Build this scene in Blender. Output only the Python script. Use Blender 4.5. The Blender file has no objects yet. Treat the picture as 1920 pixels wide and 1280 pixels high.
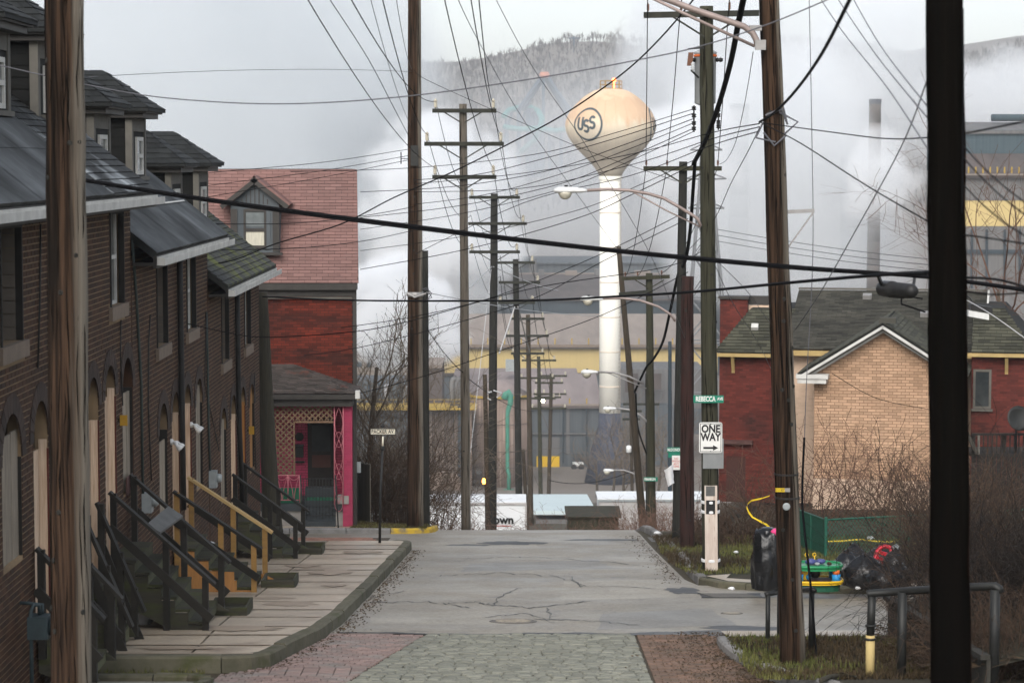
import bpy, math, random
import numpy as np
from mathutils import Vector, Matrix

# ------------------------------------------------------------------ camera, light, exposure
S = bpy.context.scene
COL = S.collection
R = random.Random(11)
RN = np.random.RandomState(5)
FPX = 1920 * 85 / 36.0
PITCH = math.atan(340 / FPX)
SP, CP = math.sin(PITCH), math.cos(PITCH)

cd = bpy.data.cameras.new('camera')
cam = bpy.data.objects.new('camera', cd)
COL.objects.link(cam)
cd.sensor_width = 36
cd.lens = 85
cd.clip_start = 0.5
cd.clip_end = 6000
cam.rotation_euler = (math.pi / 2 - PITCH, 0, 0)
cd.dof.use_dof = True
cd.dof.focus_distance = 52
cd.dof.aperture_fstop = 3.5
S.camera = cam

SUN_EL, SUN_AZ = math.radians(38), math.radians(192)
wd = bpy.data.worlds.new('World')
S.world = wd
wd.use_nodes = True
wn, wl = wd.node_tree.nodes, wd.node_tree.links
wn.clear()
sky = wn.new('ShaderNodeTexSky')
sky.sky_type = 'NISHITA'
sky.sun_disc = False
sky.sun_elevation = SUN_EL
sky.sun_rotation = SUN_AZ
sky.air_density = 1.0
sky.dust_density = 2.5
sky.ozone_density = 1.0
hs = wn.new('ShaderNodeHueSaturation')
hs.inputs['Saturation'].default_value = 0.42
bg = wn.new('ShaderNodeBackground')
bg.inputs['Strength'].default_value = 0.15
wo = wn.new('ShaderNodeOutputWorld')
wl.new(sky.outputs[0], hs.inputs['Color'])
wl.new(hs.outputs[0], bg.inputs['Color'])
wl.new(bg.outputs[0], wo.inputs['Surface'])

sl = bpy.data.lights.new('sun', 'SUN')
sl.energy = 1.0
sl.angle = math.radians(40)
sl.color = (1.0, 0.975, 0.94)
so = bpy.data.objects.new('sun', sl)
COL.objects.link(so)
# Nishita: rotation 0 = +Y, clockwise seen from above
sd = Vector((math.sin(SUN_AZ) * math.cos(SUN_EL), math.cos(SUN_AZ) * math.cos(SUN_EL), math.sin(SUN_EL)))
so.rotation_euler = sd.to_track_quat('Z', 'Y').to_euler()

S.view_settings.view_transform = 'Standard'
S.view_settings.look = 'None'
S.view_settings.exposure = 0.8
S.view_settings.gamma = 1.0
S.view_settings.use_curve_mapping = False
cy = S.cycles
cy.use_denoising = True
cy.max_bounces = 9
cy.diffuse_bounces = 3
cy.glossy_bounces = 2
cy.transparent_max_bounces = 12
cy.volume_bounces = 6
cy.volume_step_rate = 1.0
cy.volume_max_steps = 256

# ------------------------------------------------------------------ pixel <-> world helpers (photograph is 1920 x 1280)
def ray(px, py):
    u, v = (px - 960) / FPX, (640 - py) / FPX
    return Vector((u, CP + v * SP, -SP + v * CP))
def P(px, py, Y):
    d = ray(px, py)
    return d * (Y / d.y)
def onX(px, py, X):
    d = ray(px, py)
    return d * (X / d.x)
def lin(a, x):
    if x <= a[0][0]: return a[0][1]
    for (x0, y0), (x1, y1) in zip(a, a[1:]):
        if x <= x1: return y0 + (y1 - y0) * (x - x0) / (x1 - x0)
    return a[-1][1]
def sm(a, b, x):
    t = min(1, max(0, (x - a) / (b - a)))
    return t * t * (3 - 2 * t)
ROAD = [(-60, 6.0), (0, -1.65), (31, -6.77), (36, -7.13), (48, -8.32), (63, -9.80), (66, -10.15), (75, -11.9), (100, -16),
        (140, -21.9), (175, -26.5), (210, -31), (250, -36.5), (330, -46), (390, -53.4), (900, -53.4), (1100, -30), (1300, 18), (1520, 60), (1900, 74), (2500, 90)]
SIDE = [(-60, 6.0), (0, -1.65), (31, -6.77), (36, -7.13), (48, -8.32), (63, -9.80), (72, -10.55), (84, -11.4), (130, -20.5),
        (140, -21.9), (175, -26.5)]
def G(x, y):
    z = lin(ROAD, y)
    if 60 < y < 150:
        w = sm(2.6, 5.2, abs(x + 0.2)) if x < 0 else sm(5.2, 9.0, x)
        z = z * (1 - w) + lin(SIDE, y) * w
    if y > 900:
        z += sm(900, 1500, y) * (0.045 * max(0, x) + 6 * math.sin(x * .013 + 1) + 4 * math.sin(x * .04) + 3 * math.sin(y * .02 + x * .02) - 0.02 * max(0, -x - 60))
    return z
def onG(px, py, dz=0.0, y0=8.0, y1=900):
    d = ray(px, py)
    y = y0
    while y < y1:
        p = d * (y / d.y)
        if p.z <= G(p.x, p.y) + dz: return Vector((p.x, p.y, G(p.x, p.y) + dz))
        y += 0.04 if y < 90 else 0.5
    return d * (y / d.y)
def inframe(p, m=0.02):
    yc = p.y * CP - p.z * SP
    if yc <= 0.1: return False
    u, v = p.x / yc * FPX, (p.y * SP + p.z * CP) / yc * FPX
    return abs(u) < 960 * (1 + m) and abs(v) < 640 * (1 + m)

# ------------------------------------------------------------------ materials
MATS = {}
SC = {'pink_shingle': .56, 'pink_backing': .5, 'red_brick': .42, 'red_mortar': .4, 'tan_brick': .84, 'tan_mortar': .6, 'cream_wall': 1.15, 'wine_brick': .6, 'wine_mortar': .5, 'grey_shingle': .62, 'green_shingle': .66,
      'verge_soil': .24, 'grass_green': .85, 'grass_dry': .28, 'leaf_litter': .38, 'earth': .45, 'twig_dark': .3, 'twig_brown': .6, 'twig_red': .6, 'twig_grey': 1.4, 'bark_grey': .6,
      'pole_wood': .42, 'pole_grey': .55, 'pole_black': .3, 'pole_green': .6, 'pole_brown': .7, 'pole_rust': .6, 'pole_dark': .8,
      'roof_roll': .14, 'roof_shingle': .32, 'mossy_shingle': .6, 'dormer_shingle': .5, 'dormer_siding': .25, 'brown_brick': .52, 'brown_mortar': .8, 'cobble': .62, 'cobble_joint': .6,
      'board_pale': 1.3, 'board_grey': 1.25, 'board_red_edge': .32, 'lattice_wood': .6, 'pink_paint': .7, 'pink_iron': .75, 'mill_yellow': .85, 'hill_ground': .8, 'dark_wood_trim': .5, 'galv_dark': .24, 'mint_pipe': .5, 'meter_blue': .3, 'mill_rail': .7, 'mill_roof_brown': .8, 'mill_navy': .55, 'mill_brown': 1.35, 'mill_roof_mauve': 1.35, 'mill_roof_tan': 1.15, 'mill_slate': .85, 'tower_steel': .6, 'transformer_grey': .9, 'trash_bag': .6, 'stone_sill': .7, 'siding_beige': .6, 'kerb_stone': .75, 'twig_crest': 1.0, 'wall_timber': .55, 'fence_board': .7, 'stair_wood': .62, 'stair_rail': .28, 'yellow_paint': .8, 'new_lumber': .75, 'bright_lumber': .8, 'grey_trim': .6, 'glass_pale': .6}
def mat(name, c1, c2=None, scale=3.0, rough=0.85, jit=0.0, bump=0.0, bscale=None, stretch=(1, 1, 1), detail=6, spec=0.3, c3=None, s3=0.6, lo3=0.5, hi3=0.65, metal=0.0, contrast=(0.3, 0.7), wet=0.0, side=None, transmission=0.0, grain=0.0):
    f_ = SC.get(name, 1.0)
    if f_ != 1.0:
        c1 = tuple(v * f_ for v in c1)
        c2 = tuple(v * f_ for v in c2) if c2 is not None else None
        c3 = tuple(v * f_ for v in c3) if c3 is not None and name not in ('roof_shingle', 'mossy_shingle') else c3
        if side is not None: side = (side[0], side[1], tuple(v * f_ for v in side[2]))
    m = bpy.data.materials.new(name)
    m.use_nodes = True
    nt = m.node_tree
    n, l = nt.nodes, nt.links
    bs = n['Principled BSDF']
    bs.inputs['Roughness'].default_value = rough
    bs.inputs['Specular IOR Level'].default_value = spec
    bs.inputs['Metallic'].default_value = metal
    geo = n.new('ShaderNodeNewGeometry')
    mp = n.new('ShaderNodeMapping')
    mp.inputs['Scale'].default_value = stretch
    l.new(geo.outputs['Position'], mp.inputs['Vector'])
    def noise(sc, det=detail, rg=0.6):
        t = n.new('ShaderNodeTexNoise')
        t.inputs['Scale'].default_value = sc
        t.inputs['Detail'].default_value = det
        t.inputs['Roughness'].default_value = rg
        l.new(mp.outputs[0], t.inputs['Vector'])
        return t.outputs['Fac']
    def ramp(src, a, b):
        r = n.new('ShaderNodeMapRange')
        r.inputs['From Min'].default_value = a
        r.inputs['From Max'].default_value = b
        l.new(src, r.inputs['Value'])
        return r.outputs[0]
    def mix(f, a, b):
        x = n.new('ShaderNodeMix')
        x.data_type = 'RGBA'
        if isinstance(f, float): x.inputs[0].default_value = f
        else: l.new(f, x.inputs[0])
        for i, v in ((6, a), (7, b)):
            if isinstance(v, tuple): x.inputs[i].default_value = (*v, 1)
            else: l.new(v, x.inputs[i])
        return x.outputs[2]
    c = c1
    if c2 is not None:
        c = mix(ramp(noise(scale), *contrast), c1, c2)
    if c3 is not None:
        c = mix(ramp(noise(s3, 4), lo3, hi3), c, c3)
    if grain > 0:             # aggregate speckle
        sp_ = n.new('ShaderNodeTexNoise'); sp_.inputs['Scale'].default_value = 13; sp_.inputs['Detail'].default_value = 3; sp_.inputs['Roughness'].default_value = .8
        l.new(geo.outputs['Position'], sp_.inputs['Vector'])
        gm = n.new('ShaderNodeMapRange'); gm.inputs['From Min'].default_value = .3; gm.inputs['From Max'].default_value = .7
        gm.inputs['To Min'].default_value = 1 - grain; gm.inputs['To Max'].default_value = 1 + grain
        l.new(sp_.outputs['Fac'], gm.inputs['Value'])
        hg = n.new('ShaderNodeHueSaturation'); l.new(gm.outputs[0], hg.inputs['Value'])
        if isinstance(c, tuple): hg.inputs['Color'].default_value = (*c, 1)
        else: l.new(c, hg.inputs['Color'])
        c = hg.outputs[0]
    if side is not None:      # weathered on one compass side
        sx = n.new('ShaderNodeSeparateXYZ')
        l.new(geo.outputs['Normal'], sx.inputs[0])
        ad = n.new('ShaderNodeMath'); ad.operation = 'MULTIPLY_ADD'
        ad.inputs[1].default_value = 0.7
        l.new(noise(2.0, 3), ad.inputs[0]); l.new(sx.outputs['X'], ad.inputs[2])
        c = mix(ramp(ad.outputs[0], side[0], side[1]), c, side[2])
    if jit > 0:
        oi = n.new('ShaderNodeObjectInfo')
        ad = n.new('ShaderNodeMath'); ad.operation = 'ADD'
        l.new(geo.outputs['Random Per Island'], ad.inputs[0]); l.new(oi.outputs['Random'], ad.inputs[1])
        fr = n.new('ShaderNodeMath'); fr.operation = 'FRACT'
        l.new(ad.outputs[0], fr.inputs[0])
        mr = n.new('ShaderNodeMapRange')
        mr.inputs['To Min'].default_value = 1 - jit
        mr.inputs['To Max'].default_value = 1 + jit
        l.new(fr.outputs[0], mr.inputs['Value'])
        hv = n.new('ShaderNodeHueSaturation')
        l.new(mr.outputs[0], hv.inputs['Value'])
        if isinstance(c, tuple): hv.inputs['Color'].default_value = (*c, 1)
        else: l.new(c, hv.inputs['Color'])
        c = hv.outputs[0]
    if isinstance(c, tuple): bs.inputs['Base Color'].default_value = (*c, 1)
    else: l.new(c, bs.inputs['Base Color'])
    if wet > 0:
        l.new(ramp(noise(0.5, 4), 0.35, 0.65), (mr2 := n.new('ShaderNodeMapRange')).inputs['Value'])
        mr2.inputs['To Min'].default_value = rough - wet
        mr2.inputs['To Max'].default_value = rough
        l.new(mr2.outputs[0], bs.inputs['Roughness'])
    if bump > 0:
        b = n.new('ShaderNodeBump')
        b.inputs['Strength'].default_value = 1.0
        b.inputs['Distance'].default_value = bump
        l.new(noise(bscale or scale * 4, 5), b.inputs['Height'])
        l.new(b.outputs[0], bs.inputs['Normal'])
    MATS[name] = m
    return m

def emis(name, col, st):
    m = bpy.data.materials.new(name); m.use_nodes = True
    b = m.node_tree.nodes['Principled BSDF']
    b.inputs['Base Color'].default_value = (*col, 1)
    b.inputs['Emission Color'].default_value = (*col, 1)
    b.inputs['Emission Strength'].default_value = st
    MATS[name] = m
    return m

mat('brown_brick', (.066, .027, .012), (.118, .052, .024), 2.0, .9, jit=.38, bump=.004, bscale=30)
mat('brown_mortar', (.36, .25, .14), (.2, .14, .085), 1.2, .95)
mat('arch_brick', (.03, .02, .016), (.055, .036, .028), 6, .9, jit=.3)
mat('stone_sill', (.30, .23, .175), (.22, .17, .13), 5, .9, jit=.1, bump=.004)
mat('siding_beige', (.25, .21, .17), (.2, .17, .14), 3, .8, jit=.1)
mat('dark_wood_trim', (.022, .02, .017), (.04, .034, .028), 6, .8)
mat('grey_trim', (.21, .195, .165), (.15, .14, .12), 4, .8)
mat('white_trim', (.62, .61, .57), (.42, .41, .38), 3, .6)
mat('roof_roll', (.03, .034, .031), (.055, .06, .054), 2.0, .75, spec=.2, c3=(.30, .33, .33), s3=.9, lo3=.55, hi3=.75, jit=.3, wet=.3)
mat('roof_shingle', (.028, .031, .031), (.048, .052, .05), 5, .8, jit=.35, c3=(.24, .26, .27), s3=.5, lo3=.5, hi3=.62)  # pale patches are wet sheen put into the shingle colour
mat('mossy_shingle', (.085, .085, .075), (.05, .052, .045), 5, .85, jit=.3, c3=(.09, .10, .02), s3=2.2, lo3=.5, hi3=.62)
mat('dormer_shingle', (.02, .023, .023), (.034, .037, .036), 4, .85, jit=.3)
mat('dormer_siding', (.012, .013, .011), (.02, .02, .017), 4, .9, jit=.15)
mat('glass_dark', (.02, .024, .026), (.05, .055, .055), 1.5, .08, spec=.6)
mat('glass_pale', (.30, .33, .33), (.16, .18, .18), 2.5, .1, spec=.6)
mat('curtain', (.55, .52, .42), (.4, .38, .31), 12, .9, stretch=(3, 3, .3))
mat('board_grey', (.27, .23, .18), (.15, .125, .095), 3, .9, stretch=(9, 9, .7), jit=.15, bump=.004)
mat('board_pale', (.55, .44, .33), (.36, .25, .17), 4, .9, stretch=(12, 12, .6), jit=.12)
mat('board_red_edge', (.30, .055, .03), (.2, .04, .025), 5, .8)
mat('board_amber', (.42, .2, .06), (.28, .14, .05), 5, .85, stretch=(8, 8, 1))
mat('iron_black', (.012, .012, .012), (.022, .021, .02), 5, .5)
mat('conduit', (.03, .045, .042), (.05, .06, .055), 5, .6)
mat('meter_grey', (.33, .36, .36), (.24, .26, .26), 5, .5, metal=.2)
mat('meter_blue', (.10, .16, .18), (.06, .09, .1), 6, .6)
mat('lamp_white', (.72, .72, .70), (.55, .55, .53), 6, .4)
mat('yellow_paint', (.58, .32, .025), (.45, .25, .03), 5, .6)
mat('rust_plate', (.1, .045, .04), (.06, .03, .026), 6, .8)
mat('stair_wood', (.045, .043, .03), (.085, .077, .052), 3, .8, stretch=(1, 6, 6), jit=.3, c3=(.075, .082, .03), s3=1.3, lo3=.48, hi3=.62, bump=.003)
mat('stair_green_skylit', (.10, .10, .052), (.06, .062, .036), 3, .85, stretch=(6, 1.2, 3), jit=.25)  # riser green made lighter for the sky light the risers face
mat('stair_rail', (.035, .031, .024), (.07, .06, .045), 4, .75, jit=.25, bump=.003)
mat('new_lumber', (.42, .24, .07), (.32, .18, .06), 3, .8, stretch=(1, 6, 6), jit=.15)
mat('bright_lumber', (.52, .37, .17), (.45, .3, .12), 4, .8)
mat('slab_grey', (.11, .11, .105), (.07, .07, .066), 5, .7)
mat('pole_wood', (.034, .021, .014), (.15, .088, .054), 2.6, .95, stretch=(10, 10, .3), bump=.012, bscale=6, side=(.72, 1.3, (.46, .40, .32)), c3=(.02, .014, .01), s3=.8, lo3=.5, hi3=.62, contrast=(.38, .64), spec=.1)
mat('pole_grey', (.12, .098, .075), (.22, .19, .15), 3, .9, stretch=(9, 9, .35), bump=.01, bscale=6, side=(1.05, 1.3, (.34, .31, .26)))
mat('pole_dark', (.013, .014, .012), (.03, .028, .022), 3, .85, stretch=(9, 9, .4), bump=.008, bscale=8)
mat('pole_green', (.035, .036, .02), (.075, .07, .042), 3, .9, stretch=(9, 9, .4), bump=.008, bscale=8)
mat('pole_brown', (.04, .03, .02), (.085, .064, .042), 3, .9, stretch=(9, 9, .4), bump=.009, bscale=8)
mat('pole_rust', (.06, .018, .012), (.025, .012, .009), 2.5, .8, stretch=(4, 4, .8), bump=.003)
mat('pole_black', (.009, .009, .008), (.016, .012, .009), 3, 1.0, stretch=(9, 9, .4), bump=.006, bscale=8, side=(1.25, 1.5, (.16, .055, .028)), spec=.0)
mat('bark_mossy', (.03, .029, .02), (.06, .052, .036), 4, .95, stretch=(8, 8, .5), bump=.02, bscale=10)
mat('arm_wood', (.016, .018, .014), (.035, .034, .025), 6, .85)
mat('insulator', (.5, .46, .36), (.38, .34, .27), 9, .35)
mat('insulator_brown', (.15, .06, .03), (.1, .04, .02), 9, .3)
mat('wire', (.006, .006, .007), None, rough=.8, spec=.05)
mat('wire_grey', (.10, .10, .11), None, rough=.6)
mat('wire_pale', (.42, .42, .42), None, rough=.5)
mat('galv', (.32, .31, .30), (.24, .23, .22), 6, .45, metal=.35)
mat('galv_dark', (.075, .078, .075), (.12, .12, .11), 5, .5, metal=.3)
mat('lamp_lens', (.55, .52, .42), (.45, .42, .34), 8, .2)
mat('lamp_pinkish', (.34, .27, .245), (.25, .20, .18), 6, .5, metal=.2)
mat('transformer_grey', (.5, .52, .52), (.4, .41, .41), 4, .5)
mat('sign_green', (.012, .19, .12), (.01, .16, .1), 8, .45)
mat('sign_white', (.74, .74, .71), (.62, .62, .58), 6, .45)
mat('sign_black', (.012, .012, .012), None, rough=.5)
mat('sign_red', (.5, .06, .035), None, rough=.5)
mat('sign_cream', (.66, .62, .5), (.36, .15, .06), 14, .6, contrast=(.55, .75))
mat('sign_back', (.27, .28, .28), (.22, .23, .23), 6, .4, metal=.4)
mat('guard_white', (.6, .53, .46), (.45, .36, .3), 5, .7, stretch=(3, 3, .5), c3=(.25, .09, .04), s3=4, lo3=.58, hi3=.7)
mat('asphalt', (.275, .24, .185), (.19, .168, .132), .35, .62, grain=.32, c3=(.105, .10, .094), s3=2.2, lo3=.58, hi3=.8, bump=.004, bscale=40, wet=.22, spec=.55)
mat('damp_concrete', (.27, .205, .145), (.35, .27, .19), 2.5, .5, spec=.5)
mat('manhole_iron', (.12, .112, .1), (.16, .15, .13), 8, .75)
mat('asphalt_new', (.15, .138, .118), (.2, .182, .152), .8, .6, grain=.3, spec=.5, wet=.2)
mat('asphalt_old', (.32, .285, .225), (.24, .215, .172), .8, .66, grain=.3, spec=.5, wet=.2)
mat('tar', (.03, .03, .03), (.055, .053, .05), 3, .6, wet=.2)
mat('cobble', (.25, .255, .205), (.34, .335, .27), 4, .75, jit=.2, bump=.01, bscale=14, spec=.35)
mat('cobble_joint', (.10, .08, .052), (.13, .105, .075), 8, .95)
mat('paver_pink', (.29, .205, .18), (.22, .16, .14), 3, .85, jit=.16, c3=(.22, .2, .18), s3=1.5, lo3=.5, hi3=.7)
mat('paver_brown', (.21, .125, .085), (.125, .085, .06), 3, .85, jit=.22, c3=(.10, .075, .05), s3=2, lo3=.5, hi3=.7)
mat('paver_red', (.32, .17, .12), (.24, .13, .09), 3, .85, jit=.22)
mat('concrete', (.455, .375, .275), (.335, .275, .205), 1.1, .58, grain=.14, jit=.12, bump=.003, bscale=25, c3=(.20, .14, .09), s3=.9, lo3=.55, hi3=.75, wet=.25, spec=.5)
mat('kerb_stone', (.16, .145, .10), (.10, .095, .06), 4, .85, jit=.2, bump=.008, c3=(.08, .085, .03), s3=2, lo3=.55, hi3=.7)
mat('kerb_grey', (.22, .21, .2), (.13, .125, .115), 4, .85, jit=.25, bump=.01)
mat('kerb_yellow', (.5, .33, .03), (.16, .14, .1), 3, .8, contrast=(.45, .65))
mat('earth', (.10, .085, .05), (.16, .125, .075), .6, .95, bump=.02, bscale=5)
mat('verge_soil', (.10, .085, .04), (.16, .12, .065), 2.0, .95, bump=.03, bscale=6, c3=(.075, .09, .028), s3=1.0, lo3=.45, hi3=.6)
mat('mill_ground', (.14, .118, .098), (.19, .165, .14), .05, .95)
mat('hill_ground', (.17, .15, .135), (.22, .195, .17), .02, 1.0, bump=1.5, bscale=.08)
mat('grass_green', (.085, .105, .022), (.14, .125, .035), 1.1, .8, jit=.35)
mat('grass_dry', (.2, .135, .06), (.12, .08, .035), 1.3, .9, jit=.4)
mat('leaf_litter', (.20, .125, .055), (.10, .06, .03), 2, .9, jit=.5)
mat('split_dark', (.006, .005, .004), None, rough=1.0, spec=0)
mat('twig_brown', (.105, .062, .036), (.06, .036, .022), 2, .95, jit=.3)
mat('twig_grey', (.115, .09, .066), (.07, .054, .04), 2, .95, jit=.3)
mat('twig_red', (.20, .105, .07), (.12, .062, .042), 2, .95, jit=.3)
mat('twig_crest', (.15, .085, .06), (.10, .058, .04), 2, .95, jit=.3)
mat('twig_dark', (.055, .036, .024), (.03, .021, .015), 2, .95, jit=.3)
mat('bark_grey', (.14, .11, .08), (.09, .07, .05), 3, .95)
mat('pink_shingle', (.37, .20, .175), (.31, .175, .155), .8, .8, jit=.16, c3=(.13, .095, .085), s3=.7, lo3=.66, hi3=.85)
mat('pink_backing', (.12, .07, .06), None, rough=.9)
mat('red_brick', (.30, .042, .018), (.17, .032, .017), .9, .85, jit=.35, stretch=(.5, 1, 2.5), c3=(.06, .022, .016), s3=1.1, lo3=.5, hi3=.72)
mat('red_mortar', (.05, .025, .02), (.08, .04, .03), 2, .95)
mat('wine_brick', (.21, .04, .027), (.14, .03, .022), .8, .85, jit=.3, c3=(.05, .022, .018), s3=.7, lo3=.52, hi3=.75)
mat('wine_mortar', (.11, .04, .03), (.14, .055, .042), 2, .95)
mat('tan_brick', (.54, .35, .225), (.44, .275, .17), .9, .85, jit=.2)
mat('tan_mortar', (.28, .17, .10), (.34, .21, .13), 3, .95)
mat('cream_wall', (.5, .37, .27), (.42, .31, .23), 1.2, .85, jit=.06)
mat('green_shingle', (.055, .055, .037), (.09, .088, .06), 1.2, .9, jit=.45)
mat('grey_shingle', (.062, .06, .048), (.10, .095, .075), 1.0, .9, jit=.4)
mat('shingle_gap', (.012, .012, .01), None, rough=.95)
mat('yellow_trim', (.42, .3, .12), (.34, .24, .1), 3, .7)
mat('brown_door', (.06, .022, .016), (.045, .017, .013), 3, .7)
mat('pink_paint', (.52, .055, .13), (.42, .045, .105), 3, .7, jit=.1)
mat('pink_iron', (.62, .2, .23), (.5, .15, .18), 5, .6)
mat('green_carpet', (.015, .12, .065), (.012, .09, .05), 6, .9)
mat('porch_grey', (.05, .058, .062), (.035, .04, .042), 3, .8)
mat('porch_concrete', (.33, .31, .28), (.22, .2, .18), 3, .9)
mat('lattice_wood', (.32, .2, .12), (.2, .12, .075), 4, .85, jit=.15)
mat('gutter_dark', (.03, .027, .024), (.045, .04, .035), 4, .6)
mat('fence_board', (.27, .245, .20), (.18, .16, .125), 3, .9, stretch=(6, 6, .6), jit=.15)
mat('wall_timber', (.1, .092, .075), (.055, .052, .043), 3, .9, stretch=(6, 6, .6), jit=.3, bump=.006)
mat('chain_green', (.012, .085, .055), (.02, .11, .07), 5, .6)
mat('trash_bag', (.008, .0085, .010), (.016, .017, .019), 2, .24, spec=.4, bump=.02, bscale=5)
mat('toy_green', (.012, .2, .075), None, rough=.35)
mat('toy_dark_green', (.01, .075, .04), None, rough=.4)
mat('toy_yellow', (.68, .42, .012), None, rough=.35)
mat('toy_blue', (.02, .22, .48), None, rough=.35)
mat('toy_orange', (.62, .13, .02), None, rough=.35)
mat('toy_red', (.5, .012, .03), None, rough=.3)
mat('toy_purple', (.06, .07, .2), None, rough=.4)
mat('hot_pink', (.75, .06, .22), None, rough=.4)
mat('tape_yellow', (.72, .5, .02), None, rough=.5)
mat('litter_white', (.7, .7, .7), None, rough=.6)
mat('trailer_white', (.74, .75, .75), (.66, .67, .67), 1.0, .5)
mat('trailer_grey', (.42, .40, .385), (.36, .345, .33), .8, .6)
mat('trailer_mark', (.13, .05, .12), (.2, .1, .15), 2, .6)
mat('wood_shed', (.04, .037, .024), (.06, .055, .036), 3, .9, jit=.2)
mat('tank_cream', (.62, .53, .42), (.56, .475, .38), .09, .6, stretch=(1, 1, .25), c3=(.5, .38, .28), s3=.25, lo3=.5, hi3=.75)
mat('tank_rust', (.56, .34, .215), (.5, .31, .2), .25, .7, stretch=(1, 1, .15), c3=(.6, .44, .32), s3=.35, lo3=.55, hi3=.75)
mat('tank_grime', (.33, .285, .24), (.27, .23, .195), .6, .7, stretch=(1, 1, .12))
mat('tank_white', (.82, .80, .72), (.78, .76, .68), .3, .6, stretch=(1, 1, .1))
mat('tank_navy', (.03, .036, .055), (.045, .05, .072), .05, .7)
mat('logo_grey', (.055, .075, .085), None, rough=.6)
mat('mill_yellow', (.60, .46, .195), (.54, .41, .175), .3, .8, stretch=(6, 1, .2))
mat('mill_roof_tan', (.23, .19, .16), (.165, .137, .117), .16, .9, stretch=(3, .5, 1))
mat('mill_roof_brown', (.125, .10, .09), (.075, .062, .057), .14, .9, stretch=(3, .6, 1))
mat('mill_roof_mauve', (.20, .165, .155), (.14, .116, .11), .16, .9, stretch=(3, .5, 1))
mat('mill_navy', (.042, .062, .078), (.055, .078, .095), .2, .8, stretch=(6, 1, .2))
mat('mill_slate', (.062, .074, .082), (.115, .128, .136), .25, .8, stretch=(5, 1, .2))
mat('mill_brown', (.19, .135, .105), (.11, .08, .064), .3, .9, stretch=(6, 1, .2), c3=(.28, .22, .18), s3=.4, lo3=.55, hi3=.7)
mat('mill_teal', (.03, .05, .06), (.055, .082, .094), .4, .8, stretch=(8, 1, .2))
mat('mill_grey', (.095, .092, .09), (.15, .145, .14), .3, .8, stretch=(6, 1, .2))
mat('mill_rail', (.5, .33, .05), None, rough=.7)
mat('mint_pipe', (.10, .42, .29), (.08, .36, .25), .5, .6)
mat('coaster_teal', (.02, .17, .155), None, rough=.6)
mat('coaster_blue', (.035, .06, .09), None, rough=.7)
mat('coaster_tip', (.5, .2, .12), None, rough=.7)
mat('stack_brown', (.13, .10, .082), (.085, .07, .058), .2, .9)
mat('stack_grey', (.32, .32, .33), (.26, .26, .27), .1, .9)
mat('stack_dark', (.05, .055, .07), None, rough=.9)
mat('tower_steel', (.34, .35, .36), None, rough=.6)
mat('house_far', (.2, .165, .135), (.15, .125, .1), .2, .9)
mat('pale_green_paint', (.42, .52, .44), None, rough=.7)
emis('lamp_glow', (1.0, .93, .62), 14.0)
emis('amber_glow', (1.0, .35, .04), 9.0)
emis('red_glow', (1.0, .16, .04), 8.0)

# ------------------------------------------------------------------ mesh building
MW = {}
def wmat(o):
    return MW.get(o.name, Matrix.Identity(4))
def attach(o, parent):
    o.parent = parent
    o.matrix_parent_inverse = wmat(parent).inverted()
def tag(o, label=None, cat=None, group=None, kind=None):
    if label: o['label'] = label
    if cat: o['category'] = cat
    if group: o['group'] = group
    if kind: o['kind'] = kind
    return o
def thing(name, loc, label, cat, group=None):
    o = bpy.data.objects.new(name, None)
    COL.objects.link(o)
    o.location = loc
    o.empty_display_size = .2
    MW[o.name] = Matrix.Translation(Vector(loc))
    return tag(o, label, cat, group)
def inst(name, me, loc, rot, parent, scale=None):
    o = bpy.data.objects.new(name, me)
    COL.objects.link(o)
    o.location = loc
    if rot is not None: o.rotation_euler = rot
    if scale is not None: o.scale = scale
    if parent is not None: attach(o, parent)
    return o

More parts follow.
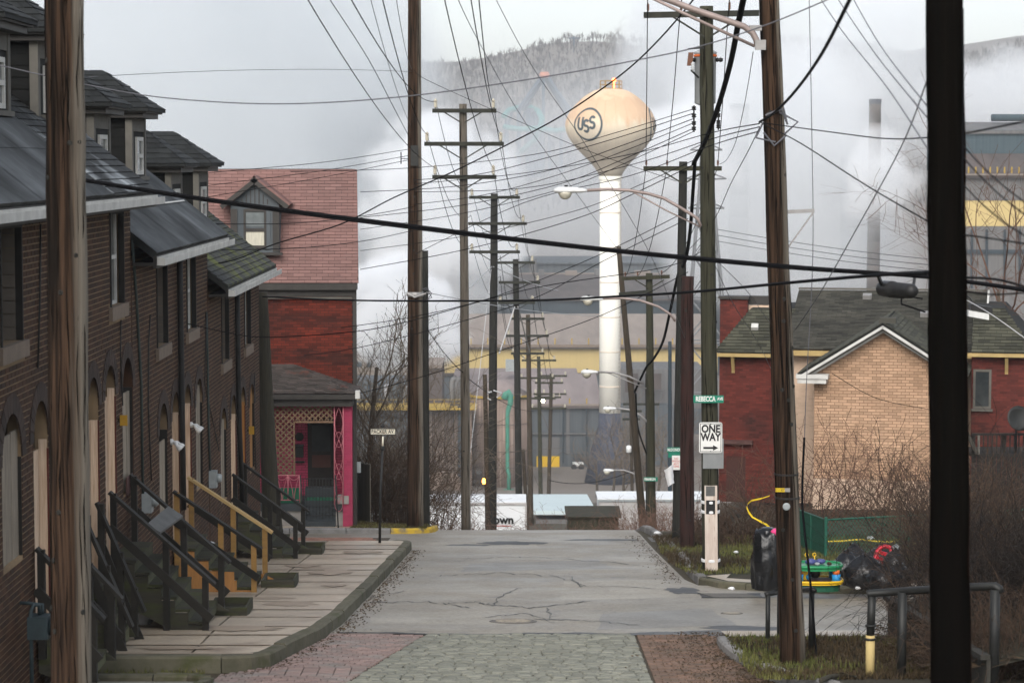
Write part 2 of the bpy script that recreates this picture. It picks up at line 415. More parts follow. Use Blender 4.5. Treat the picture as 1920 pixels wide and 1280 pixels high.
class MB:
    def __init__(s):
        s.v, s.f = [], []
    def add(s, vs, fs):
        k = len(s.v)
        s.v += [tuple(v) for v in vs]
        s.f += [tuple(i + k for i in f) for f in fs]
        return s
    def obox(s, o, a, b, c):
        o, a, b, c = Vector(o), Vector(a), Vector(b), Vector(c)
        if a.cross(b).dot(c) < 0: a, b = b, a
        s.add([o, o + a, o + a + b, o + b, o + c, o + a + c, o + a + b + c, o + b + c],
              [(3, 2, 1, 0), (4, 5, 6, 7), (0, 1, 5, 4), (1, 2, 6, 5), (2, 3, 7, 6), (3, 0, 4, 7)])
        return s
    def box(s, c, sz, rot=None):
        m = Matrix.Identity(3) if rot is None else rot
        a, b, d = m @ Vector((sz[0], 0, 0)), m @ Vector((0, sz[1], 0)), m @ Vector((0, 0, sz[2]))
        return s.obox(Vector(c) - (a + b + d) / 2, a, b, d)
    def bar(s, p, q, w, h, up=(0, 0, 1)):
        p, q = Vector(p), Vector(q)
        d = (q - p).normalized()
        a = d.cross(Vector(up))
        if a.length < 1e-4: a = d.cross(Vector((0, 1, 0)))
        a.normalize()
        b = a.cross(d).normalized()
        return s.obox(p - a * w / 2 - b * h / 2, a * w, b * h, q - p)
    def quad(s, a, b, c, d):
        return s.add([a, b, c, d], [(0, 1, 2, 3)])
    def prism(s, poly, vec):
        n = len(poly)
        vec = Vector(vec)
        A = [Vector(p) for p in poly]
        nrm = Vector((0, 0, 0))
        for i in range(n): nrm += A[i].cross(A[(i + 1) % n])
        if nrm.dot(vec) < 0: A.reverse()
        vs = A + [p + vec for p in A]
        s.add(vs, [tuple(range(n - 1, -1, -1)), tuple(range(n, 2 * n))] + [(i, (i + 1) % n, n + (i + 1) % n, n + i) for i in range(n)])
        return s
    def tube(s, pts, r, n=6, cap=True):
        pts = [Vector(p) for p in pts]
        m = len(pts)
        rs = r if isinstance(r, (list, tuple)) else [r] * m
        t0 = (pts[1] - pts[0]).normalized()
        ref = Vector((0, 0, 1)) if abs(t0.z) < .9 else Vector((1, 0, 0))
        a = t0.cross(ref).normalized()
        k = len(s.v)
        for i, p in enumerate(pts):
            t = (pts[min(i + 1, m - 1)] - pts[max(i - 1, 0)])
            if t.length < 1e-9: t = t0.copy()
            t.normalize()
            a = (a - t * a.dot(t))
            if a.length < 1e-6: a = t.cross(Vector((1, 0, 0)))
            a.normalize()
            b = t.cross(a)
            for j in range(n):
                th = 2 * math.pi * j / n
                q = p + (a * math.cos(th) + b * math.sin(th)) * rs[i]
                s.v.append((q.x, q.y, q.z))
        for i in range(m - 1):
            for j in range(n):
                j2 = (j + 1) % n
                s.f.append((k + i * n + j, k + i * n + j2, k + (i + 1) * n + j2, k + (i + 1) * n + j))
        if cap:
            s.f.append(tuple(k + j for j in range(n - 1, -1, -1)))
            s.f.append(tuple(k + (m - 1) * n + j for j in range(n)))
        return s
    def lathe(s, prof, c, n=24, axis=None):
        c = Vector(c)
        k = len(s.v)
        A = axis or Matrix.Identity(3)
        for r, z in prof:
            for j in range(n):
                th = 2 * math.pi * j / n
                q = c + A @ Vector((r * math.cos(th), r * math.sin(th), z))
                s.v.append((q.x, q.y, q.z))
        m = len(prof)
        for i in range(m - 1):
            for j in range(n):
                j2 = (j + 1) % n
                s.f.append((k + i * n + j, k + i * n + j2, k + (i + 1) * n + j2, k + (i + 1) * n + j))
        s.f.append(tuple(k + j for j in range(n - 1, -1, -1)))
        s.f.append(tuple(k + (m - 1) * n + j for j in range(n)))
        return s
    def mesh(s, name, m, smooth=False):
        me = bpy.data.meshes.new(name)
        me.from_pydata(s.v, [], s.f)
        me.materials.append(MATS[m])
        if smooth: me.shade_smooth()
        me.update()
        return me
    def build(s, name, m, parent=None, smooth=False, label=None, cat=None, group=None, kind=None):
        o = bpy.data.objects.new(name, s.mesh(name, m, smooth))
        COL.objects.link(o)
        if parent is not None: attach(o, parent)
        return tag(o, label, cat, group, kind)

def text(body, m, center, size, parent=None, rx=math.pi / 2, rz=0.0, wx=1.0, ext=.002, name='lettering', bold=0.0):
    c = bpy.data.curves.new(name, 'FONT')
    c.body = body
    c.size = size
    c.align_x = 'CENTER'
    c.align_y = 'CENTER'
    c.extrude = ext
    c.offset = bold
    c.resolution_u = 3
    o = bpy.data.objects.new(name, c)
    COL.objects.link(o)
    c.materials.append(MATS[m])
    me = bpy.data.meshes.new_from_object(o)
    bpy.data.objects.remove(o)
    bpy.data.curves.remove(c)
    o = bpy.data.objects.new(name, me)
    COL.objects.link(o)
    o.location = center
    o.rotation_euler = (rx, 0, rz)
    o.scale = (wx, 1, 1)
    if parent is not None: attach(o, parent)
    return o

def batch_boxes(O, U, V, N, rects, depth, jit=.002):
    """boxes standing proud of a plane: rects = (u0, v0, u1, v1)"""
    m = MB()
    vs, fs = m.v, m.f
    for (u0, v0, u1, v1) in rects:
        d = depth + R.uniform(-jit, jit)
        k = len(vs)
        for dd in (0, d):
            for (u, v) in ((u0, v0), (u1, v0), (u1, v1), (u0, v1)):
                q = O + U * u + V * v + N * dd
                vs.append((q.x, q.y, q.z))
        fs += [(k + 4, k + 5, k + 6, k + 7), (k, k + 1, k + 5, k + 4), (k + 1, k + 2, k + 6, k + 5), (k + 2, k + 3, k + 7, k + 6), (k + 3, k, k + 4, k + 7)]
    return m

def course(W, H, bw, bh, joint, holes=(), inside=None, stag=.5, vjit=0.0):
    """running bond over W x H minus holes (u0,u1,v0,v1); inside(v) -> (ulo, uhi) trims a row"""
    full, cut = [], []
    nr = int(H / bh + .999)
    for r in range(nr):
        v0, v1 = r * bh, min(H, (r + 1) * bh)
        if v1 - v0 < .25 * bh: continue
        lo, hi = (0, W) if inside is None else inside((v0 + v1) / 2)
        if hi - lo < .03: continue
        free = [(lo, hi)]
        for (a, b, c, d) in holes:
            if v1 - .004 > c and v0 + .004 < d:
                nf = []
                for (p, q) in free:
                    if b <= p or a >= q: nf.append((p, q))
                    else:
                        if a - p > .02: nf.append((p, a))
                        if q - b > .02: nf.append((b, q))
                free = nf
        off = (r % 2) * stag * bw + vjit * ((r * 7919) % 13) / 13 * bw
        k = math.floor((lo - off) / bw)
        u = k * bw + off
        while u < hi:
            for (p, q) in free:
                a, b = max(u, p), min(u + bw, q)
                if b - a > .03:
                    rc = (a + joint / 2, v0 + joint / 2, b - joint / 2, v1 - joint / 2)
                    if rc[2] - rc[0] > .015:
                        (full if (b - a > bw - 1e-6 and v1 - v0 > bh - 1e-6) else cut).append(rc)
            u += bw
    return full, cut

def masonry(parent, name, O, U, V, N, W, H, bw, bh, joint, depth, m, holes=(), inside=None, limit=300, stag=.5, kindname=None, tilt=None, vjit=0.0):
    """pieces laid on a plane: the 300 that show largest as objects, the rest joined"""
    O, U, V, N = Vector(O), Vector(U).normalized(), Vector(V).normalized(), Vector(N).normalized()
    full, cut = course(W, H, bw, bh, joint, holes, inside, stag, vjit)
    def key(rc):
        p = O + U * (rc[0] + rc[2]) / 2 + V * (rc[1] + rc[3]) / 2
        return (0 if inframe(p) else 1, p.length)
    full.sort(key=key)
    near, rest = full[:limit], full[limit:] + cut
    w, h = bw - joint, bh - joint
    proto = MB()
    Z = Vector((0, 0, 0))
    a, b, c = U * w, V * h, N * depth
    lift = N * (tilt or 0)
    vs = [Z, a, a + b, b, c + lift, a + c + lift, a + b + c, b + c]
    proto.add(vs, [(4, 5, 6, 7), (0, 1, 5, 4), (1, 2, 6, 5), (2, 3, 7, 6), (3, 0, 4, 7)])
    if near:
        me = proto.mesh(name, m)
        for rc in near:
            inst(name, me, O + U * rc[0] + V * rc[1] + N * R.uniform(-.25, .25) * depth * .5, None, parent)
    if rest:
        mb = MB()
        for (u0, v0, u1, v1) in rest:
            o = O + U * u0 + V * v0 + N * R.uniform(-.12, .12) * depth
            a, b = U * (u1 - u0), V * (v1 - v0)
            mb.add([o, o + a, o + a + b, o + b, o + c + lift, o + a + c + lift, o + a + b + c, o + b + c],
                   [(4, 5, 6, 7), (0, 1, 5, 4), (1, 2, 6, 5), (2, 3, 7, 6), (3, 0, 4, 7)])
        mb.build(kindname or (name + 'work'), m, parent, kind='stuff')
# ------------------------------------------------------------------ ground, roads, pavements
def struct(mb, name, m, parent=None, smooth=False):
    return mb.build(name, m, parent, smooth, kind='structure')

ys = [-40, -20, -5, 5, 12, 18, 22] + [24 + i * 1.0 for i in range(62)] + [90, 96, 100, 108, 116, 124, 132, 140, 150, 162, 175, 190, 210, 230, 250, 270, 290, 310, 330, 350, 375, 390, 400, 500, 650, 800] + [900 + 40 * i for i in range(41)]
xs = [-1300, -1000, -700, -500, -380, -280, -200, -150, -110, -80, -55, -40, -30, -24, -19, -15, -12, -9.5, -8, -7, -6.2, -5.4, -4.6, -3.8, -3.2, -2.6, -1.5, 0, 1.5, 2.4, 3.0, 3.6, 4.2, 4.8, 5.4, 6.2, 7, 8, 9.5, 12, 15, 19, 24, 30, 40, 55, 80, 110, 150, 200, 280, 380, 500, 700, 1000, 1300]
def tgrid(y0, y1, name, m, drop=.03):
    yy = [y for y in ys if y0 <= y <= y1]
    mb = MB()
    nx = len(xs)
    for y in yy:
        for x in xs: mb.v.append((x, y, G(x, y) - drop))
    for j in range(len(yy) - 1):
        for i in range(nx - 1):
            mb.f.append((j * nx + i, j * nx + i + 1, (j + 1) * nx + i + 1, (j + 1) * nx + i))
    return struct(mb, name, m, smooth=True)
tgrid(-40, 290, 'ground', 'earth')
tgrid(290, 900, 'mill_yard', 'mill_ground')
tgrid(900, 2600, 'hill', 'hill_ground')

def strip(fl, fr, y0, y1, dy, nx, dz, name, m):
    """road-like strip between X = fl(y) and fr(y)"""
    mb = MB()
    n = max(1, int(round((y1 - y0) / dy)))
    for j in range(n + 1):
        y = y0 + (y1 - y0) * j / n
        a, b = fl(y), fr(y)
        for i in range(nx + 1):
            x = a + (b - a) * i / nx
            z = G(x, y) + dz
            mb.v.append((x, y, z))
    for j in range(n):
        for i in range(nx):
            k = j * (nx + 1) + i
            mb.f.append((k, k + 1, k + nx + 2, k + nx + 1))
    return mb

KL = [(26, -4.2), (31.6, -3.9), (32.4, -3.3), (33.6, -3.12), (35.5, -2.8), (37.8, -2.67), (44, -2.55), (56.6, -2.36)]     # kerb line by the row houses
kl = lambda y: lin(KL, y)
rd = strip(lambda y: (-12.5 if y > 57.2 else kl(y) - .05), lambda y: (30 if 37.3 < y < 45.2 else lin([(36, 3.3), (45.2, 3.6), (47, 3.4), (56, 3.35), (80, 3.4)], y)), 36.15, 78, .5, 14, .004, 'road', 'asphalt')
road = struct(rd, 'road', 'asphalt')
# worn black tar seam where the asphalt meets the stone setts
mb = MB()
n = 60
for i in range(n + 1):
    x = -2.65 + 6.0 * i / n
    yb = 36.12 - .03 * (x + 2.6) + .12 * math.sin(x * 2.1)
    w = .07 + .10 * abs(math.sin(x * 3.3 + 1)) + (.5 if x > 1.2 else 0) * sm(1.2, 2.8, x) + .06 * R.random()
    for y in (yb, yb + w):
        mb.v.append((x, y, G(x, y) + .009))
for i in range(n): mb.f.append((2 * i, 2 * i + 2, 2 * i + 3, 2 * i + 1))
struct(mb, 'tar_seam', 'tar', road)
# tar-filled patches
def blob(cx, cyy, rx, ry, name, m, dz, seed, n=22):
    rr = random.Random(seed)
    mb = MB()
    mb.v.append((cx, cyy, G(cx, cyy) + dz))
    for i in range(n):
        a = 2 * math.pi * i / n
        k = rr.uniform(.6, 1.1)
        x, y = cx + rx * k * math.cos(a), cyy + ry * k * math.sin(a)
        mb.v.append((x, y, G(x, y) + dz))
    for i in range(n): mb.f.append((0, 1 + i, 1 + (i + 1) % n))
    return mb
for (px, py, rx, ry, s) in ((1290, 1190, .75, .5, 3), (1400, 1178, .9, .45, 4), (1280, 1108, .35, .9, 5), (960, 1018, .9, .9, 6), (1130, 1012, 1.2, .5, 7), (880, 1022, .7, .4, 8)):
    p = onG(px, py)
    struct(blob(p.x, p.y, rx, ry, 'tar_patch', 'tar', .008, s), 'tar_patch', 'tar', road)
# cracks: thin sunken sealed lines in the asphalt
def crack(pts, w, seed):
    rr = random.Random(seed)
    mb = MB()
    q = []
    for (a, b), (c, d) in zip(pts, pts[1:]):
        for i in range(9):
            t = i / 9
            q.append((a + (c - a) * t + rr.uniform(-5, 5), b + (d - b) * t + rr.uniform(-1.7, 1.7)))
    q.append(pts[-1])
    pp = [onG(*a) for a in q]
    k = 0
    for i, p in enumerate(pp):
        ww = w * rr.uniform(.4, 1.3)
        t_ = (pp[min(i + 1, len(pp) - 1)] - pp[max(i - 1, 0)]); ww *= 1 + 3.2 * abs(t_.x) / max(.01, math.hypot(t_.x, t_.y))
        t = (pp[min(i + 1, len(pp) - 1)] - pp[max(i - 1, 0)]); t.z = 0
        t.normalize()
        s = Vector((-t.y, t.x, 0)) * ww / 2
        for v in (p - s, p + s): mb.v.append((v.x, v.y, G(v.x, v.y) + .0125))
    for i in range(len(pp) - 1): mb.f.append((2 * i, 2 * i + 2, 2 * i + 3, 2 * i + 1))
    return mb
for i, c in enumerate([
    [(975, 1102), (935, 1118), (925, 1135), (890, 1128), (840, 1132)], [(925, 1135), (1000, 1140), (1110, 1128)],
    [(820, 1080), (930, 1074), (1040, 1080), (1100, 1098), (1230, 1104)], [(1028, 1140), (1030, 1160)],
    [(700, 1130), (800, 1128), (880, 1140)], [(1000, 1160), (1110, 1165), (1200, 1172)],
    [(870, 1048), (950, 1044), (1040, 1046), (1200, 1060)], [(760, 1110), (690, 1120)],
    [(1060, 1078), (1085, 1092), (1090, 1102)], [(910, 1158), (990, 1150), (1040, 1168)]]):
    struct(crack(c, .015, i), 'road_crack', 'tar', road)

# patches of newer and older asphalt with their own outlines
def apatch(pts, m, dz, seed):
    rr = random.Random(seed)
    mb = MB()
    q = []
    for k in range(len(pts)):
        a, b = pts[k], pts[(k + 1) % len(pts)]
        for i in range(6):
            t = i / 6
            p = onG(a[0] + (b[0] - a[0]) * t + rr.uniform(-4, 4), a[1] + (b[1] - a[1]) * t + rr.uniform(-.8, .8))
            q.append(p)
    cx, cy_ = sum(p.x for p in q) / len(q), sum(p.y for p in q) / len(q)
    rings = 6
    n = len(q)
    mb.v.append((cx, cy_, G(cx, cy_) + dz))
    for j in range(1, rings + 1):
        for p in q:
            x, y = cx + (p.x - cx) * j / rings, cy_ + (p.y - cy_) * j / rings
            mb.v.append((x, y, G(x, y) + dz))
    for i in range(n): mb.f.append((0, 1 + i, 1 + (i + 1) % n))
    for j in range(rings - 1):
        for i in range(n):
            a, b = 1 + j * n + i, 1 + j * n + (i + 1) % n
            mb.f.append((a, a + n, b + n, b))
    return struct(mb, 'asphalt_patch', m, road)
apatch([(880, 1056), (1120, 1050), (1150, 1066), (860, 1072)], 'asphalt_new', .0055, 1)
apatch([(700, 1150), (930, 1146), (950, 1172), (690, 1170)], 'asphalt_old', .0055, 2)
apatch([(1060, 1090), (1240, 1086), (1270, 1120), (1050, 1126)], 'asphalt_old', .0058, 3)
apatch([(800, 1018), (1000, 1014), (1010, 1026), (790, 1032)], 'asphalt_old', .0056, 4)
apatch([(1130, 1150), (1330, 1140), (1380, 1172), (1120, 1180)], 'asphalt_new', .0056, 5)
# manholes and covers
def cover(px, py, r, name, label, cat):
    p = onG(px, py)
    t = thing(name, (p.x, p.y, p.z), label, cat)
    sl = -(G(p.x, p.y + .5) - G(p.x, p.y - .5))
    ax = Matrix.Rotation(-sl, 3, 'X')
    m = MB(); m.lathe([(r * 1.15, .006), (r * 1.15, .014), (r * 1.02, .016), (r * 1.02, .006)], p, 28, ax); m.build('frame_ring', 'manhole_iron', t)
    m = MB(); m.lathe([(r, .006), (r, .013), (r * .3, .014)], p, 28, ax); m.build('lid', 'manhole_iron', t)
    m = MB()
    for k in range(-3, 4):
        c = r * k / 4
        h = math.sqrt(r * r - c * c) * .85
        m.box(p + ax @ Vector((0, c, .017)), (2 * h, .02, .006), ax)
    m.build('ridge', 'asphalt', t, kind='stuff')
cover(962, 1165, .33, 'manhole_cover', 'round ridged iron manhole cover in the asphalt just beyond the stone setts', 'manhole cover')
cover(1372, 1150, .16, 'valve_cover', 'small dark round valve cover in the side street asphalt', 'valve cover')

# stone setts: recessed joint bed, every sett a raised domed block
xl = lambda y: lin([(26, -2.9), (31, -2.12), (33.5, -1.72), (36, -1.27)], y)
xr = lambda y: lin([(26, 1.72), (31, 1.83), (36, 1.84)], y)
ce = lambda x: 36.10 - .03 * (x + 2.6)
bed = strip(lambda y: kl(y) - .03, lambda y: lin([(20, 4.2), (31, 3.35), (34.5, 3.05), (36.2, 3.3)], y), 20, 36.3, .4, 8, -.012, 'b', 'c')
setts = struct(bed, 'cobbled_road', 'cobble_joint')
def dome(w, d, h, mname, m):
    q = MB()
    a, b = w / 2, d / 2
    i1, i2 = w * .16, d * .2
    q.v = [(-a, -b, -.02), (a, -b, -.02), (a, b, -.02), (-a, b, -.02), (-a, -b, h * .55), (a, -b, h * .55), (a, b, h * .55), (-a, b, h * .55),
           (-a + i1, -b + i2, h), (a - i1, -b + i2, h), (a - i1, b - i2, h * .97), (-a + i1, b - i2, h * 1.03)]
    q.f = [(8, 9, 10, 11)] + [(i, (i + 1) % 4, 4 + (i + 1) % 4, 4 + i) for i in range(4)] + [(4 + i, 4 + (i + 1) % 4, 8 + (i + 1) % 4, 8 + i) for i in range(4)]
    return q
blocks = []
y = 24.0
row = 0
while y < 36.1:
    d = R.uniform(.125, .16)
    x = xl(y) + R.uniform(0, .04)
    while x < xr(y) - .05:
        w = R.uniform(.15, .27)
        w = min(w, xr(y) - x)
        yc = y + d / 2
        if w > .09 and yc + d / 2 < ce(x): blocks.append((x + w / 2, yc, w - .014, d - .014))
        x += w
    y += d
blocks.sort(key=lambda b: (0 if inframe(Vector((b[0], b[1], G(b[0], b[1])))) else 1, b[1]))
protos = [dome(1, 1, .034, 'cobblestone', 'cobble').mesh('cobblestone', 'cobble', False) for k in range(1)]
rest = MB()
def put_piece(b, h, parent, name, me, k):
    x, y, w, d = b
    z = G(x, y)
    rx = math.atan2(G(x, y + .3) - G(x, y - .3), .6) + R.uniform(-.05, .05)
    return inst(name, me, (x, y, z + R.uniform(-.012, .012)), (rx, R.uniform(-.05, .05), R.uniform(-.06, .06)), parent, (w, d, 1))
for i, b in enumerate(blocks):
    if i < 300: put_piece(b, 0, setts, 'cobblestone', protos[0], i)
    else:
        x, yy, w, d = b
        q = dome(w, d, .034, '', '')
        z = G(x, yy) + R.uniform(-.01, .01)
        sl_ = (G(x, yy + .3) - G(x, yy - .3)) / .6
        rest.add([(v[0] + x, v[1] + yy, v[2] + z + v[1] * sl_) for v in q.v], q.f)
rest.build('cobblestone_field', 'cobble', setts, kind='stuff')
# brick gutters either side of the setts
def paver_field(f0, f1, y0, y1, m, parent, bw, bd, limit, joint=.014, along=False):
    bl = []
    y = y0
    r = 0
    while y < y1:
        x = f0(y) + (r % 2) * bw * .5 - bw
        while x < f1(y):
            a, b = max(x, f0(y)), min(x + bw, f1(y))
            if b - a > .05 and y + bd < ce(x): bl.append((( a + b) / 2, y + bd / 2, b - a - joint, bd - joint))
            x += bw
        y += bd
        r += 1
    bl.sort(key=lambda b: (0 if inframe(Vector((b[0], b[1], G(b[0], b[1])))) else 1, b[1]))
    pm = MB(); pm.obox((-.5, -.5, -.02), (1, 0, 0), (0, 1, 0), (0, 0, .034))
    pme = pm.mesh('paver_brick', m)
    rs = MB()
    for i, b in enumerate(bl):
        x, yy, w, d = b
        sl_ = math.atan2(G(x, yy + .3) - G(x, yy - .3), .6)
        z = G(x, yy) + R.uniform(-.004, .004)
        if i < limit: inst('paver_brick', pme, (x, yy, z), (sl_, R.uniform(-.02, .02), R.uniform(-.02, .02)), parent, (w, d, 1))
        else: rs.obox((x - w / 2, yy - d / 2, z - .02 - math.tan(sl_) * d / 2), (w, 0, 0), (0, d, math.tan(sl_) * d), (0, 0, .034))
    rs.build('paver_brickwork', m, parent, kind='stuff')
gp = struct(strip(lambda y: kl(y), lambda y: xl(y) - .01, 26, 36.1, .5, 2, -.008, '', ''), 'brick_gutter', 'cobble_joint')
paver_field(lambda y: kl(y) + .02, lambda y: xl(y) - .02, 26, 36.1, 'paver_pink', gp, .215, .14, 290)
gp2 = struct(strip(lambda y: xr(y) + .01, lambda y: lin([(20, 4.2), (31, 3.35), (34.5, 3.05), (36.2, 3.3)], y), 26, 36.1, .5, 2, -.008, '', ''), 'brick_gutter', 'cobble_joint')
paver_field(lambda y: xr(y) + .03, lambda y: lin([(20, 4.2), (31, 3.35), (34.5, 3.05), (36.2, 3.3)], y) - .02, 26, 36.1, 'paver_brown', gp2, .215, .14, 290)
# red brick paving of the cross street by the pink porch
gp3 = struct(strip(lambda y: -11, lambda y: -3.1, 57.4, 61.2, .5, 4, .010, '', ''), 'brick_crossing', 'cobble_joint')
bl = []
for r in range(15):
    y = 58.0 + r * .2
    x = -8.0 + (r % 2) * .11
    while x < -3.3 - .02 * r:
        bl.append((x, y)); x += .225
pm = MB(); pm.obox((-.1, -.09, 0), (.2, 0, 0), (0, .18, 0), (0, 0, .03)); pme = pm.mesh('paver_brick', 'paver_red')
R.shuffle(bl)
for (x, y) in bl[:290]: inst('paver_brick', pme, (x, y, G(x, y) + .008 + R.uniform(-.003, .003)), (math.atan(-.1), 0, R.uniform(-.03, .03)), gp3)
rs = MB()
for (x, y) in bl[290:]: rs.obox((x - .1, y - .09, G(x, y) + .008), (.2, 0, 0), (0, .18, -.018), (0, 0, .03))
if rs.v: rs.build('paver_brickwork', 'paver_red', gp3, kind='stuff')

# leaf litter and grit along the gutters
def litter(name, m, spots, parent=None, s=(.008, .034)):
    mb = MB()
    for (x, y, z) in spots:
        a = R.uniform(0, 6.3)
        l_, w_ = R.uniform(*s), R.uniform(*s) * .6
        c, d = math.cos(a), math.sin(a)
        t1, t2 = R.uniform(-.012, .02), R.uniform(-.012, .02)
        mb.add([(x + c * l_, y + d * l_, z + .006 + abs(t1)), (x - d * w_, y + c * w_, z + .006 + abs(t2)), (x - c * l_, y - d * l_, z + .004), (x + d * w_, y - c * w_, z + .008)], [(0, 1, 2, 3)])
    return mb.build(name, m, parent, kind='stuff')
sp = []
for _ in range(1500):
    y = R.uniform(30, 36.2)
    x = lin([(20, 4.2), (31, 3.35), (34.5, 3.05), (36.2, 3.3)], y) - abs(R.gauss(0, .55))
    if x > xr(y) - .3: sp.append((x, y, G(x, y) + .02))
for _ in range(1500):
    y = R.uniform(31.5, 56)
    x = kl(y) + .04 + abs(R.gauss(0, .16))
    sp.append((x, y, G(x, y) + .01))
for _ in range(500):
    y = R.uniform(46, 62)
    x = lin([(46, 3.3), (63, 3.3)], y) - abs(R.gauss(0, .2))
    sp.append((x, y, G(x, y) + .01))
litter('leaf_litter', 'leaf_litter', sp)

# row-house pavement: concrete slabs, granite kerb stones
pav = struct(strip(lambda y: -6.3, lambda y: kl(y) - .17, 32.3, 57.0, .6, 3, .06, '', ''), 'pavement', 'cobble_joint')
slabs = [32.42, 33.35, 34.5, 35.5, 36.9, 38.2, 39.7, 41.1, 42.6, 44.1, 45.7, 47.2, 48.8, 50.4, 52.0, 53.7, 55.2, 56.9]
for i, (a, b) in enumerate(zip(slabs, slabs[1:])):
    mb = MB()
    g = .035
    spl = -6.25 + 1.9
    for (fa, fb) in (((lambda y: -6.25), (lambda y: spl - g)), ((lambda y: spl), (lambda y: kl(y) - .19))):
        h = .19 + R.uniform(-.006, .006)
        mb = MB()
        pts = [(fa(a + g), a + g), (fb(a + g), a + g), (fb(b), b), (fa(b), b)]
        mb.add([(x, y, G(x, y) + .05) for x, y in pts] + [(x, y, G(x, y) + h) for x, y in pts],
               [(4, 5, 6, 7), (0, 1, 5, 4), (1, 2, 6, 5), (2, 3, 7, 6), (3, 0, 4, 7)])
        mb.build('paving_slab', 'concrete', pav)
for k, y in enumerate(slabs[:-1]):
    mb = MB()
    n = 30
    x0_, x1_ = -6.1, kl(y) - .22
    for i in range(n + 1):
        x = x0_ + (x1_ - x0_) * i / n
        w_ = .03 + .05 * R.random() + .04 * abs(math.sin(i * .7 + k))
        for yy in (y - w_ * .6, y + w_ * .6): mb.v.append((x, yy, G(x, yy) + .2005))
    for i in range(n): mb.f.append((2 * i, 2 * i + 2, 2 * i + 3, 2 * i + 1))
    mb.build('damp_joint', 'damp_concrete', pav)
for k, (x, y, rx, ry) in enumerate(((-4.0, 35.2, .7, .35), (-3.6, 39.2, .5, .5), (-4.1, 40.4, .5, .3), (-3.5, 46.5, .5, .8), (-4.2, 48.3, .4, .6), (-3.3, 52.8, .5, .7), (-3.2, 43.2, .25, .35), (-4.6, 33.0, .6, .2))):
    blob(x, y, rx, ry, 'damp_patch', 'damp_concrete', .2015, 40 + k).build('damp_patch', 'damp_concrete', pav)
kerb = struct(strip(lambda y: kl(y) - .17, lambda y: kl(y) - .02, 32.6, 56.9, .6, 1, .03, '', ''), 'kerb', 'kerb_stone')
def kerb_run(pts, parent, w, h, m, L=1.3, dz0=-.06, inner=1):
    """kerb stones along a ground polyline; inner = +1 body lies to the side (-ty, tx)"""
    d = [0]
    for p, q in zip(pts, pts[1:]): d.append(d[-1] + (Vector(q) - Vector(p)).length)
    def at(s):
        for i in range(len(pts) - 1):
            if s <= d[i + 1] + 1e-9:
                t = (s - d[i]) / (d[i + 1] - d[i])
                return Vector(pts[i]).lerp(Vector(pts[i + 1]), t)
        return Vector(pts[-1])
    s = 0
    while s < d[-1] - .1:
        e = min(d[-1], s + L * R.uniform(.8, 1.2))
        k = max(2, int((e - s) / .35))
        A = [at(s + .01 + (e - s - .02) * i / k) for i in range(k + 1)]
        hh = h + R.uniform(-.012, .012)
        mb = MB()
        for i, p in enumerate(A):
            t = A[min(i + 1, k)] - A[max(i - 1, 0)]
            t.normalize()
            nn = Vector((-t.y, t.x)) * inner
            o = nn * R.uniform(-.008, .008)
            z = G(p.x, p.y)
            for (off, zz) in ((0, dz0), (.012, hh - .03), (.04, hh), (w, hh), (w, dz0)):
                q = p + nn * off + o
                mb.v.append((q.x, q.y, z + zz))
        for i in range(k):
            for j in range(4):
                a_, b_ = i * 5 + j, i * 5 + j + 1
                f = (a_, b_, b_ + 5, a_ + 5)
                mb.f.append(f if inner < 0 else f[::-1])
        mb.f.append((0, 1, 2, 3, 4) if inner > 0 else (4, 3, 2, 1, 0))
        e_ = k * 5
        mb.f.append((e_ + 4, e_ + 3, e_ + 2, e_ + 1, e_) if inner > 0 else (e_, e_ + 1, e_ + 2, e_ + 3, e_ + 4))
        mb.build('kerb_stone', m, parent)
        s = e
kp = [(-8.5, 32.1), (-6, 32.08), (-4.6, 32.06), (-3.85, 32.1), (-3.5, 32.25), (-3.28, 32.6), (-3.12, 33.6), (-2.8, 35.5), (-2.67, 37.8), (-2.55, 44), (-2.36, 56.6), (-2.45, 56.95), (-2.75, 57.15)]
kerb_run(kp, kerb, .19, .2, 'kerb_stone', 1.5)
# slab edge behind the corner of the kerb
mb = MB()
cor = [(-6.25, 32.26), (-3.9, 32.27), (-3.62, 32.4), (-3.46, 32.7), (-3.38, 33.3), (-3.2, 33.36), (-6.25, 33.36)]
cor = [(-8.5, 32.26), (-3.9, 32.27), (-3.64, 32.4), (-3.5, 32.44), (-8.5, 32.44)]
mb.add([(x, y, G(x, y) + .186) for x, y in cor], [(0, 1, 2, 3, 4)])
mb.build('corner_slab', 'concrete', pav)
# near corner across the alley: grass patch behind a low kerb, asphalt footway
al = struct(strip(lambda y: -9, lambda y: -3.75, 26, 30.6, .5, 4, .04, '', ''), 'side_footway', 'asphalt')
kerb_run([(-9, 31.0), (-5.2, 31.0), (-4.25, 30.9), (-3.95, 30.4), (-3.9, 28)], struct(strip(lambda y: -9, lambda y: -8.9, 28, 28.5, .5, 1, -.02, '', ''), 'near_kerb', 'kerb_yellow'), .16, .1, 'kerb_stone', 1.1)

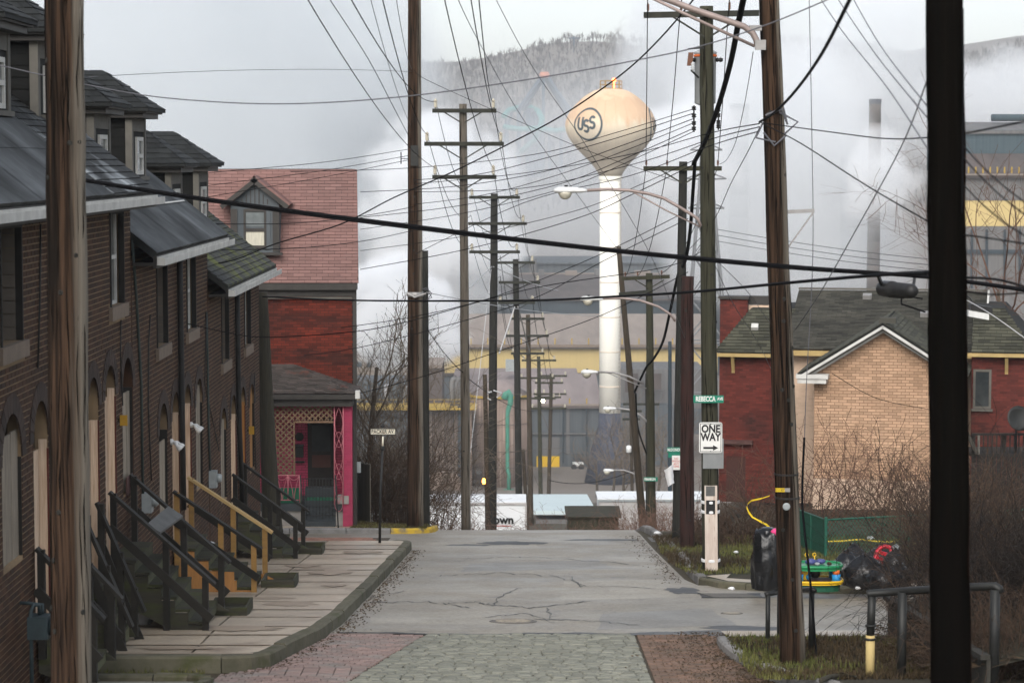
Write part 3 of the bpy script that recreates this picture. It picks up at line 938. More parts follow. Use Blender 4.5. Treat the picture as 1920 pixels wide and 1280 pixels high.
def tufts(name, m, spots, h=(.03, .09), spread=.03, parent=None):
    mb = MB()
    for (x, y, z) in spots:
        for k in range(3):
            a = R.uniform(0, 6.3)
            hh = R.uniform(*h)
            bx, by = x + R.uniform(-.03, .03), y + R.uniform(-.03, .03)
            w = .006 + .004 * R.random()
            ca, sa = math.cos(a), math.sin(a)
            lx, ly = ca * spread * R.uniform(.3, 1.6), sa * spread * R.uniform(.3, 1.6)
            mb.add([(bx - sa * w, by + ca * w, z), (bx + sa * w, by - ca * w, z), (bx + lx, by + ly, z + hh)], [(0, 1, 2)])
    return mb.build(name, m, parent, kind='stuff')
sp = []
for _ in range(700):
    x, y = R.uniform(-8.5, -4.1), R.uniform(31.1, 32.05)
    sp.append((x, y, G(x, y)))
tufts('weed_grass', 'grass_green', sp, (.03, .08))

# far corner of the cross street (porch side) with a yellow painted kerb
c2 = struct(strip(lambda y: -12, lambda y: -3.0, 63.4, 66.2, .4, 6, .12, '', ''), 'porch_pavement', 'concrete')
k2 = struct(strip(lambda y: -12, lambda y: -11.9, 63.3, 63.5, .2, 1, 0, '', ''), 'cross_street_kerb', 'kerb_grey')
kerb_run([(-12, 63.3), (-8, 63.3), (-5.5, 63.25), (-3.2, 63.15)], k2, .15, .13, 'kerb_grey', 1.4)
kerb_run([(-3.2, 63.15), (-2.6, 63.2), (-2.2, 63.6), (-2.05, 64.6), (-2.02, 66)], k2, .15, .13, 'kerb_yellow', .9)
v2 = struct(strip(lambda y: -4.4, lambda y: lin([(63.2, -2.8), (64, -2.25), (66, -2.15)], y), 63.3, 69, .4, 5, .11, '', ''), 'corner_verge', 'verge_soil')

# verge and pavement on the sign-post corner
kr = [onG(*p) for p in ((1900, 1116), (1700, 1114), (1560, 1113), (1440, 1109), (1350, 1103), (1308, 1093), (1290, 1077), (1275, 1053), (1256, 1033), (1240, 1019), (1228, 1008))]
KR = [(p.x, p.y) for p in kr] + [(3.5, 70)]
def patch(outer, inner, nt, dz, name, m):
    mb = MB()
    n = len(outer)
    for j in range(nt + 1):
        t = j / nt
        for (a, b), (c, d) in zip(outer, inner):
            x, y = a + (c - a) * t, b + (d - b) * t
            mb.v.append((x, y, G(x, y) + dz))
    for j in range(nt):
        for i in range(n - 1):
            k = j * n + i
            mb.f.append((k, k + n, k + n + 1, k + 1))
    return struct(mb, name, m)
inn = [(14, 45.6), (12, 46), (11, 47), (10, 48), (10, 50), (10, 52), (10, 54), (10, 56), (10, 59), (10, 62), (10, 66), (10, 72)]
KRi = [(a + (.12 if i > 6 else .05), b + (.14 if i < 7 else 0)) for i, (a, b) in enumerate(KR)]
verge = patch(KRi, inn, 10, .12, 'verge', 'verge_soil')
patch([(14, 46), (14, 72)], [(40, 45.6), (40, 72)], 4, .10, 'back_lot', 'verge_soil')
patch([(10, 46.0), (10, 72)], [(14.02, 45.9), (14.02, 72)], 2, .11, 'back_lot', 'verge_soil')
krb = struct(strip(lambda y: 3.5, lambda y: 3.6, 60, 62, 1, 1, -.02, '', ''), 'corner_kerb', 'kerb_grey')
kerb_run(KR[:6], krb, .16, .125, 'kerb_stone', 1.6, inner=-1)
kerb_run(KR[5:], krb, .17, .13, 'kerb_grey', .9, inner=-1)
# concrete apron inside the corner
ap = [(a + .18, b + .2) for a, b in KR[:6]]
ap2 = [(a + .2, b + .95) for a, b in KR[:5]] + [(KR[5][0] + .7, KR[5][1] + .7)]
patch(ap, ap2, 3, .131, 'corner_apron', 'concrete')
# storm drain grate
g0 = onG(1318, 1121)
t = thing('storm_drain', (g0.x + .6, g0.y, g0.z), 'long dark storm drain grate against the kerb below the one way sign', 'storm drain')
L_ = onG(1432, 1121).x - g0.x
dS = .85
sl_ = (G(g0.x, g0.y + dS) - G(g0.x, g0.y)) / dS
mb = MB(); mb.obox((g0.x, g0.y, G(g0.x, g0.y) + .006), (L_, 0, 0), (0, dS, sl_ * dS), (0, 0, .003)); mb.build('pit_shade_sheet', 'sign_black', t)  # flat black sheet on the road painted as the shade under the grate
for yy in (g0.y - .03, g0.y + dS): MB().obox((g0.x - .03, yy, G(g0.x, yy) + .004), (L_ + .06, 0, 0), (0, .03, 0), (0, 0, .012)).build('frame_bar', 'iron_black', t)
pm = MB(); pm.obox((-.02, 0, 0), (.035, 0, 0), (-.18, dS, sl_ * dS), (0, 0, .012)); me = pm.mesh('bar', 'manhole_iron')
for i in range(18): inst('bar', me, (g0.x + .22 + (L_ - .25) * i / 18, g0.y, g0.z + .010), None, t)

# near verge with cut stone kerb
kn = [onG(*p) for p in ((1362, 1213), (1385, 1222), (1420, 1236), (1470, 1255), (1530, 1283))]
KN = [(p.x, p.y) for p in kn] + [(3.75, 29), (3.9, 26)]
KN = [(2.98, 34.9), (2.97, 34.2), (3.03, 33.3), (3.2, 32.2), (3.45, 31.2), (3.75, 29.5), (4.0, 26)]
nk = struct(strip(lambda y: 4.1, lambda y: 4.2, 26, 27, 1, 1, -.03, '', ''), 'near_verge_kerb', 'kerb_grey')
kerb_run(KN, nk, .17, .13, 'kerb_grey', .95, inner=1)
patch([(a + .15, b) for a, b in KN], [(12, 35.0), (12, 34.2), (12, 33.3), (12, 32.2), (12, 31.2), (12, 29.5), (12, 26)], 12, .12, 'near_verge', 'verge_soil')
kerb_run([(2.98, 34.92), (5, 34.97), (14, 35.02)], nk, .12, .125, 'kerb_grey', 1.2, inner=-1)
patch([(3.15, 34.9), (6.5, 34.95)], [(3.1, 35.5), (6.5, 35.6)], 1, .126, 'verge_edging', 'concrete')
patch([(3.25, 35.45), (14, 35.55)], [(3.25, 37.6), (14, 37.6)], 4, .002, 'side_gutter', 'asphalt')
sp1, sp2 = [], []
for _ in range(9000):
    x, y = R.uniform(3.1, 9), R.uniform(29.5, 34.8)
    z = G(x, y) + .12
    f = math.sin(x * 2.1 + 1) + math.sin(y * 1.9 + x) + R.uniform(-1, 1)
    (sp1 if (f > .2 and x < 6) or f > 1.5 else sp2).append((x, y, z))
for _ in range(16000):
    y = R.uniform(45.9, 60)
    x = R.uniform(3.3, 11.5)
    kx = lin([(45.4, 4.2), (46.2, 3.6), (47.5, 3.25), (50, 3.1), (53, 3.1), (58, 3.3), (64, 3.4)], y)
    if x < kx + .2: continue
    if y < 46.9 and x < 6: continue
    f = math.sin(x * 1.3) + math.sin(y * .9 + x * .7) + R.uniform(-1, 1)
    (sp1 if f > -.35 else sp2).append((x, y, G(x, y) + .12))
for _ in range(3000):
    x, y = R.uniform(-4.3, -2.3), R.uniform(63.4, 68)
    (sp1 if R.random() < .6 else sp2).append((x, y, G(x, y) + .11))
tufts('grass', 'grass_green', sp1, (.03, .10), .04)
tufts('dry_grass', 'grass_dry', sp2, (.03, .12), .06)
sp = [(R.uniform(3.3, 6), R.uniform(30, 34.8), 0) for _ in range(1500)]
litter('fallen_leaves', 'leaf_litter', [(x, y, G(x, y) + .13) for x, y, _ in sp], None, (.02, .06))
# ------------------------------------------------------------------ brown brick row houses
V3 = Vector
YU, ZU, XU = V3((0, 1, 0)), V3((0, 0, 1)), V3((1, 0, 0))
FX = -5.9
def wall_holes(mb, O, U, V, N, W, H, holes, th):
    """solid wall, its face on the plane, its body behind it, openings left free"""
    O, U, V, N = V3(O), V3(U), V3(V), V3(N)
    es = sorted(set([0, H] + [min(H, max(0, h[2])) for h in holes] + [min(H, max(0, h[3])) for h in holes]))
    for a, b in zip(es, es[1:]):
        if b - a < .002: continue
        free = [(0, W)]
        m_ = (a + b) / 2
        for h in holes:
            if h[2] < m_ < h[3]:
                nf = []
                for (p, q) in free:
                    if h[1] <= p or h[0] >= q: nf.append((p, q))
                    else:
                        if h[0] - p > .004: nf.append((p, h[0]))
                        if q - h[1] > .004: nf.append((h[1], q))
                free = nf
        for (p, q) in free:
            mb.obox(O + U * p + V * a - N * th, U * (q - p), V * (b - a), N * th)
    return mb

def arch_ring(parent, yc, ztop, w, n=13, th=.24, name='arch_brick'):
    r = w / 2
    c = V3((FX, yc, ztop - r))
    pm = MB()
    for i in range(n):
        a0, a1 = math.pi * i / n + .012, math.pi * (i + 1) / n - .012
        vs = []
        for x in (-.01, .010):
            for (rr, a) in ((r, a0), (r, a1), (r + th, a1), (r + th, a0)):
                vs.append(c + V3((x, math.cos(a) * rr, math.sin(a) * rr)))
        pm = MB()
        pm.add(vs, [(3, 2, 1, 0), (4, 5, 6, 7), (0, 1, 5, 4), (1, 2, 6, 5), (2, 3, 7, 6), (3, 0, 4, 7)])
        pm.build(name, 'arch_brick', parent)

def ground_opening(h, yc, w, ztop, zbot, zboard, kind, bmat, red=False):
    """arched opening closed with boards"""
    o = MB().obox((FX - .19, yc - w / 2, ztop - w * .5 - .04), (.02, 0, 0), (0, w, 0), (0, 0, w * .5 + .04)).build('transom', 'glass_dark', h)
    if zboard < ztop - w * .5:
        MB().obox((FX - .188, yc - w / 2, zboard), (.02, 0, 0), (0, w, 0), (0, 0, ztop - w * .5 - .04 - zboard)).build('transom', 'glass_dark' if kind != 'plate' else 'grey_trim', h)
    nb = 3
    bw = w / nb
    rec = .15 if kind == 'door' else .075
    for i in range(nb):
        MB().obox((FX - rec - .006 * (i % 2), yc - w / 2 + bw * i + .004, zbot), (.025, 0, 0), (0, bw - .008, 0), (0, 0, zboard - zbot - R.uniform(0, .05))).build('board', bmat, h)
    if kind == 'door':
        dj = MB().obox((FX - .122, yc + w / 2 - .024, zbot), (.105, 0, 0), (0, .022, 0), (0, 0, zboard - zbot + R.uniform(0, .15))).build('door_jamb', bmat, h)
        MB().obox((FX - .016, yc + w / 2 - .03, zbot), (.02, 0, 0), (0, .028, 0), (0, 0, zboard - zbot)).build('jamb_edge', 'board_red_edge', dj)
    else:
        MB().obox((FX - .15, yc + w / 2 - .022, zbot), (.142, 0, 0), (0, .02, 0), (0, 0, ztop - w / 2 - zbot)).build('window_jamb', 'dark_wood_trim', h)
    MB().obox((FX - .15, yc - w / 2 + .002, zbot), (.142, 0, 0), (0, .02, 0), (0, 0, ztop - w / 2 - zbot)).build('door_jamb', 'board_red_edge' if red else 'dark_wood_trim', h)
    arch_ring(h, yc, ztop, w)

def upper_window(h, yc, w, ztop, zbot, kind):
    y0, y1 = yc - w / 2, yc + w / 2
    MB().obox((FX - .02, y0 - .14, zbot - .2), (.075, 0, 0), (0, w + .28, 0), (0, 0, .2)).build('sill', 'stone_sill', h)
    dep = .30 if kind == 'siding' else .13
    fr = MB()
    for a in (y0, y1 - .055): fr.obox((FX - .07, a, zbot), (.085, 0, 0), (0, .055, 0), (0, 0, ztop - zbot))
    fr.obox((FX - .07, y0 + .055, ztop - .06), (.085, 0, 0), (0, w - .11, 0), (0, 0, .06))
    f = fr.build('window_frame', 'dark_wood_trim', h)
    if kind == 'siding':
        k = 9
        hh = (ztop - zbot) / k
        for i in range(k):
            q = MB().obox((FX - dep, y1 - .075 + (.0), zbot + hh * i + .004), (dep - .07, 0, 0), (0, .02, 0), (0, 0, hh - .008))
            q.build('siding_board', 'siding_beige', f)
    MB().obox((FX - dep - .02, y0, zbot), (.02, 0, 0), (0, w, 0), (0, 0, ztop - zbot)).build('pane', 'glass_pale' if kind == 'pale' else 'glass_dark', f)
    sa = MB()
    zm = (zbot + ztop) / 2
    d0 = FX - dep + .002
    for (a, b, c, d) in ((y0 + .06, y0 + .11, zbot, ztop), (y1 - .13, y1 - .08, zbot, ztop)):
        sa.obox((d0, a, c), (.035, 0, 0), (0, b - a, 0), (0, 0, d - c))
    sa.obox((d0, y0 + .11, zm - .03), (.045, 0, 0), (0, w - .24, 0), (0, 0, .06))
    sa.obox((d0, y0 + .11, zbot), (.035, 0, 0), (0, w - .24, 0), (0, 0, .05))
    sa.build('sash', 'white_trim' if kind != 'siding' else 'dark_wood_trim', f)

def hip_dormer(h, yc, ze, house_e):
    """roof dormer with corner boards, a sash window and a hipped roof"""
    X0 = -6.9
    zr = house_e + .8 * (-5.5 - X0)
    hw = .74
    mb = MB()
    mb.obox((X0 - 1.6, yc - hw, zr - .6), (1.6, 0, 0), (0, 2 * hw, 0), (0, 0, ze - zr + .6))
    d = mb.build('dormer', 'dormer_siding', h)
    n = 8
    for i in range(n):      # lap siding on the near cheek
        z0 = zr - .3 + (ze - zr + .3) * i / n
        q = MB()
        hh = (ze - zr + .3) / n
        q.add([(X0 - 1.55, yc - hw - .02, z0), (X0 - .12, yc - hw - .02, z0), (X0 - .12, yc - hw - .004, z0 + hh), (X0 - 1.55, yc - hw - .004, z0 + hh), (X0 - 1.55, yc - hw, z0), (X0 - .12, yc - hw, z0)], [(0, 1, 2, 3), (0, 4, 5, 1)])
        q.build('siding_board', 'dormer_siding', d)
    for s in (-1, 1):
        MB().obox((X0 - .1, yc + s * hw - .085 + (-.01 if s < 0 else .01), zr - .3), (.125, 0, 0), (0, .17, 0), (0, 0, ze - zr + .3)).build('corner_board', 'grey_trim', d)
    MB().obox((X0, yc - hw + .1, ze - .24), (.02, 0, 0), (0, 2 * hw - .2, 0), (0, 0, .24)).build('frieze_board', 'grey_trim', d)
    w, z0, z1 = .78, zr + .05, ze - .34
    MB().obox((X0 - .02, yc - w / 2, z0), (.028, 0, 0), (0, w, 0), (0, 0, z1 - z0)).build('pane', 'glass_pale', d)
    sa = MB()
    for a in (yc - w / 2, yc + w / 2 - .07): sa.obox((X0 + .009, a, z0), (.035, 0, 0), (0, .07, 0), (0, 0, z1 - z0))
    zm = (z0 + z1) / 2
    for z in (z0, zm - .035, z1 - .07): sa.obox((X0 + .009, yc - w / 2 + .07, z), (.035, 0, 0), (0, w - .14, 0), (0, 0, .07))
    sa.build('sash', 'white_trim', d)
    MB().obox((X0, yc - .62, z0 - .1), (.12, 0, 0), (0, 1.24, 0), (0, 0, .07)).build('sill', 'grey_trim', d)
    # cornice in two steps, then the hipped roof
    xe, ye = X0 + .36, hw + .34
    MB().obox((X0 - 2.2, yc - ye + .14, ze), (2.2 + .24, 0, 0), (0, 2 * ye - .28, 0), (0, 0, .09)).obox((X0 - 2.4, yc - ye + .05, ze + .09), (2.4 + .31, 0, 0), (0, 2 * ye - .1, 0), (0, 0, .08)).build('cornice', 'gutter_dark', d)
    zb, zt = ze + .17, ze + .88
    xr_, xb = xe - ye * .92, -9.6
    A, B = V3((xe, yc - ye, zb)), V3((xe, yc + ye, zb))
    Cc, D = V3((xb, yc + ye, zb)), V3((xb, yc - ye, zb))
    E, Fp = V3((xr_, yc, zt)), V3((xb, yc, zt))
    rf = MB()
    dz = V3((0, 0, .05))
    rf.add([A, B, Cc, D, E, Fp, A - dz, B - dz, Cc - dz, D - dz], [(0, 1, 4), (3, 0, 4, 5), (1, 2, 5, 4), (0, 6, 7, 1), (3, 9, 6, 0), (1, 7, 8, 2), (6, 9, 8, 7), (2, 8, 9, 3, 5)])
    rf.build('dormer_roof', 'dormer_shingle', d)
    # shingle courses on the three slopes
    sh = MB()
    def slope(P0, P1, Q0, Q1, rows):
        for r in range(rows):
            t0, t1 = r / rows, (r + 1.12) / rows
            a, b = P0.lerp(Q0, t0), P1.lerp(Q1, t0)
            c, e = P0.lerp(Q0, min(1, t1)), P1.lerp(Q1, min(1, t1))
            L = (b - a).length
            k = max(1, int(L / .27))
            nn = (b - a).cross(c - a)
            if nn.length < 1e-6: nn = (b - a).cross(e - a)
            nn.normalize()
            if nn.z < 0: nn = -nn
            sh_ = .5 * (r % 2)
            us = [0] + [min(1, (i + sh_) / k) for i in range(1, k)] + [1]
            for u, v in zip(us, us[1:]):
                if v - u < .02: continue
                g = .008 / max(.3, L)
                h1 = nn * R.uniform(.016, .03)
                a1, b1 = a.lerp(b, u + g), a.lerp(b, v - g)
                c1, e1 = c.lerp(e, u + g), c.lerp(e, v - g)
                fs = [(0, 1, 2, 3), (4, 5, 1, 0)]
                sh.add([a1 + h1, b1 + h1, e1 + nn * .008, c1 + nn * .008, a1, b1], fs)
    slope(A, B, E, E, 7)
    slope(D, A, Fp, E, 7)
    slope(B, Cc, E, Fp, 7)
    sh.build('shingle_courses', 'dormer_shingle', d, kind='stuff')

def row_house(y0, y1, ze, label, wins, opens, roofkind, dorm, floor):
    zb = G(FX, y1) - .15
    h = thing('row_house', (FX, (y0 + y1) / 2, G(FX, (y0 + y1) / 2) + .19), label, 'row house', 'brown brick row houses stepping down the street')
    W, H = y1 - y0, ze - .12 - zb
    holes = []
    for (yc, w, zt, zbt, k) in wins: holes.append((yc - w / 2 - y0, yc + w / 2 - y0, zbt - zb, zt - zb))
    for (yc, w, zt, zbt, zbd, k, bm, rd_) in opens: holes.append((yc - w / 2 - y0, yc + w / 2 - y0, zbt - zb, zt - zb))
    bh = []
    for i, x in enumerate(holes): bh.append(x)
    for (yc, w, zt, zbt, k) in wins: bh.append((yc - w / 2 - .14 - y0, yc + w / 2 + .14 - y0, zbt - .2 - zb, zbt - zb))
    mb = wall_holes(MB(), (FX - .009, y0, zb), YU, ZU, XU, W, H, holes, .3)
    wl_ = mb.build('wall', 'brown_mortar', h)
    masonry(wl_, 'brick', (FX - .009, y0, zb), YU, ZU, XU, W, H, .216, .077, .017, .009, 'brown_brick', bh)
    # the rest of the shell
    zr = ze + .8 * 4.2
    mb = MB()
    for y in (y0 + .01, y1 - .26):
        mb.prism([(FX - .31, y, zb), (FX - .31, y, ze - .12), (-9.7, y, zr - .25), (-13.5, y, ze - .12), (-13.5, y, zb)], (0, .25, 0))
    mb.obox((FX - .309, y0 - .014, zb), (.312, 0, 0), (0, .012, 0), (0, 0, H))
    mb.obox((-13.5, y0 + .26, zb), (.25, 0, 0), (0, W - .52, 0), (0, 0, H))
    mb.build('side_wall', 'brown_brick', h)
    MB().obox((FX - .75, y0 + .3, zb), (.05, 0, 0), (0, W - .6, 0), (0, 0, H)).build('dark_interior_sheet', 'dark_wood_trim', h)  # dark sheet standing in for the shade inside the openings
    # roof
    ov = V3((-5.5, 0, ze))
    up = V3((-4.2, 0, 3.36))
    nrm = V3((.8, 0, 1)).normalized()
    a, b = V3((-5.5, y0 - .02, ze)), V3((-5.5, y1 + .12, ze))
    mb = MB()
    mb.add([a, b, b + up, a + up, a - nrm * .1, b - nrm * .1, b + up - nrm * .1, a + up - nrm * .1,
            V3((-13.9, y0 - .02, ze)), V3((-13.9, y1 + .12, ze))],
           [(0, 1, 2, 3), (4, 7, 6, 5), (0, 4, 5, 1), (1, 5, 6, 2), (0, 3, 7, 4), (3, 2, 9, 8)])
    rf = mb.build('roof', 'roof_roll' if roofkind != 'moss' else 'mossy_shingle', h)
    upn = up.normalized()
    SL = up.length
    def sheets(ya, yb, n):
        wv = (yb - ya) / n
        for i in range(n):
            for (s0, s1) in ((0, 1.02), (1.0, 2.1), (2.08, SL)):
                lift = nrm * (.006 + .004 * (i % 2))
                p = V3((-5.5, ya + wv * i, ze)) + upn * s0
                MB().add([p + lift + nrm * .006, p + YU * (wv - .012) + lift + nrm * .006, p + YU * (wv - .012) + upn * (s1 - s0) + lift, p + upn * (s1 - s0) + lift,
                          p, p + YU * (wv - .012)], [(0, 1, 2, 3), (4, 5, 1, 0)]).build('roofing_sheet', 'roof_roll', rf)
    if roofkind == 'mixed':
        sheets(y0, 33.4, 7)
        masonry(rf, 'shingle', V3((-5.52, 33.42, ze)) + nrm * .004, YU, upn, nrm, y1 + .1 - 33.42, SL, .30, .15, .008, .012, 'roof_shingle', tilt=.014, vjit=.15)
    elif roofkind == 'roll':
        sheets(y0, y1 + .1, 9)
        mb = MB()
        mb.obox(V3((-5.5, y0 + .3, ze)) + upn * 1.02 + nrm * .018, YU * (y1 - y0 - .6), upn * .035, nrm * .006)
        mb.build('roof_seam', 'white_trim', rf)
    else:
        masonry(rf, 'shingle', V3((-5.52, y0, ze)) + nrm * .004, YU, upn, nrm, y1 + .1 - y0, SL, .30, .14, .008, .012, 'mossy_shingle', tilt=.016, vjit=.15)
    # gutter, fascia, soffit
    g = MB()
    yb = y1 + .12
    g.obox((-5.50, y0 - .02, ze - .19), (.11, 0, 0), (0, yb - y0, 0), (0, 0, .02))
    g.obox((-5.39, y0 - .02, ze - .19), (.016, 0, 0), (0, yb - y0, 0), (0, 0, .105))
    g.obox((-5.50, y0 - .02, ze - .168), (.012, 0, 0), (0, yb - y0, 0), (0, 0, .11))
    g.obox((-5.486, y0 - .015, ze - .168), (.094, 0, 0), (0, .012, 0), (0, 0, .1))
    g.build('gutter', 'white_trim', h)
    MB().obox((-5.56, y0, ze - .24), (.05, 0, 0), (0, W + .1, 0), (0, 0, .2)).obox((FX + .012, y0 + .01, ze - .2), (.33, 0, 0), (0, W + .08, 0), (0, 0, .05)).build('fascia', 'gutter_dark', h)
    for w_ in wins: upper_window(h, *w_)
    for o_ in opens: ground_opening(h, *o_)
    for yc in dorm: hip_dormer(h, yc, ze + 2.2, ze)
    return h

def wn(ze, yc, k): return (yc, 1.25, ze - .26, ze - 1.68, k)
h1 = row_house(24.6, 37.42, -.48, 'nearest brown brick row house with the partly sheeted, partly shingled roof with painted-on sheen', [wn(-.48, y, k) for y, k in ((28.45, 'siding'), (32.3, 'siding'), (36.1, 'dark'))],
    [(28.35, 1.15, -2.98, -4.75, -3.2, 'win', 'board_grey', False), (30.1, .95, -3.0, -5.9, -3.65, 'door', 'board_pale', True), (33.9, .9, -3.05, -5.9, -3.7, 'door', 'board_pale', True),
     (35.35, .95, -3.0, -5.9, -3.5, 'door', 'board_pale', True), (36.95, 1.0, -3.02, -5.1, -3.55, 'win', 'board_grey', False)], 'mixed', (32.5, 36.1), -5.9)
h2 = row_house(37.46, 46.82, -1.44, 'middle brown brick row house with a dark roll roofing slope and pale seam', [wn(-1.44, y, k) for y, k in ((40.7, 'siding'), (44.4, 'pale'))],
    [(40.7, 1.0, -4.1, -5.95, -4.75, 'win', 'board_grey', False), (42.2, .95, -4.05, -6.85, -4.5, 'door', 'board_pale', True), (43.75, .95, -4.05, -6.85, -4.5, 'door', 'board_pale', True),
     (45.4, 1.0, -4.1, -6.2, -4.25, 'win', 'board_grey', False)], 'roll', (40.75, 44.75), -6.85)
h3 = row_house(46.86, 56.3, -2.45, 'last brown brick row house with mossy green shingles, next to the cross street', [wn(-2.45, y, k) for y, k in ((49.6, 'siding'), (53.8, 'pale'))],
    [(49.2, 1.0, -5.05, -6.95, -5.3, 'win', 'board_grey', False), (50.95, .95, -4.95, -7.85, -5.55, 'door', 'board_pale', True), (52.75, .95, -4.95, -7.85, -5.4, 'door', 'board_amber', True),
     (54.6, 1.0, -5.05, -7.0, -5.1, 'win', 'board_amber', False)], 'moss', (49.7, 54.0), -7.85)

# fittings on the facades
def facade_tube(h, pts, r, name, m):
    MB().tube([onX(a, b, FX + o) for a, b, o in pts], r, 8).build(name, m, h, True)
facade_tube(h2, [(352, 478, .1), (344, 482, .09), (337, 492, .07), (338, 560, .07), (341, 760, .07), (344, 955, .07)], .055, 'downspout', 'iron_black')
facade_tube(h3, [(462, 540, .1), (452, 545, .09), (445, 556, .07), (446, 640, .07), (449, 800, .07), (455, 955, .07)], .055, 'downspout', 'iron_black')
facade_tube(h1, [(92, 445, .02), (94, 540, .02), (99, 700, .02), (103, 955, .02)], .022, 'conduit', 'conduit')
facade_tube(h1, [(76, 420, .02), (75, 560, .02), (71, 690, .02)], .012, 'cable', 'iron_black')
facade_tube(h1, [(248, 450, .02), (256, 560, .02), (265, 720, .02), (268, 925, .02)], .022, 'conduit', 'conduit')
facade_tube(h1, [(227, 600, .02), (226, 660, .02), (230, 760, .02)], .010, 'cable', 'iron_black')
facade_tube(h2, [(282, 590, .02), (279, 640, .02), (278, 760, .02), (284, 900, .02)], .012, 'cable', 'iron_black')
facade_tube(h3, [(387, 585, .02), (389, 660, .02), (391, 790, .02), (394, 885, .02)], .022, 'conduit', 'conduit')
facade_tube(h3, [(387, 585, .02), (384, 720, .02), (397, 780, .02), (411, 845, .02)], .010, 'cable', 'iron_black')
facade_tube(h3, [(478, 700, .02), (476, 760, .02), (480, 880, .02)], .012, 'cable', 'iron_black')
def plate(h, x0, x1, y0, y1, off, name, m, th=.05):
    c = onX((x0 + x1) / 2, (y0 + y1) / 2, FX + off)
    w = abs(onX(x1, y0, FX).y - onX(x0, y0, FX).y)
    hh = abs(onX(x0, y0, FX).z - onX(x0, y1, FX).z) * .95
    return c, w, hh
def sign_on_bracket(h, x0, x1, y0, y1):
    c = onX(x0, (y0 + y1) / 2, FX)
    w = (x1 - x0) / FPX * c.y
    hh = (y1 - y0) / FPX * c.y
    MB().obox((FX + .03, c.y, c.z - hh / 2), (w, 0, 0), (0, .025, 0), (0, 0, hh)).build('notice_box', 'yellow_paint', h)
    MB().obox((FX + .001, c.y + .005, c.z - .03), (.03, 0, 0), (0, .015, 0), (0, 0, .06)).build('bracket', 'iron_black', h)
for hh_, a in ((h1, (91, 106, 836, 859)), (h1, (221, 235, 778, 798)), (h3, (464, 474, 799, 814))): sign_on_bracket(hh_, *a)
def floodlight(h, px, py):
    c = onX(px, py, FX)
    f = MB().lathe([(.055, 0), (.055, .03), (.03, .05)], c, 12, Matrix.Rotation(math.pi / 2, 3, 'Y')).build('floodlight', 'lamp_white', h)
    for s in (-1, 1):
        MB().tube([c + V3((.04, 0, 0)), c + V3((.1, s * .1, -.02)), c + V3((.14, s * .14, -.06))], [.02, .03, .03], 8).lathe([(.025, 0), (.052, .05), (.056, .1)], c + V3((.12, s * .13, -.05)), 12, Matrix.Rotation(math.radians(130), 3, 'Y')).build('lamp_head', 'lamp_white', f, True)
floodlight(h2, 320, 828)
floodlight(h3, 357, 796)
def meter(h, x0, x1, y0, y1, m='meter_grey'):
    c = onX(x0, (y0 + y1) / 2, FX)
    w, hh = (x1 - x0) / FPX * c.y, (y1 - y0) / FPX * c.y
    b = MB().obox((FX + .004, c.y, c.z - hh / 2), (w * .7, 0, 0), (0, .24, 0), (0, 0, hh)).build('meter_box', m, h)
    MB().lathe([(.085, 0), (.085, .07), (.06, .1)], (FX + w * .7, c.y + .12, c.z + .02), 16, Matrix.Rotation(math.pi / 2, 3, 'Y')).build('meter_dial', 'meter_grey', b, True)
meter(h1, 265, 291, 925, 962)
meter(h3, 391, 411, 883, 915)
meter(h1, 99, 106, 930, 970)
c = onX(236, 912, FX)
MB().obox((FX + .004, c.y, c.z - .13), (.02, 0, 0), (0, .55, 0), (0, 0, .27)).build('wall_plate', 'rust_plate', h1)
# gas meter at the foot of the wall
c = onX(30, 1190, FX)
gm = thing('gas_meter', (FX + .25, c.y, G(FX, c.y)), 'blue grey gas meter with bent pipes at the foot of the nearest house wall', 'gas meter')
MB().obox((FX + .16, c.y - .14, c.z - .03), (.24, 0, 0), (0, .28, 0), (0, 0, .27)).build('meter_body', 'meter_blue', gm)
MB().lathe([(.1, 0), (.1, .05), (.07, .08)], (FX + .41, c.y, c.z + .1), 14, Matrix.Rotation(math.pi / 2, 3, 'Y')).build('regulator', 'meter_blue', gm, True)
MB().tube([(FX + .2, c.y - .1, G(FX, c.y) - .1), (FX + .2, c.y - .1, c.z + .3), (FX + .22, c.y - .06, c.z + .37), (FX + .28, c.y, c.z + .36), (FX + .28, c.y + .02, c.z + .24)], .025, 8).tube([(FX + .3, c.y + .1, c.z + .2), (FX + .3, c.y + .12, c.z + .34), (FX + .1, c.y + .14, c.z + .36), (FX + .02, c.y + .14, c.z + .36)], .022, 8).build('pipe', 'meter_blue', gm, True)

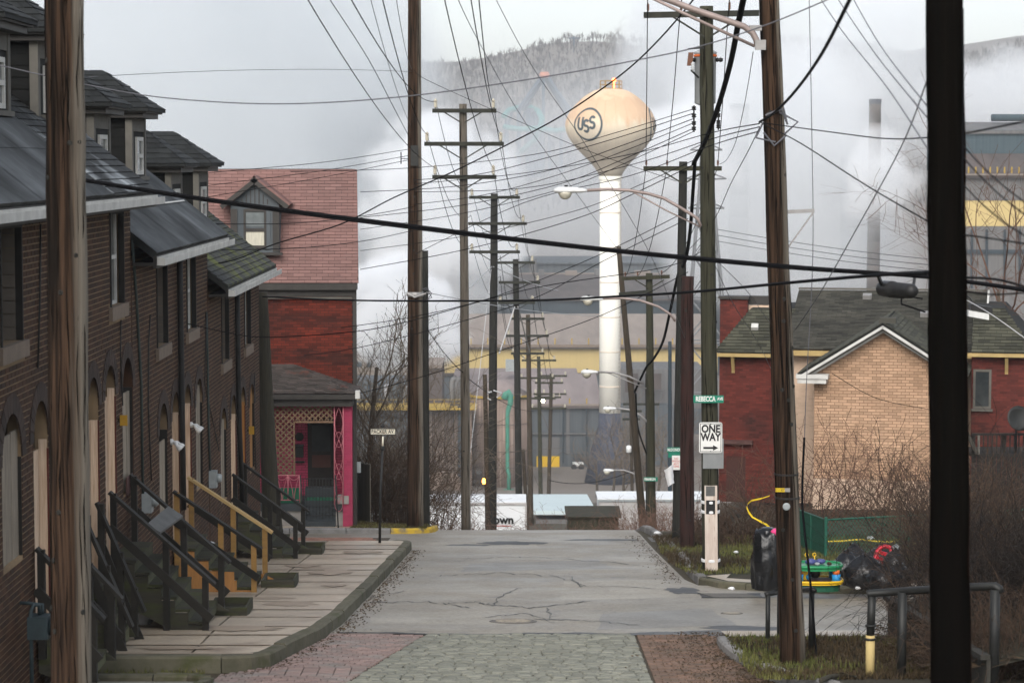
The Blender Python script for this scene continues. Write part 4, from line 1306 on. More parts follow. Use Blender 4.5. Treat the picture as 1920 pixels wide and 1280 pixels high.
# ------------------------------------------------------------------ wooden front stairs
def stairs(yc, w, zp, xb, n, label, post='stair_rail', far_post=None, far_rail=None, near_top=True, osb=False, tread='stair_wood', plat=.35):
    zs = G(-4.6, yc) + .19
    t = thing('wooden_stairs', (FX, yc, zs), label, 'stairs', 'wooden front stairs of the row houses')
    x0 = FX + .02
    rise = (zp - zs) / n
    go = (xb - (x0 + plat)) / (n - 1)
    y0, y1 = yc - w / 2, yc + w / 2
    for i in range(n):
        z = zp - rise * i
        xa = x0 if i == 0 else x0 + plat + go * (i - 1)
        ln = plat if i == 0 else go
        MB().obox((xa - .02, y0, z - .04), (ln + .035, 0, 0), (0, w * .49, 0), (0, 0, .04)).build('tread', tread, t)
        MB().obox((xa - .02, yc + .005, z - .04 + R.uniform(-.004, .004)), (ln + .03, 0, 0), (0, w * .49, 0), (0, 0, .04)).build('tread', tread, t)
        MB().obox((xa + ln - .03, y0 + .02, z - rise + .002), (.026, 0, 0), (0, w - .04, 0), (0, 0, rise - .045)).build('riser', 'stair_green_skylit', t)
    for y in (y0 - .045, y1 + .005):
        s = MB()
        zb_ = zs + .01
        pts = [(x0, y, zp - .05)]
        for i in range(n):
            xa = x0 + plat + go * (i - 1) if i else x0
            xe = x0 + plat + go * i
            pts += [(xe - .004, y, zp - rise * i - .05)]
            if i < n - 1: pts += [(xe - .004, y, zp - rise * (i + 1) - .05)]
        pts += [(xb + go * .9, y, zb_), (xb - .35, y, zb_), (x0, y, zp - .55)]
        s.prism(pts, (0, .04, 0))
        s.build('stringer', 'board_amber' if osb else tread, t)
    if osb:
        MB().obox((x0 + .2, y0 - .06, zs + .01), (plat + go * 2, 0, 0), (0, .012, 0), (0, 0, rise * 2.6)).build('plywood_panel', 'board_amber', t)
    slope = -rise / go
    for s, yy in ((0, y0 - .09), (1, y1 + .09)):
        pm_ = post if s == 0 else (far_post or post)
        rm = 'stair_rail' if s == 0 else (far_rail or 'stair_rail')
        xs_ = [x0 + .06, x0 + plat + go * (n - 1) * .48, xb + .06]
        for k, x in enumerate(xs_):
            top = zp + 1.0 + slope * max(0, x - x0 - .06)
            MB().obox((x - .045, yy - .045, zs + (.01 if k else .3)), (.09, 0, 0), (0, .09, 0), (0, 0, top - zs - (.01 if k else .3))).build('post', pm_, t)
        a, b = V3((x0, yy, zp + 1.02)), V3((xb + .2, yy, zp + 1.02 + slope * (xb + .2 - x0 - .06)))
        MB().bar(a, b, .15, .045).build('handrail', rm, t)
        o = V3((0, 0, -.5))
        MB().bar(a + o + V3((0, -.07 if s == 0 else .07, 0)), b + o + V3((-.05, -.07 if s == 0 else .07, 0)), .04, .12).build('mid_rail', 'stair_rail', t)
    return t
s1 = stairs(36.0, 1.75, -5.85, -4.55, 6, 'broad dark mossy wooden stairs with a grey slab lying across the handrails')
s2 = stairs(42.6, 1.7, -6.75, -4.55, 5, 'wooden stairs with new amber posts and one pale lumber handrail', post='new_lumber', far_rail='bright_lumber', far_post='new_lumber', osb=True)
s3 = stairs(51.4, 1.7, -7.6, -4.62, 5, 'weathered wooden stairs nearest the mossy pole at the end of the row', far_post='stair_rail')
s0 = stairs(33.4, .95, -5.85, -5.42, 4, 'narrow steep wooden stairs partly behind the big foreground pole', plat=.2)
s00 = stairs(30.3, 1.2, -5.8, -5.25, 4, 'dark wooden stairs at the red edged door nearest the camera', plat=.2)
c = onX(275, 985, -5.05)
sb = thing('grey_slab', (-5.0, 36.0, -5.2), 'grey flat slab lying tilted across the handrails of the broad stairs', 'slab')
MB().add([P(275, 982, 35.1), P(300, 997, 35.1), P(343, 966, 36.6), P(316, 948, 36.6), P(275, 986, 35.1), P(300, 1001, 35.1), P(343, 970, 36.6), P(316, 952, 36.6)], [(0, 1, 2, 3), (7, 6, 5, 4), (0, 4, 5, 1), (1, 5, 6, 2), (2, 6, 7, 3), (3, 7, 4, 0)]).build('slab_board', 'slab_grey', sb)
# open timber planter frames at the foot of two stairs
for (x, y, label) in ((-4.42, 37.6, 'empty open timber box at the foot of the broad mossy stairs'), (-4.18, 43.1, 'low timber box beside the stairs with amber posts'), (-4.42, 52.4, 'small timber box at the foot of the last stairs')):
    z = G(x, y) + .19
    b = thing('timber_box', (x, y, z), label, 'timber box')
    for (o, a, e) in (((-.3, -.45, 0), (.6, 0, 0), (0, .04, 0)), ((-.3, .41, 0), (.6, 0, 0), (0, .04, 0)), ((-.3, -.41, 0), (.04, 0, 0), (0, .82, 0)), ((.26, -.41, 0), (.04, 0, 0), (0, .82, 0))):
        MB().obox(V3((x, y, z + .002)) + V3(o), a, e, (0, -.0, .17)).build('plank', 'stair_wood', b)
    MB().obox((x - .26, y - .41, z + .01), (.52, 0, 0), (0, .82, 0), (0, 0, .05)).build('base_board', 'stair_wood', b)
# mossy old pole trunk at the end of the row
# ------------------------------------------------------------------ red brick house with the pink porch
RY = 66.0
NY = V3((0, -1, 0))
fx = lambda px, Y=RY: (px - 960) / FPX * (Y * CP + 0) * 1.0
def PX(px, py, Y=RY): return P(px, py, Y)
gz = G(-6, 66) + .0
hx1 = PX(662, 760).x
hx0 = hx1 - 6.9
ez = PX(600, 537).z
rh = thing('red_brick_house', ((hx0 + hx1) / 2, RY, gz), 'red brick house with a pink shingled mansard roof and a bright pink front porch', 'house')
Wd = hx1 - hx0
Hh = ez - gz + .1
MB().obox((hx0, RY + .012, gz - .1), (Wd, 0, 0), (0, .3, 0), (0, 0, Hh)).obox((hx0, RY + .31, gz - .1), (.3, 0, 0), (0, 8, 0), (0, 0, Hh)).obox((hx1 - .3, RY + .31, gz - .1), (.3, 0, 0), (-.62, 8, 0), (0, 0, Hh)).obox((hx0, RY + 8.32, gz - .1), (Wd - .64, 0, 0), (0, .3, 0), (0, 0, Hh)).build('wall', 'red_mortar', rh)
rw = [o for o in rh.children][0]
pz = PX(560, 683).z
pe0 = P(600, 738, 64.15).z - .1
masonry(rw, 'brick', (hx0, RY + .012, pe0 + .05), XU, ZU, NY, Wd, ez - pe0 - .07, .215, .074, .010, .012, 'red_brick')
masonry(rw, 'painted_brick', (hx0, RY + .012, gz), XU, ZU, NY, Wd, pe0 + .04 - gz, .215, .074, .010, .010, 'pink_paint', limit=0)
# mansard: steep slope with pink shingles
top = PX(600, 318, RY + .9)
er = V3((0, RY - .22, ez + .1))
up = V3((0, 1.1, top.z - er.z))
SL = up.length
upn = up.normalized()
nm = XU.cross(upn).normalized()
rx0, rx1 = hx0 - .15, PX(673, 430, RY).x
mb = MB()
pl = [(er.y + .04, er.z), (er.y + 1.14, top.z), (er.y + 7.6, top.z), (er.y + 8.8, er.z)]
mb.add([(rx0, y, z) for y, z in pl] + [(rx1 - .09 * (y - er.y), y, z) for y, z in pl], [(0, 1, 2, 3), (7, 6, 5, 4), (0, 4, 5, 1), (1, 5, 6, 2), (2, 6, 7, 3), (3, 7, 4, 0)])
mr_ = mb.build('mansard_roof', 'pink_backing', rh)
dl, dr = PX(428, 400).x, PX(523, 400).x
masonry(mr_, 'shingle', V3((rx0, er.y + .035, er.z)), XU, upn, nm, rx1 - rx0, SL, .32, .092, .010, .012, 'pink_shingle', tilt=.004, stag=.5, inside=lambda v: (0, rx1 - rx0 - .09 * v / SL * 1.1))
# eave board and cornice
MB().obox((hx0, RY - .27, ez - .08), (Wd + .14, 0, 0), (0, .27, 0), (0, 0, .17)).obox((hx0, RY - .12, ez - .26), (Wd + .05, 0, 0), (0, .12, 0), (0, 0, .18)).build('cornice', 'gutter_dark', rh)
MB().obox((hx0, RY - .14, ez - .33), (Wd, 0, 0), (0, .02, 0), (0, 0, .05)).build('cornice_strip', 'grey_trim', rh)
# dormer
dy = RY - .12
ctr = PX(478, 400, dy).x
def dz_(py): return PX(478, py, dy).z
db = MB().obox((ctr - .66, dy, dz_(475)), (1.32, 0, 0), (0, .95, 0), (0, 0, dz_(383) - dz_(475)))
db.prism([(ctr - .66, dy, dz_(383) + .001), (ctr + .66, dy, dz_(383) + .001), (ctr, dy, dz_(342))], (0, .95, 0))
dm = db.build('dormer', 'mill_slate', rh)
for s in (-1, 1):
    a, b = V3((ctr, dy - .16, dz_(329))), V3((ctr + s * .98, dy - .16, dz_(382)))
    d_ = (b - a).normalized()
    n_ = V3((d_.z * -s, 0, d_.x * s)); n_ = n_ if n_.z > 0 else -n_
    MB().obox(a, b - a, V3((0, 1.1, 0)), -n_ * .06).build('dormer_roof', 'pink_shingle', dm)
    MB().obox(a - n_ * .061 + V3((0, -.02, 0)), b - a, V3((0, .06, 0)), -n_ * .12).build('rake_board', 'gutter_dark', dm)
    MB().obox((ctr + s * .57 - .09, dy - .03, dz_(472)), (.18, 0, 0), (0, .03, 0), (0, 0, dz_(392) - dz_(472))).build('pilaster', 'gutter_dark', dm)
    MB().obox((ctr + s * .34 - .08, dy - .028, dz_(468)), (.16, 0, 0), (0, .02, 0), (0, 0, dz_(392) - dz_(468))).build('casing', 'mill_slate', dm)
for k in range(-3, 4): MB().obox((ctr + k * .115 - .012, dy - .02, dz_(383)), (.024, 0, 0), (0, .02, 0), (0, 0, .5 - abs(k) * .12)).build('batten', 'gutter_dark', dm)
for (py0, py1, m_) in ((425, 395, 'glass_pale'), (464, 434, 'curtain')):
    MB().obox((ctr - .25, dy - .012, dz_(py0)), (.5, 0, 0), (0, .01, 0), (0, 0, dz_(py1) - dz_(py0))).build('pane', m_, dm)
fr = MB()
for x in (-.31, .25): fr.obox((ctr + x, dy - .04, dz_(466)), (.06, 0, 0), (0, .04, 0), (0, 0, dz_(392) - dz_(466)))
for py in (466, 434, 397): fr.obox((ctr - .25, dy - .04, dz_(py)), (.5, 0, 0), (0, .04, 0), (0, 0, .085))
fr.build('window_frame', 'gutter_dark', dm)
MB().obox((ctr - .75, dy - .1, dz_(478)), (1.5, 0, 0), (0, .1, 0), (0, 0, .07)).build('sill', 'gutter_dark', dm)
# porch roof
py_ = 64.15
pe = P(600, 738, py_).z
pxr = P(668, 738, py_).x
pxl = hx0 - .2
run = RY - py_
A, B = V3((pxl, py_, pe)), V3((pxr, py_, pe))
Cc, D = V3((pxr - run, RY - .01, pz)), V3((pxl, RY - .01, pz))
E = V3((pxr, RY - .01, pe))
pr = MB().add([A, B, Cc, D, E], [(0, 1, 2, 3), (1, 4, 2), (0, 3, 2, 4, 1)]).build('porch_roof', 'dormer_shingle', rh)
sh = MB()
def rows(P0, P1, Q0, Q1, n, w=.27):
    for r in range(n):
        t0, t1 = r / n, min(1, (r + 1.1) / n)
        a, b, c, e = P0.lerp(Q0, t0), P1.lerp(Q1, t0), P0.lerp(Q0, t1), P1.lerp(Q1, t1)
        L = (b - a).length
        k = max(1, int(L / w))
        nn = (b - a).cross(c - a)
        if nn.length < 1e-5: nn = (b - a).cross(e - a)
        nn.normalize(); nn = nn if nn.z > 0 else -nn
        us = [0] + [min(1, max(0, (i + .5 * (r % 2)) / k)) for i in range(1, k)] + [1]
        for u, v in zip(us, us[1:]):
            if v - u < .01: continue
            g = .006 / max(.3, L)
            h_ = nn * R.uniform(.018, .034)
            a1, b1, c1, e1 = a.lerp(b, u + g), a.lerp(b, v - g), c.lerp(e, u + g), c.lerp(e, v - g)
            sh.add([a1 + h_, b1 + h_, e1 + nn * .01, c1 + nn * .01, a1, b1], [(0, 1, 2, 3), (4, 5, 1, 0)])
rows(A, B, D, Cc, 15)
rows(B, E, Cc, Cc, 15)
mat('porch_shingle', (.075, .06, .052), (.05, .043, .038), 2, .9, jit=.35, c3=(.12, .045, .03), s3=1.6, lo3=.56, hi3=.66)
sh.build('shingle_courses', 'porch_shingle', pr, kind='stuff')
MB().obox((pxl, py_ - .1, pe - .14), (pxr - pxl, 0, 0), (0, .1, 0), (0, 0, .12)).build('porch_gutter', 'gutter_dark', rh)
MB().obox((pxl, py_ + .02, pe - .34), (pxr - pxl - .1, 0, 0), (0, .16, 0), (0, 0, .32)).obox((pxr - .26, py_ + .18, pe - .34), (.16, 0, 0), (0, run - .2, 0), (0, 0, .32)).build('porch_beam', 'gutter_dark', rh)
MB().obox((pxr - .02, py_ - .13, pe - .12), (.12, 0, 0), (0, .3, 0), (0, 0, .2)).build('gutter_end', 'white_trim', rh)
# pier, deck, steps
pf = 64.35
def q(px, py, Y=pf): return P(px, py, Y)
dz = q(570, 944).z
gzp = G(-5, 64.4) + .12
x0, x1 = q(642, 800).x, q(660, 800).x
pier = MB().obox((x0, pf + .01, gzp), (x1 - x0, 0, 0), (0, RY - pf - .03, 0), (0, 0, pe - .34 - gzp)).build('porch_pier', 'pink_paint', rh)
masonry(pier, 'painted_brick', (x0, pf + .01, gzp), XU, ZU, NY, x1 - x0, pe - .34 - gzp, .215, .074, .008, .012, 'pink_paint', limit=200)
MB().obox((x1 + .002, pf + .3, gzp), (.1, 0, 0), (0, .1, 0), (0, 0, pe - gzp)).build('downspout', 'gutter_dark', rh)
MB().obox((hx1 + .01, RY - .1, pe), (.1, 0, 0), (0, .1, 0), (0, 0, ez - pe)).build('downspout', 'gutter_dark', rh)
MB().obox((x1 + .06, pf + .45, q(0, 890).z), (.14, 0, 0), (0, .1, 0), (0, 0, .28)).build('meter_box', 'meter_grey', rh)
sx0, sx1 = q(567, 900).x, q(629, 900).x
MB().obox((hx0, pf + .05, gzp), (sx0 - hx0, 0, 0), (0, RY - pf - .08, 0), (0, 0, dz - gzp - .2)).obox((sx1, pf + .05, gzp), (x0 - sx1 - .002, 0, 0), (0, RY - pf - .08, 0), (0, 0, dz - gzp - .2)).build('porch_base', 'porch_concrete', rh)
MB().obox((hx0, pf, dz - .2), (sx0 - hx0, 0, 0), (0, RY - pf - .02, 0), (0, 0, .2)).obox((sx1, pf, dz - .2), (x0 - sx1 - .002, 0, 0), (0, RY - pf - .02, 0), (0, 0, .2)).obox((sx0, pf + .6, dz - .2), (sx1 - sx0, 0, 0), (0, RY - pf - .64, 0), (0, 0, .2)).build('porch_deck', 'porch_grey', rh)
for i in range(3):
    zt = dz - .17 - (dz - .17 - gzp) * i / 3
    MB().obox((sx0 + .003, pf + .6 - .22 * (i + 1), gzp), (sx1 - sx0 - .006, 0, 0), (0, .218, 0), (0, 0, zt - gzp)).build('porch_step', 'porch_grey', rh)
MB().obox((w0_ := P(577, 800, RY).x - .05, RY - .42, dz + .001), (.85, 0, 0), (0, .34, 0), (0, 0, .26)).build('door_step', 'porch_grey', rh)
MB().obox((sx0 + .02, pf + .62, dz + .001), (sx1 - sx0 + .2, 0, 0), (0, .5, 0), (0, 0, .02)).build('door_mat', 'green_carpet', rh)
MB().obox((q(515, 900).x, pf + .12, dz + .002), (q(563, 900).x - q(515, 900).x, 0, 0), (0, .1, 0), (0, 0, q(0, 917).z - q(0, 945).z)).build('green_panel', 'green_carpet', rh)
# door on the back wall of the porch
bw_ = RY - .005
def w(px, py): return P(px, py, bw_)
MB().obox((w(577, 800).x, bw_ - .06, dz), (w(626, 800).x - w(577, 800).x, 0, 0), (0, .05, 0), (0, 0, w(0, 783).z - dz)).build('door_frame', 'dark_wood_trim', rh)
d1 = MB().obox((w(582, 800).x, bw_ - .085, dz + .02), (w(622, 800).x - w(582, 800).x, 0, 0), (0, .025, 0), (0, 0, w(0, 790).z - dz)).build('door', 'dark_wood_trim', rh)
MB().obox((w(585, 800).x, bw_ - .1, w(0, 875).z), (w(620, 800).x - w(585, 800).x, 0, 0), (0, .014, 0), (0, 0, w(0, 852).z - w(0, 875).z)).build('door_panel', 'brown_door', d1)
MB().obox((w(585, 800).x, bw_ - .1, w(0, 845).z), (w(620, 800).x - w(585, 800).x, 0, 0), (0, .014, 0), (0, 0, w(0, 797).z - w(0, 845).z)).build('door_pane', 'glass_dark', d1)
c = w(562, 845)
mbx = MB().obox((c.x - .11, bw_ - .15, c.z - .16), (.22, 0, 0), (0, .12, 0), (0, 0, .3)).build('mailbox', 'galv_dark', rh)
MB().obox((c.x - .12, bw_ - .17, c.z + .15), (.24, 0, 0), (0, .15, 0), (0, 0, .04)).build('mailbox_lid', 'porch_grey', mbx)
MB().obox((c.x - .12, bw_ - .1, c.z - .32), (.26, 0, 0), (0, .08, 0), (0, 0, .05)).build('paper_hook', 'iron_black', rh)
MB().lathe([(.12, 0), (.12, .02), (.02, .03)], (c.x, bw_ - .05, w(0, 818).z), 14, Matrix.Rotation(math.pi / 2, 3, 'X')).build('door_lamp', 'dark_wood_trim', rh)
# lattice screen: crossing slats
lat = MB()
lz1, lz0, lzm = q(0, 757).z, q(0, 893).z, q(0, 789).z
lx0, lx1, lxm = q(490, 800).x, q(625, 800).x, q(553, 800).x
lf = MB()
lf.obox((lx0, pf - .01, lz1), (lx1 - lx0, 0, 0), (0, .04, 0), (0, 0, .05)).obox((lxm, pf - .01, lzm - .05), (lx1 - lxm, 0, 0), (0, .04, 0), (0, 0, .05)).obox((lxm - .05, pf - .012, lz0), (.05, 0, 0), (0, .04, 0), (0, 0, lzm - lz0))
lfo = lf.build('lattice_frame', 'lattice_wood', rh)
spc = .155
def clip_diag(x, s):
    """45 degree line through (x, lz1) going down with direction s; clipped to the L-shaped screen"""
    H_ = lz1 - lz0
    pts = []
    a, b = 0.0, H_
    def ok(t):
        X, Z = x + s * t, lz1 - t
        return lx0 <= X <= lx1 and (Z >= lzm or X <= lxm - .05)
    t = 0; run_ = []
    st = None
    while t <= H_:
        if ok(t):
            if st is None: st = t
            en = t
        elif st is not None:
            run_.append((st, en)); st = None
        t += .02
    if st is not None: run_.append((st, en))
    return run_
for s in (-1, 1):
    x = lx0 - 2.2
    while x < lx1 + 2.2:
        for (t0, t1) in clip_diag(x, s):
            if t1 - t0 > .06:
                yy = pf + (.012 if s < 0 else .022)
                MB().bar((x + s * t0, yy, lz1 - t0), (x + s * t1, yy, lz1 - t1), .012, .042, up=(0, 1, 0) if False else (1, 0, .01)).build('slat', 'lattice_wood', lfo) if False else MB().obox(V3((x + s * t0, yy, lz1 - t0)) + V3((.015, 0, s * .015)), V3((s * (t1 - t0), 0, -(t1 - t0))), V3((-.03, 0, -s * .03)), V3((0, .009, 0))).build('slat', 'lattice_wood', lfo)
        x += spc
# pink ironwork: railing and trellis column
irn = MB()
def rod(mb, pts, r=.011): mb.tube([q(a, b, pf - .06) for a, b in pts], r, 5)
rail = MB()
rod(rail, [(508, 891), (563, 891)], .016); rod(rail, [(508, 937), (563, 937)], .014)
for x in (519, 540, 562): rod(rail, [(x, 891), (x, 945 if x == 562 else 937)], .015)
for x0_ in (508, 529, 551):
    for s in (-1, 1):
        pts = [(x0_ + s * (10 - 9 * math.sin(i / 8 * math.pi / 2) * 1.0), 892 + 45 * i / 8) for i in range(9)]
        rod(rail, [p for p in pts], .009)
    rod(rail, [(x0_ - 10 + 20 * i / 8, 892 + 8 * math.sin(math.pi * i / 8)) for i in range(9)], .008)
rail.build('porch_railing', 'pink_iron', rh, True)
col_ = MB()
for x in (627, 643.5): rod(col_, [(x, 760), (x, 945)], .016)
for k in range(3):
    ya, yb = 764 + 60 * k, 764 + 60 * (k + 1)
    for s in (-1, 1):
        rod(col_, [(635.2 + s * 7.5 * math.sin(math.pi * i / 10), ya + (yb - ya) * i / 10) for i in range(11)], .009)
    for s in (-1, 1):
        rod(col_, [(635.2 + s * 7.5 * math.cos(math.pi * i / 10), yb + 0 + s * 0 - 14 * math.sin(math.pi * i / 10) * (1 if s > 0 else -1)) for i in range(11)], .008)
col_.build('trellis_column', 'pink_iron', rh, True)
gate = MB()
for x in range(569, 629, 6): gate.tube([q(x, 897, 63.4), q(x, 972, 63.4)], .009, 5)
for y in (897, 966): gate.tube([q(567, y, 63.4), q(629, y, 63.4)], .013, 5)
for x in (563, 629): gate.tube([q(x, 890, 63.42), V3((q(x, 0, 63.42).x, 63.42, G(-5.5, 63.4) + .1))], .02, 6)
gate.build('iron_gate', 'iron_black', rh, True)
MB().obox((q(633, 915).x, pf - .05, dz), (.3, 0, 0), (0, .3, 0), (0, 0, .22)).build('planter_block', 'porch_concrete', rh)

# board fence beside the house
bf = thing('board_fence', (-3.95, 68, G(-3.9, 68) + .1), 'grey vertical board fence at the side of the pink porch house', 'fence')
a, b = P(672, 988, 69.3), P(694, 988, 66.8)
n = 11
for i in range(n):
    t = i / (n - .0)
    p0, p1 = a.lerp(b, t), a.lerp(b, t + 1 / n * .94)
    z = G(p0.x, p0.y) + .08
    MB().obox((p0.x, p0.y, z), V3((p1.x - p0.x, p1.y - p0.y, 0)), (.02, .008, 0), (0, 0, 1.72 + .02 * (i % 3))).build('board', 'fence_board', bf)
for i in range(3):
    MB().obox((a.x - .34 + .115 * i, a.y + .01 + .003 * i, G(a.x, a.y) + .08), (.108, 0, 0), (0, .02, 0), (0, 0, 1.65)).build('board', 'wall_timber', bf)

# mossy pole at the end of the row
mp_ = thing('mossy_pole', (P(510, 1003, 57.6).x, 57.6, G(-5.7, 57.6)), 'thick mossy old wooden pole leaning at the end of the row houses', 'utility pole')
pb, pt = P(512, 1006, 57.6), P(489, 548, 57.6)
pb.z = G(pb.x, pb.y) - .1
MB().tube([pb.lerp(pt, i / 10) for i in range(11)], [.3, .25, .22, .2, .19, .185, .18, .175, .17, .165, .16], 14).build('shaft', 'bark_mossy', mp_, True)

# ------------------------------------------------------------------ houses across Rebecca Avenue (turned 12 degrees)
YAW = math.atan(1000 / FPX)
xa = V3((math.cos(YAW), -math.sin(YAW), 0))
ya = V3((math.sin(YAW), math.cos(YAW), 0))
W0 = P(1527, 690, 72.0)
W0.z = 0
def Lp(a, b, c): return W0 + xa * a + ya * b + ZU * c
def onL(px, py, b):
    d = ray(px, py)
    o = Lp(0, b, 0)
    t = o.dot(ya) / d.dot(ya)
    p = d * t
    r = p - W0
    return r.dot(xa), p.z
nf = -ya
# tan gabled wing
gt = G(11, 72) - .2
th = thing('tan_gabled_house', Lp(2.2, 0, gt), 'tan brick house with a white edged front gable and dark shingle main roof', 'house')
aL, zE = onL(1527, 690, 0)
aP, zP = onL(1657, 612, 0)
aR = 2 * aP
wid = aR
slope_ = (zP - zE) / aP
poly = [Lp(0, .012, gt), Lp(aR, .012, gt), Lp(aR, .012, zE), Lp(aP, .012, zP), Lp(0, .012, zE)]
wall = MB().prism(poly, ya * .28)
wall.obox(Lp(0, .3, gt), xa * .28, ya * 3.4, ZU * (zE - gt)).obox(Lp(aR - .28, .3, gt), xa * .28, ya * 3.4, ZU * (zE - gt))
tw = wall.build('wall', 'tan_mortar', th)
masonry(tw, 'brick', Lp(0, .012, gt + 1.25), xa, ZU, nf, aR, zP - gt - 1.25, .245, .088, .016, .009, 'tan_brick',
        inside=lambda v: (0, aR) if v + gt + 1.25 < zE else (aP * (v + gt + 1.25 - zE) / (zP - zE), aR - aP * (v + gt + 1.25 - zE) / (zP - zE)))
MB().obox(Lp(-.01, -.02, gt), xa * (aR + .02), ya * .03, ZU * 1.24).build('rendered_plinth', 'cream_wall', th)
# wing roof
oh = .42
for s in (-1, 1):
    e0 = Lp(aP + s * (aP + oh), -.45, zE - slope_ * oh + .06)
    r0 = Lp(aP, -.45, zP + .06)
    rf = MB()
    d_ = r0 - e0
    n_ = d_.cross(ya); n_ = n_.normalized() if n_.z > 0 else -n_.normalized()
    rf.obox(e0, d_, ya * 6.2, n_ * .07)
    ro = rf.build('wing_roof', 'shingle_gap', th)
    U_ = -ya if s < 0 else ya
    O_ = (e0 + ya * 6.2 if s < 0 else e0) + n_ * .071
    masonry(ro, 'shingle', O_, U_, d_.normalized(), n_, 6.2, d_.length, .3, .15, .008, .012, 'green_shingle', limit=150, tilt=.014, vjit=.2)
    # rake boards, white and grey in steps
    MB().obox(e0 - ya * .02 - n_ * .002, d_, -ya * .035, -n_ * .075).build('rake_board', 'white_trim', th)
    MB().obox(e0 + ya * .1 - n_ * .078, d_, -ya * .06, -n_ * .06).build('rake_board', 'grey_trim', th)
    MB().obox(e0 + ya * .3 - n_ * .08, d_, -ya * .03, -n_ * .12).build('rake_board', 'white_trim', th)
MB().obox(Lp(-.5, -.5, zE - .28), xa * .95, ya * .5, ZU * .13).obox(Lp(-.46, -.46, zE - .42), xa * .85, ya * .46, ZU * .13).build('eave_return', 'white_trim', th)
MB().obox(Lp(aP - .12, -.3, zP + .12), xa * .5, ya * .35, ZU * .16).build('ridge_vent', 'grey_shingle', th)
# main block behind the wing
bM_ = 3.4
aA, zA = onL(1478, 652, bM_)
aB, _ = onL(1833, 600, bM_)
_, zR = onL(1600, 545, bM_ + 4.2)
mw = wall_holes(MB(), Lp(aA, bM_ + .012, gt), xa, ZU, nf, aB - aA, zA - gt, [], .28)
mwo = mw.build('main_wall', 'cream_wall', th)
masonry(mwo, 'painted_brick', Lp(aA, bM_ + .012, gt), xa, ZU, nf, aB - aA, zA - gt - .2, .215, .074, .008, .006, 'cream_wall', limit=100)
e0 = Lp(aA - .1, bM_ - .45, zA)
d_ = Lp(aA - .1, bM_ + 4.2, zR) - e0
n_ = xa.cross(d_).normalized()
mro = MB().prism([e0, Lp(aA - .1, bM_ + 4.2, zR), Lp(aA - .1, bM_ + 8.6, zA)], xa * (aB - aA + .3)).build('main_roof', 'shingle_gap', th)
masonry(mro, 'shingle', e0 + n_ * .002, xa, d_.normalized(), n_, aB - aA + .3, d_.length, .31, .118, .014, .012, 'grey_shingle', tilt=.018, vjit=.1)
MB().obox(Lp(aA - .1, bM_ + 4.1, zR + .03), xa * (aB - aA + .3), ya * .18, ZU * .06).build('ridge_cap', 'grey_trim', th)
MB().obox(Lp(aA - .1, bM_ - .5, zA - .2), xa * (aB - aA + .25), ya * .1, ZU * .16).build('gutter', 'yellow_trim', th)
MB().obox(Lp(aB + .2, bM_ - .45, zA - .02), d_, xa * .06, n_ * .1).build('rake_board', 'white_trim', th)
for px, py in ((1617, 563), (1722, 600)):
    a_, z_ = onL(px, py, bM_ + (3.3 if py < 580 else 1.0))
    t_ = (z_ - zA) / (zR - zA)
    pp = e0 + d_ * ((z_ - zA) / (zR - zA)); pp = pp + xa * (a_ - aA + .1)
    MB().obox(pp + n_ * .02, xa * .28, d_.normalized() * .22, n_ * .14).build('roof_vent', 'galv', th)
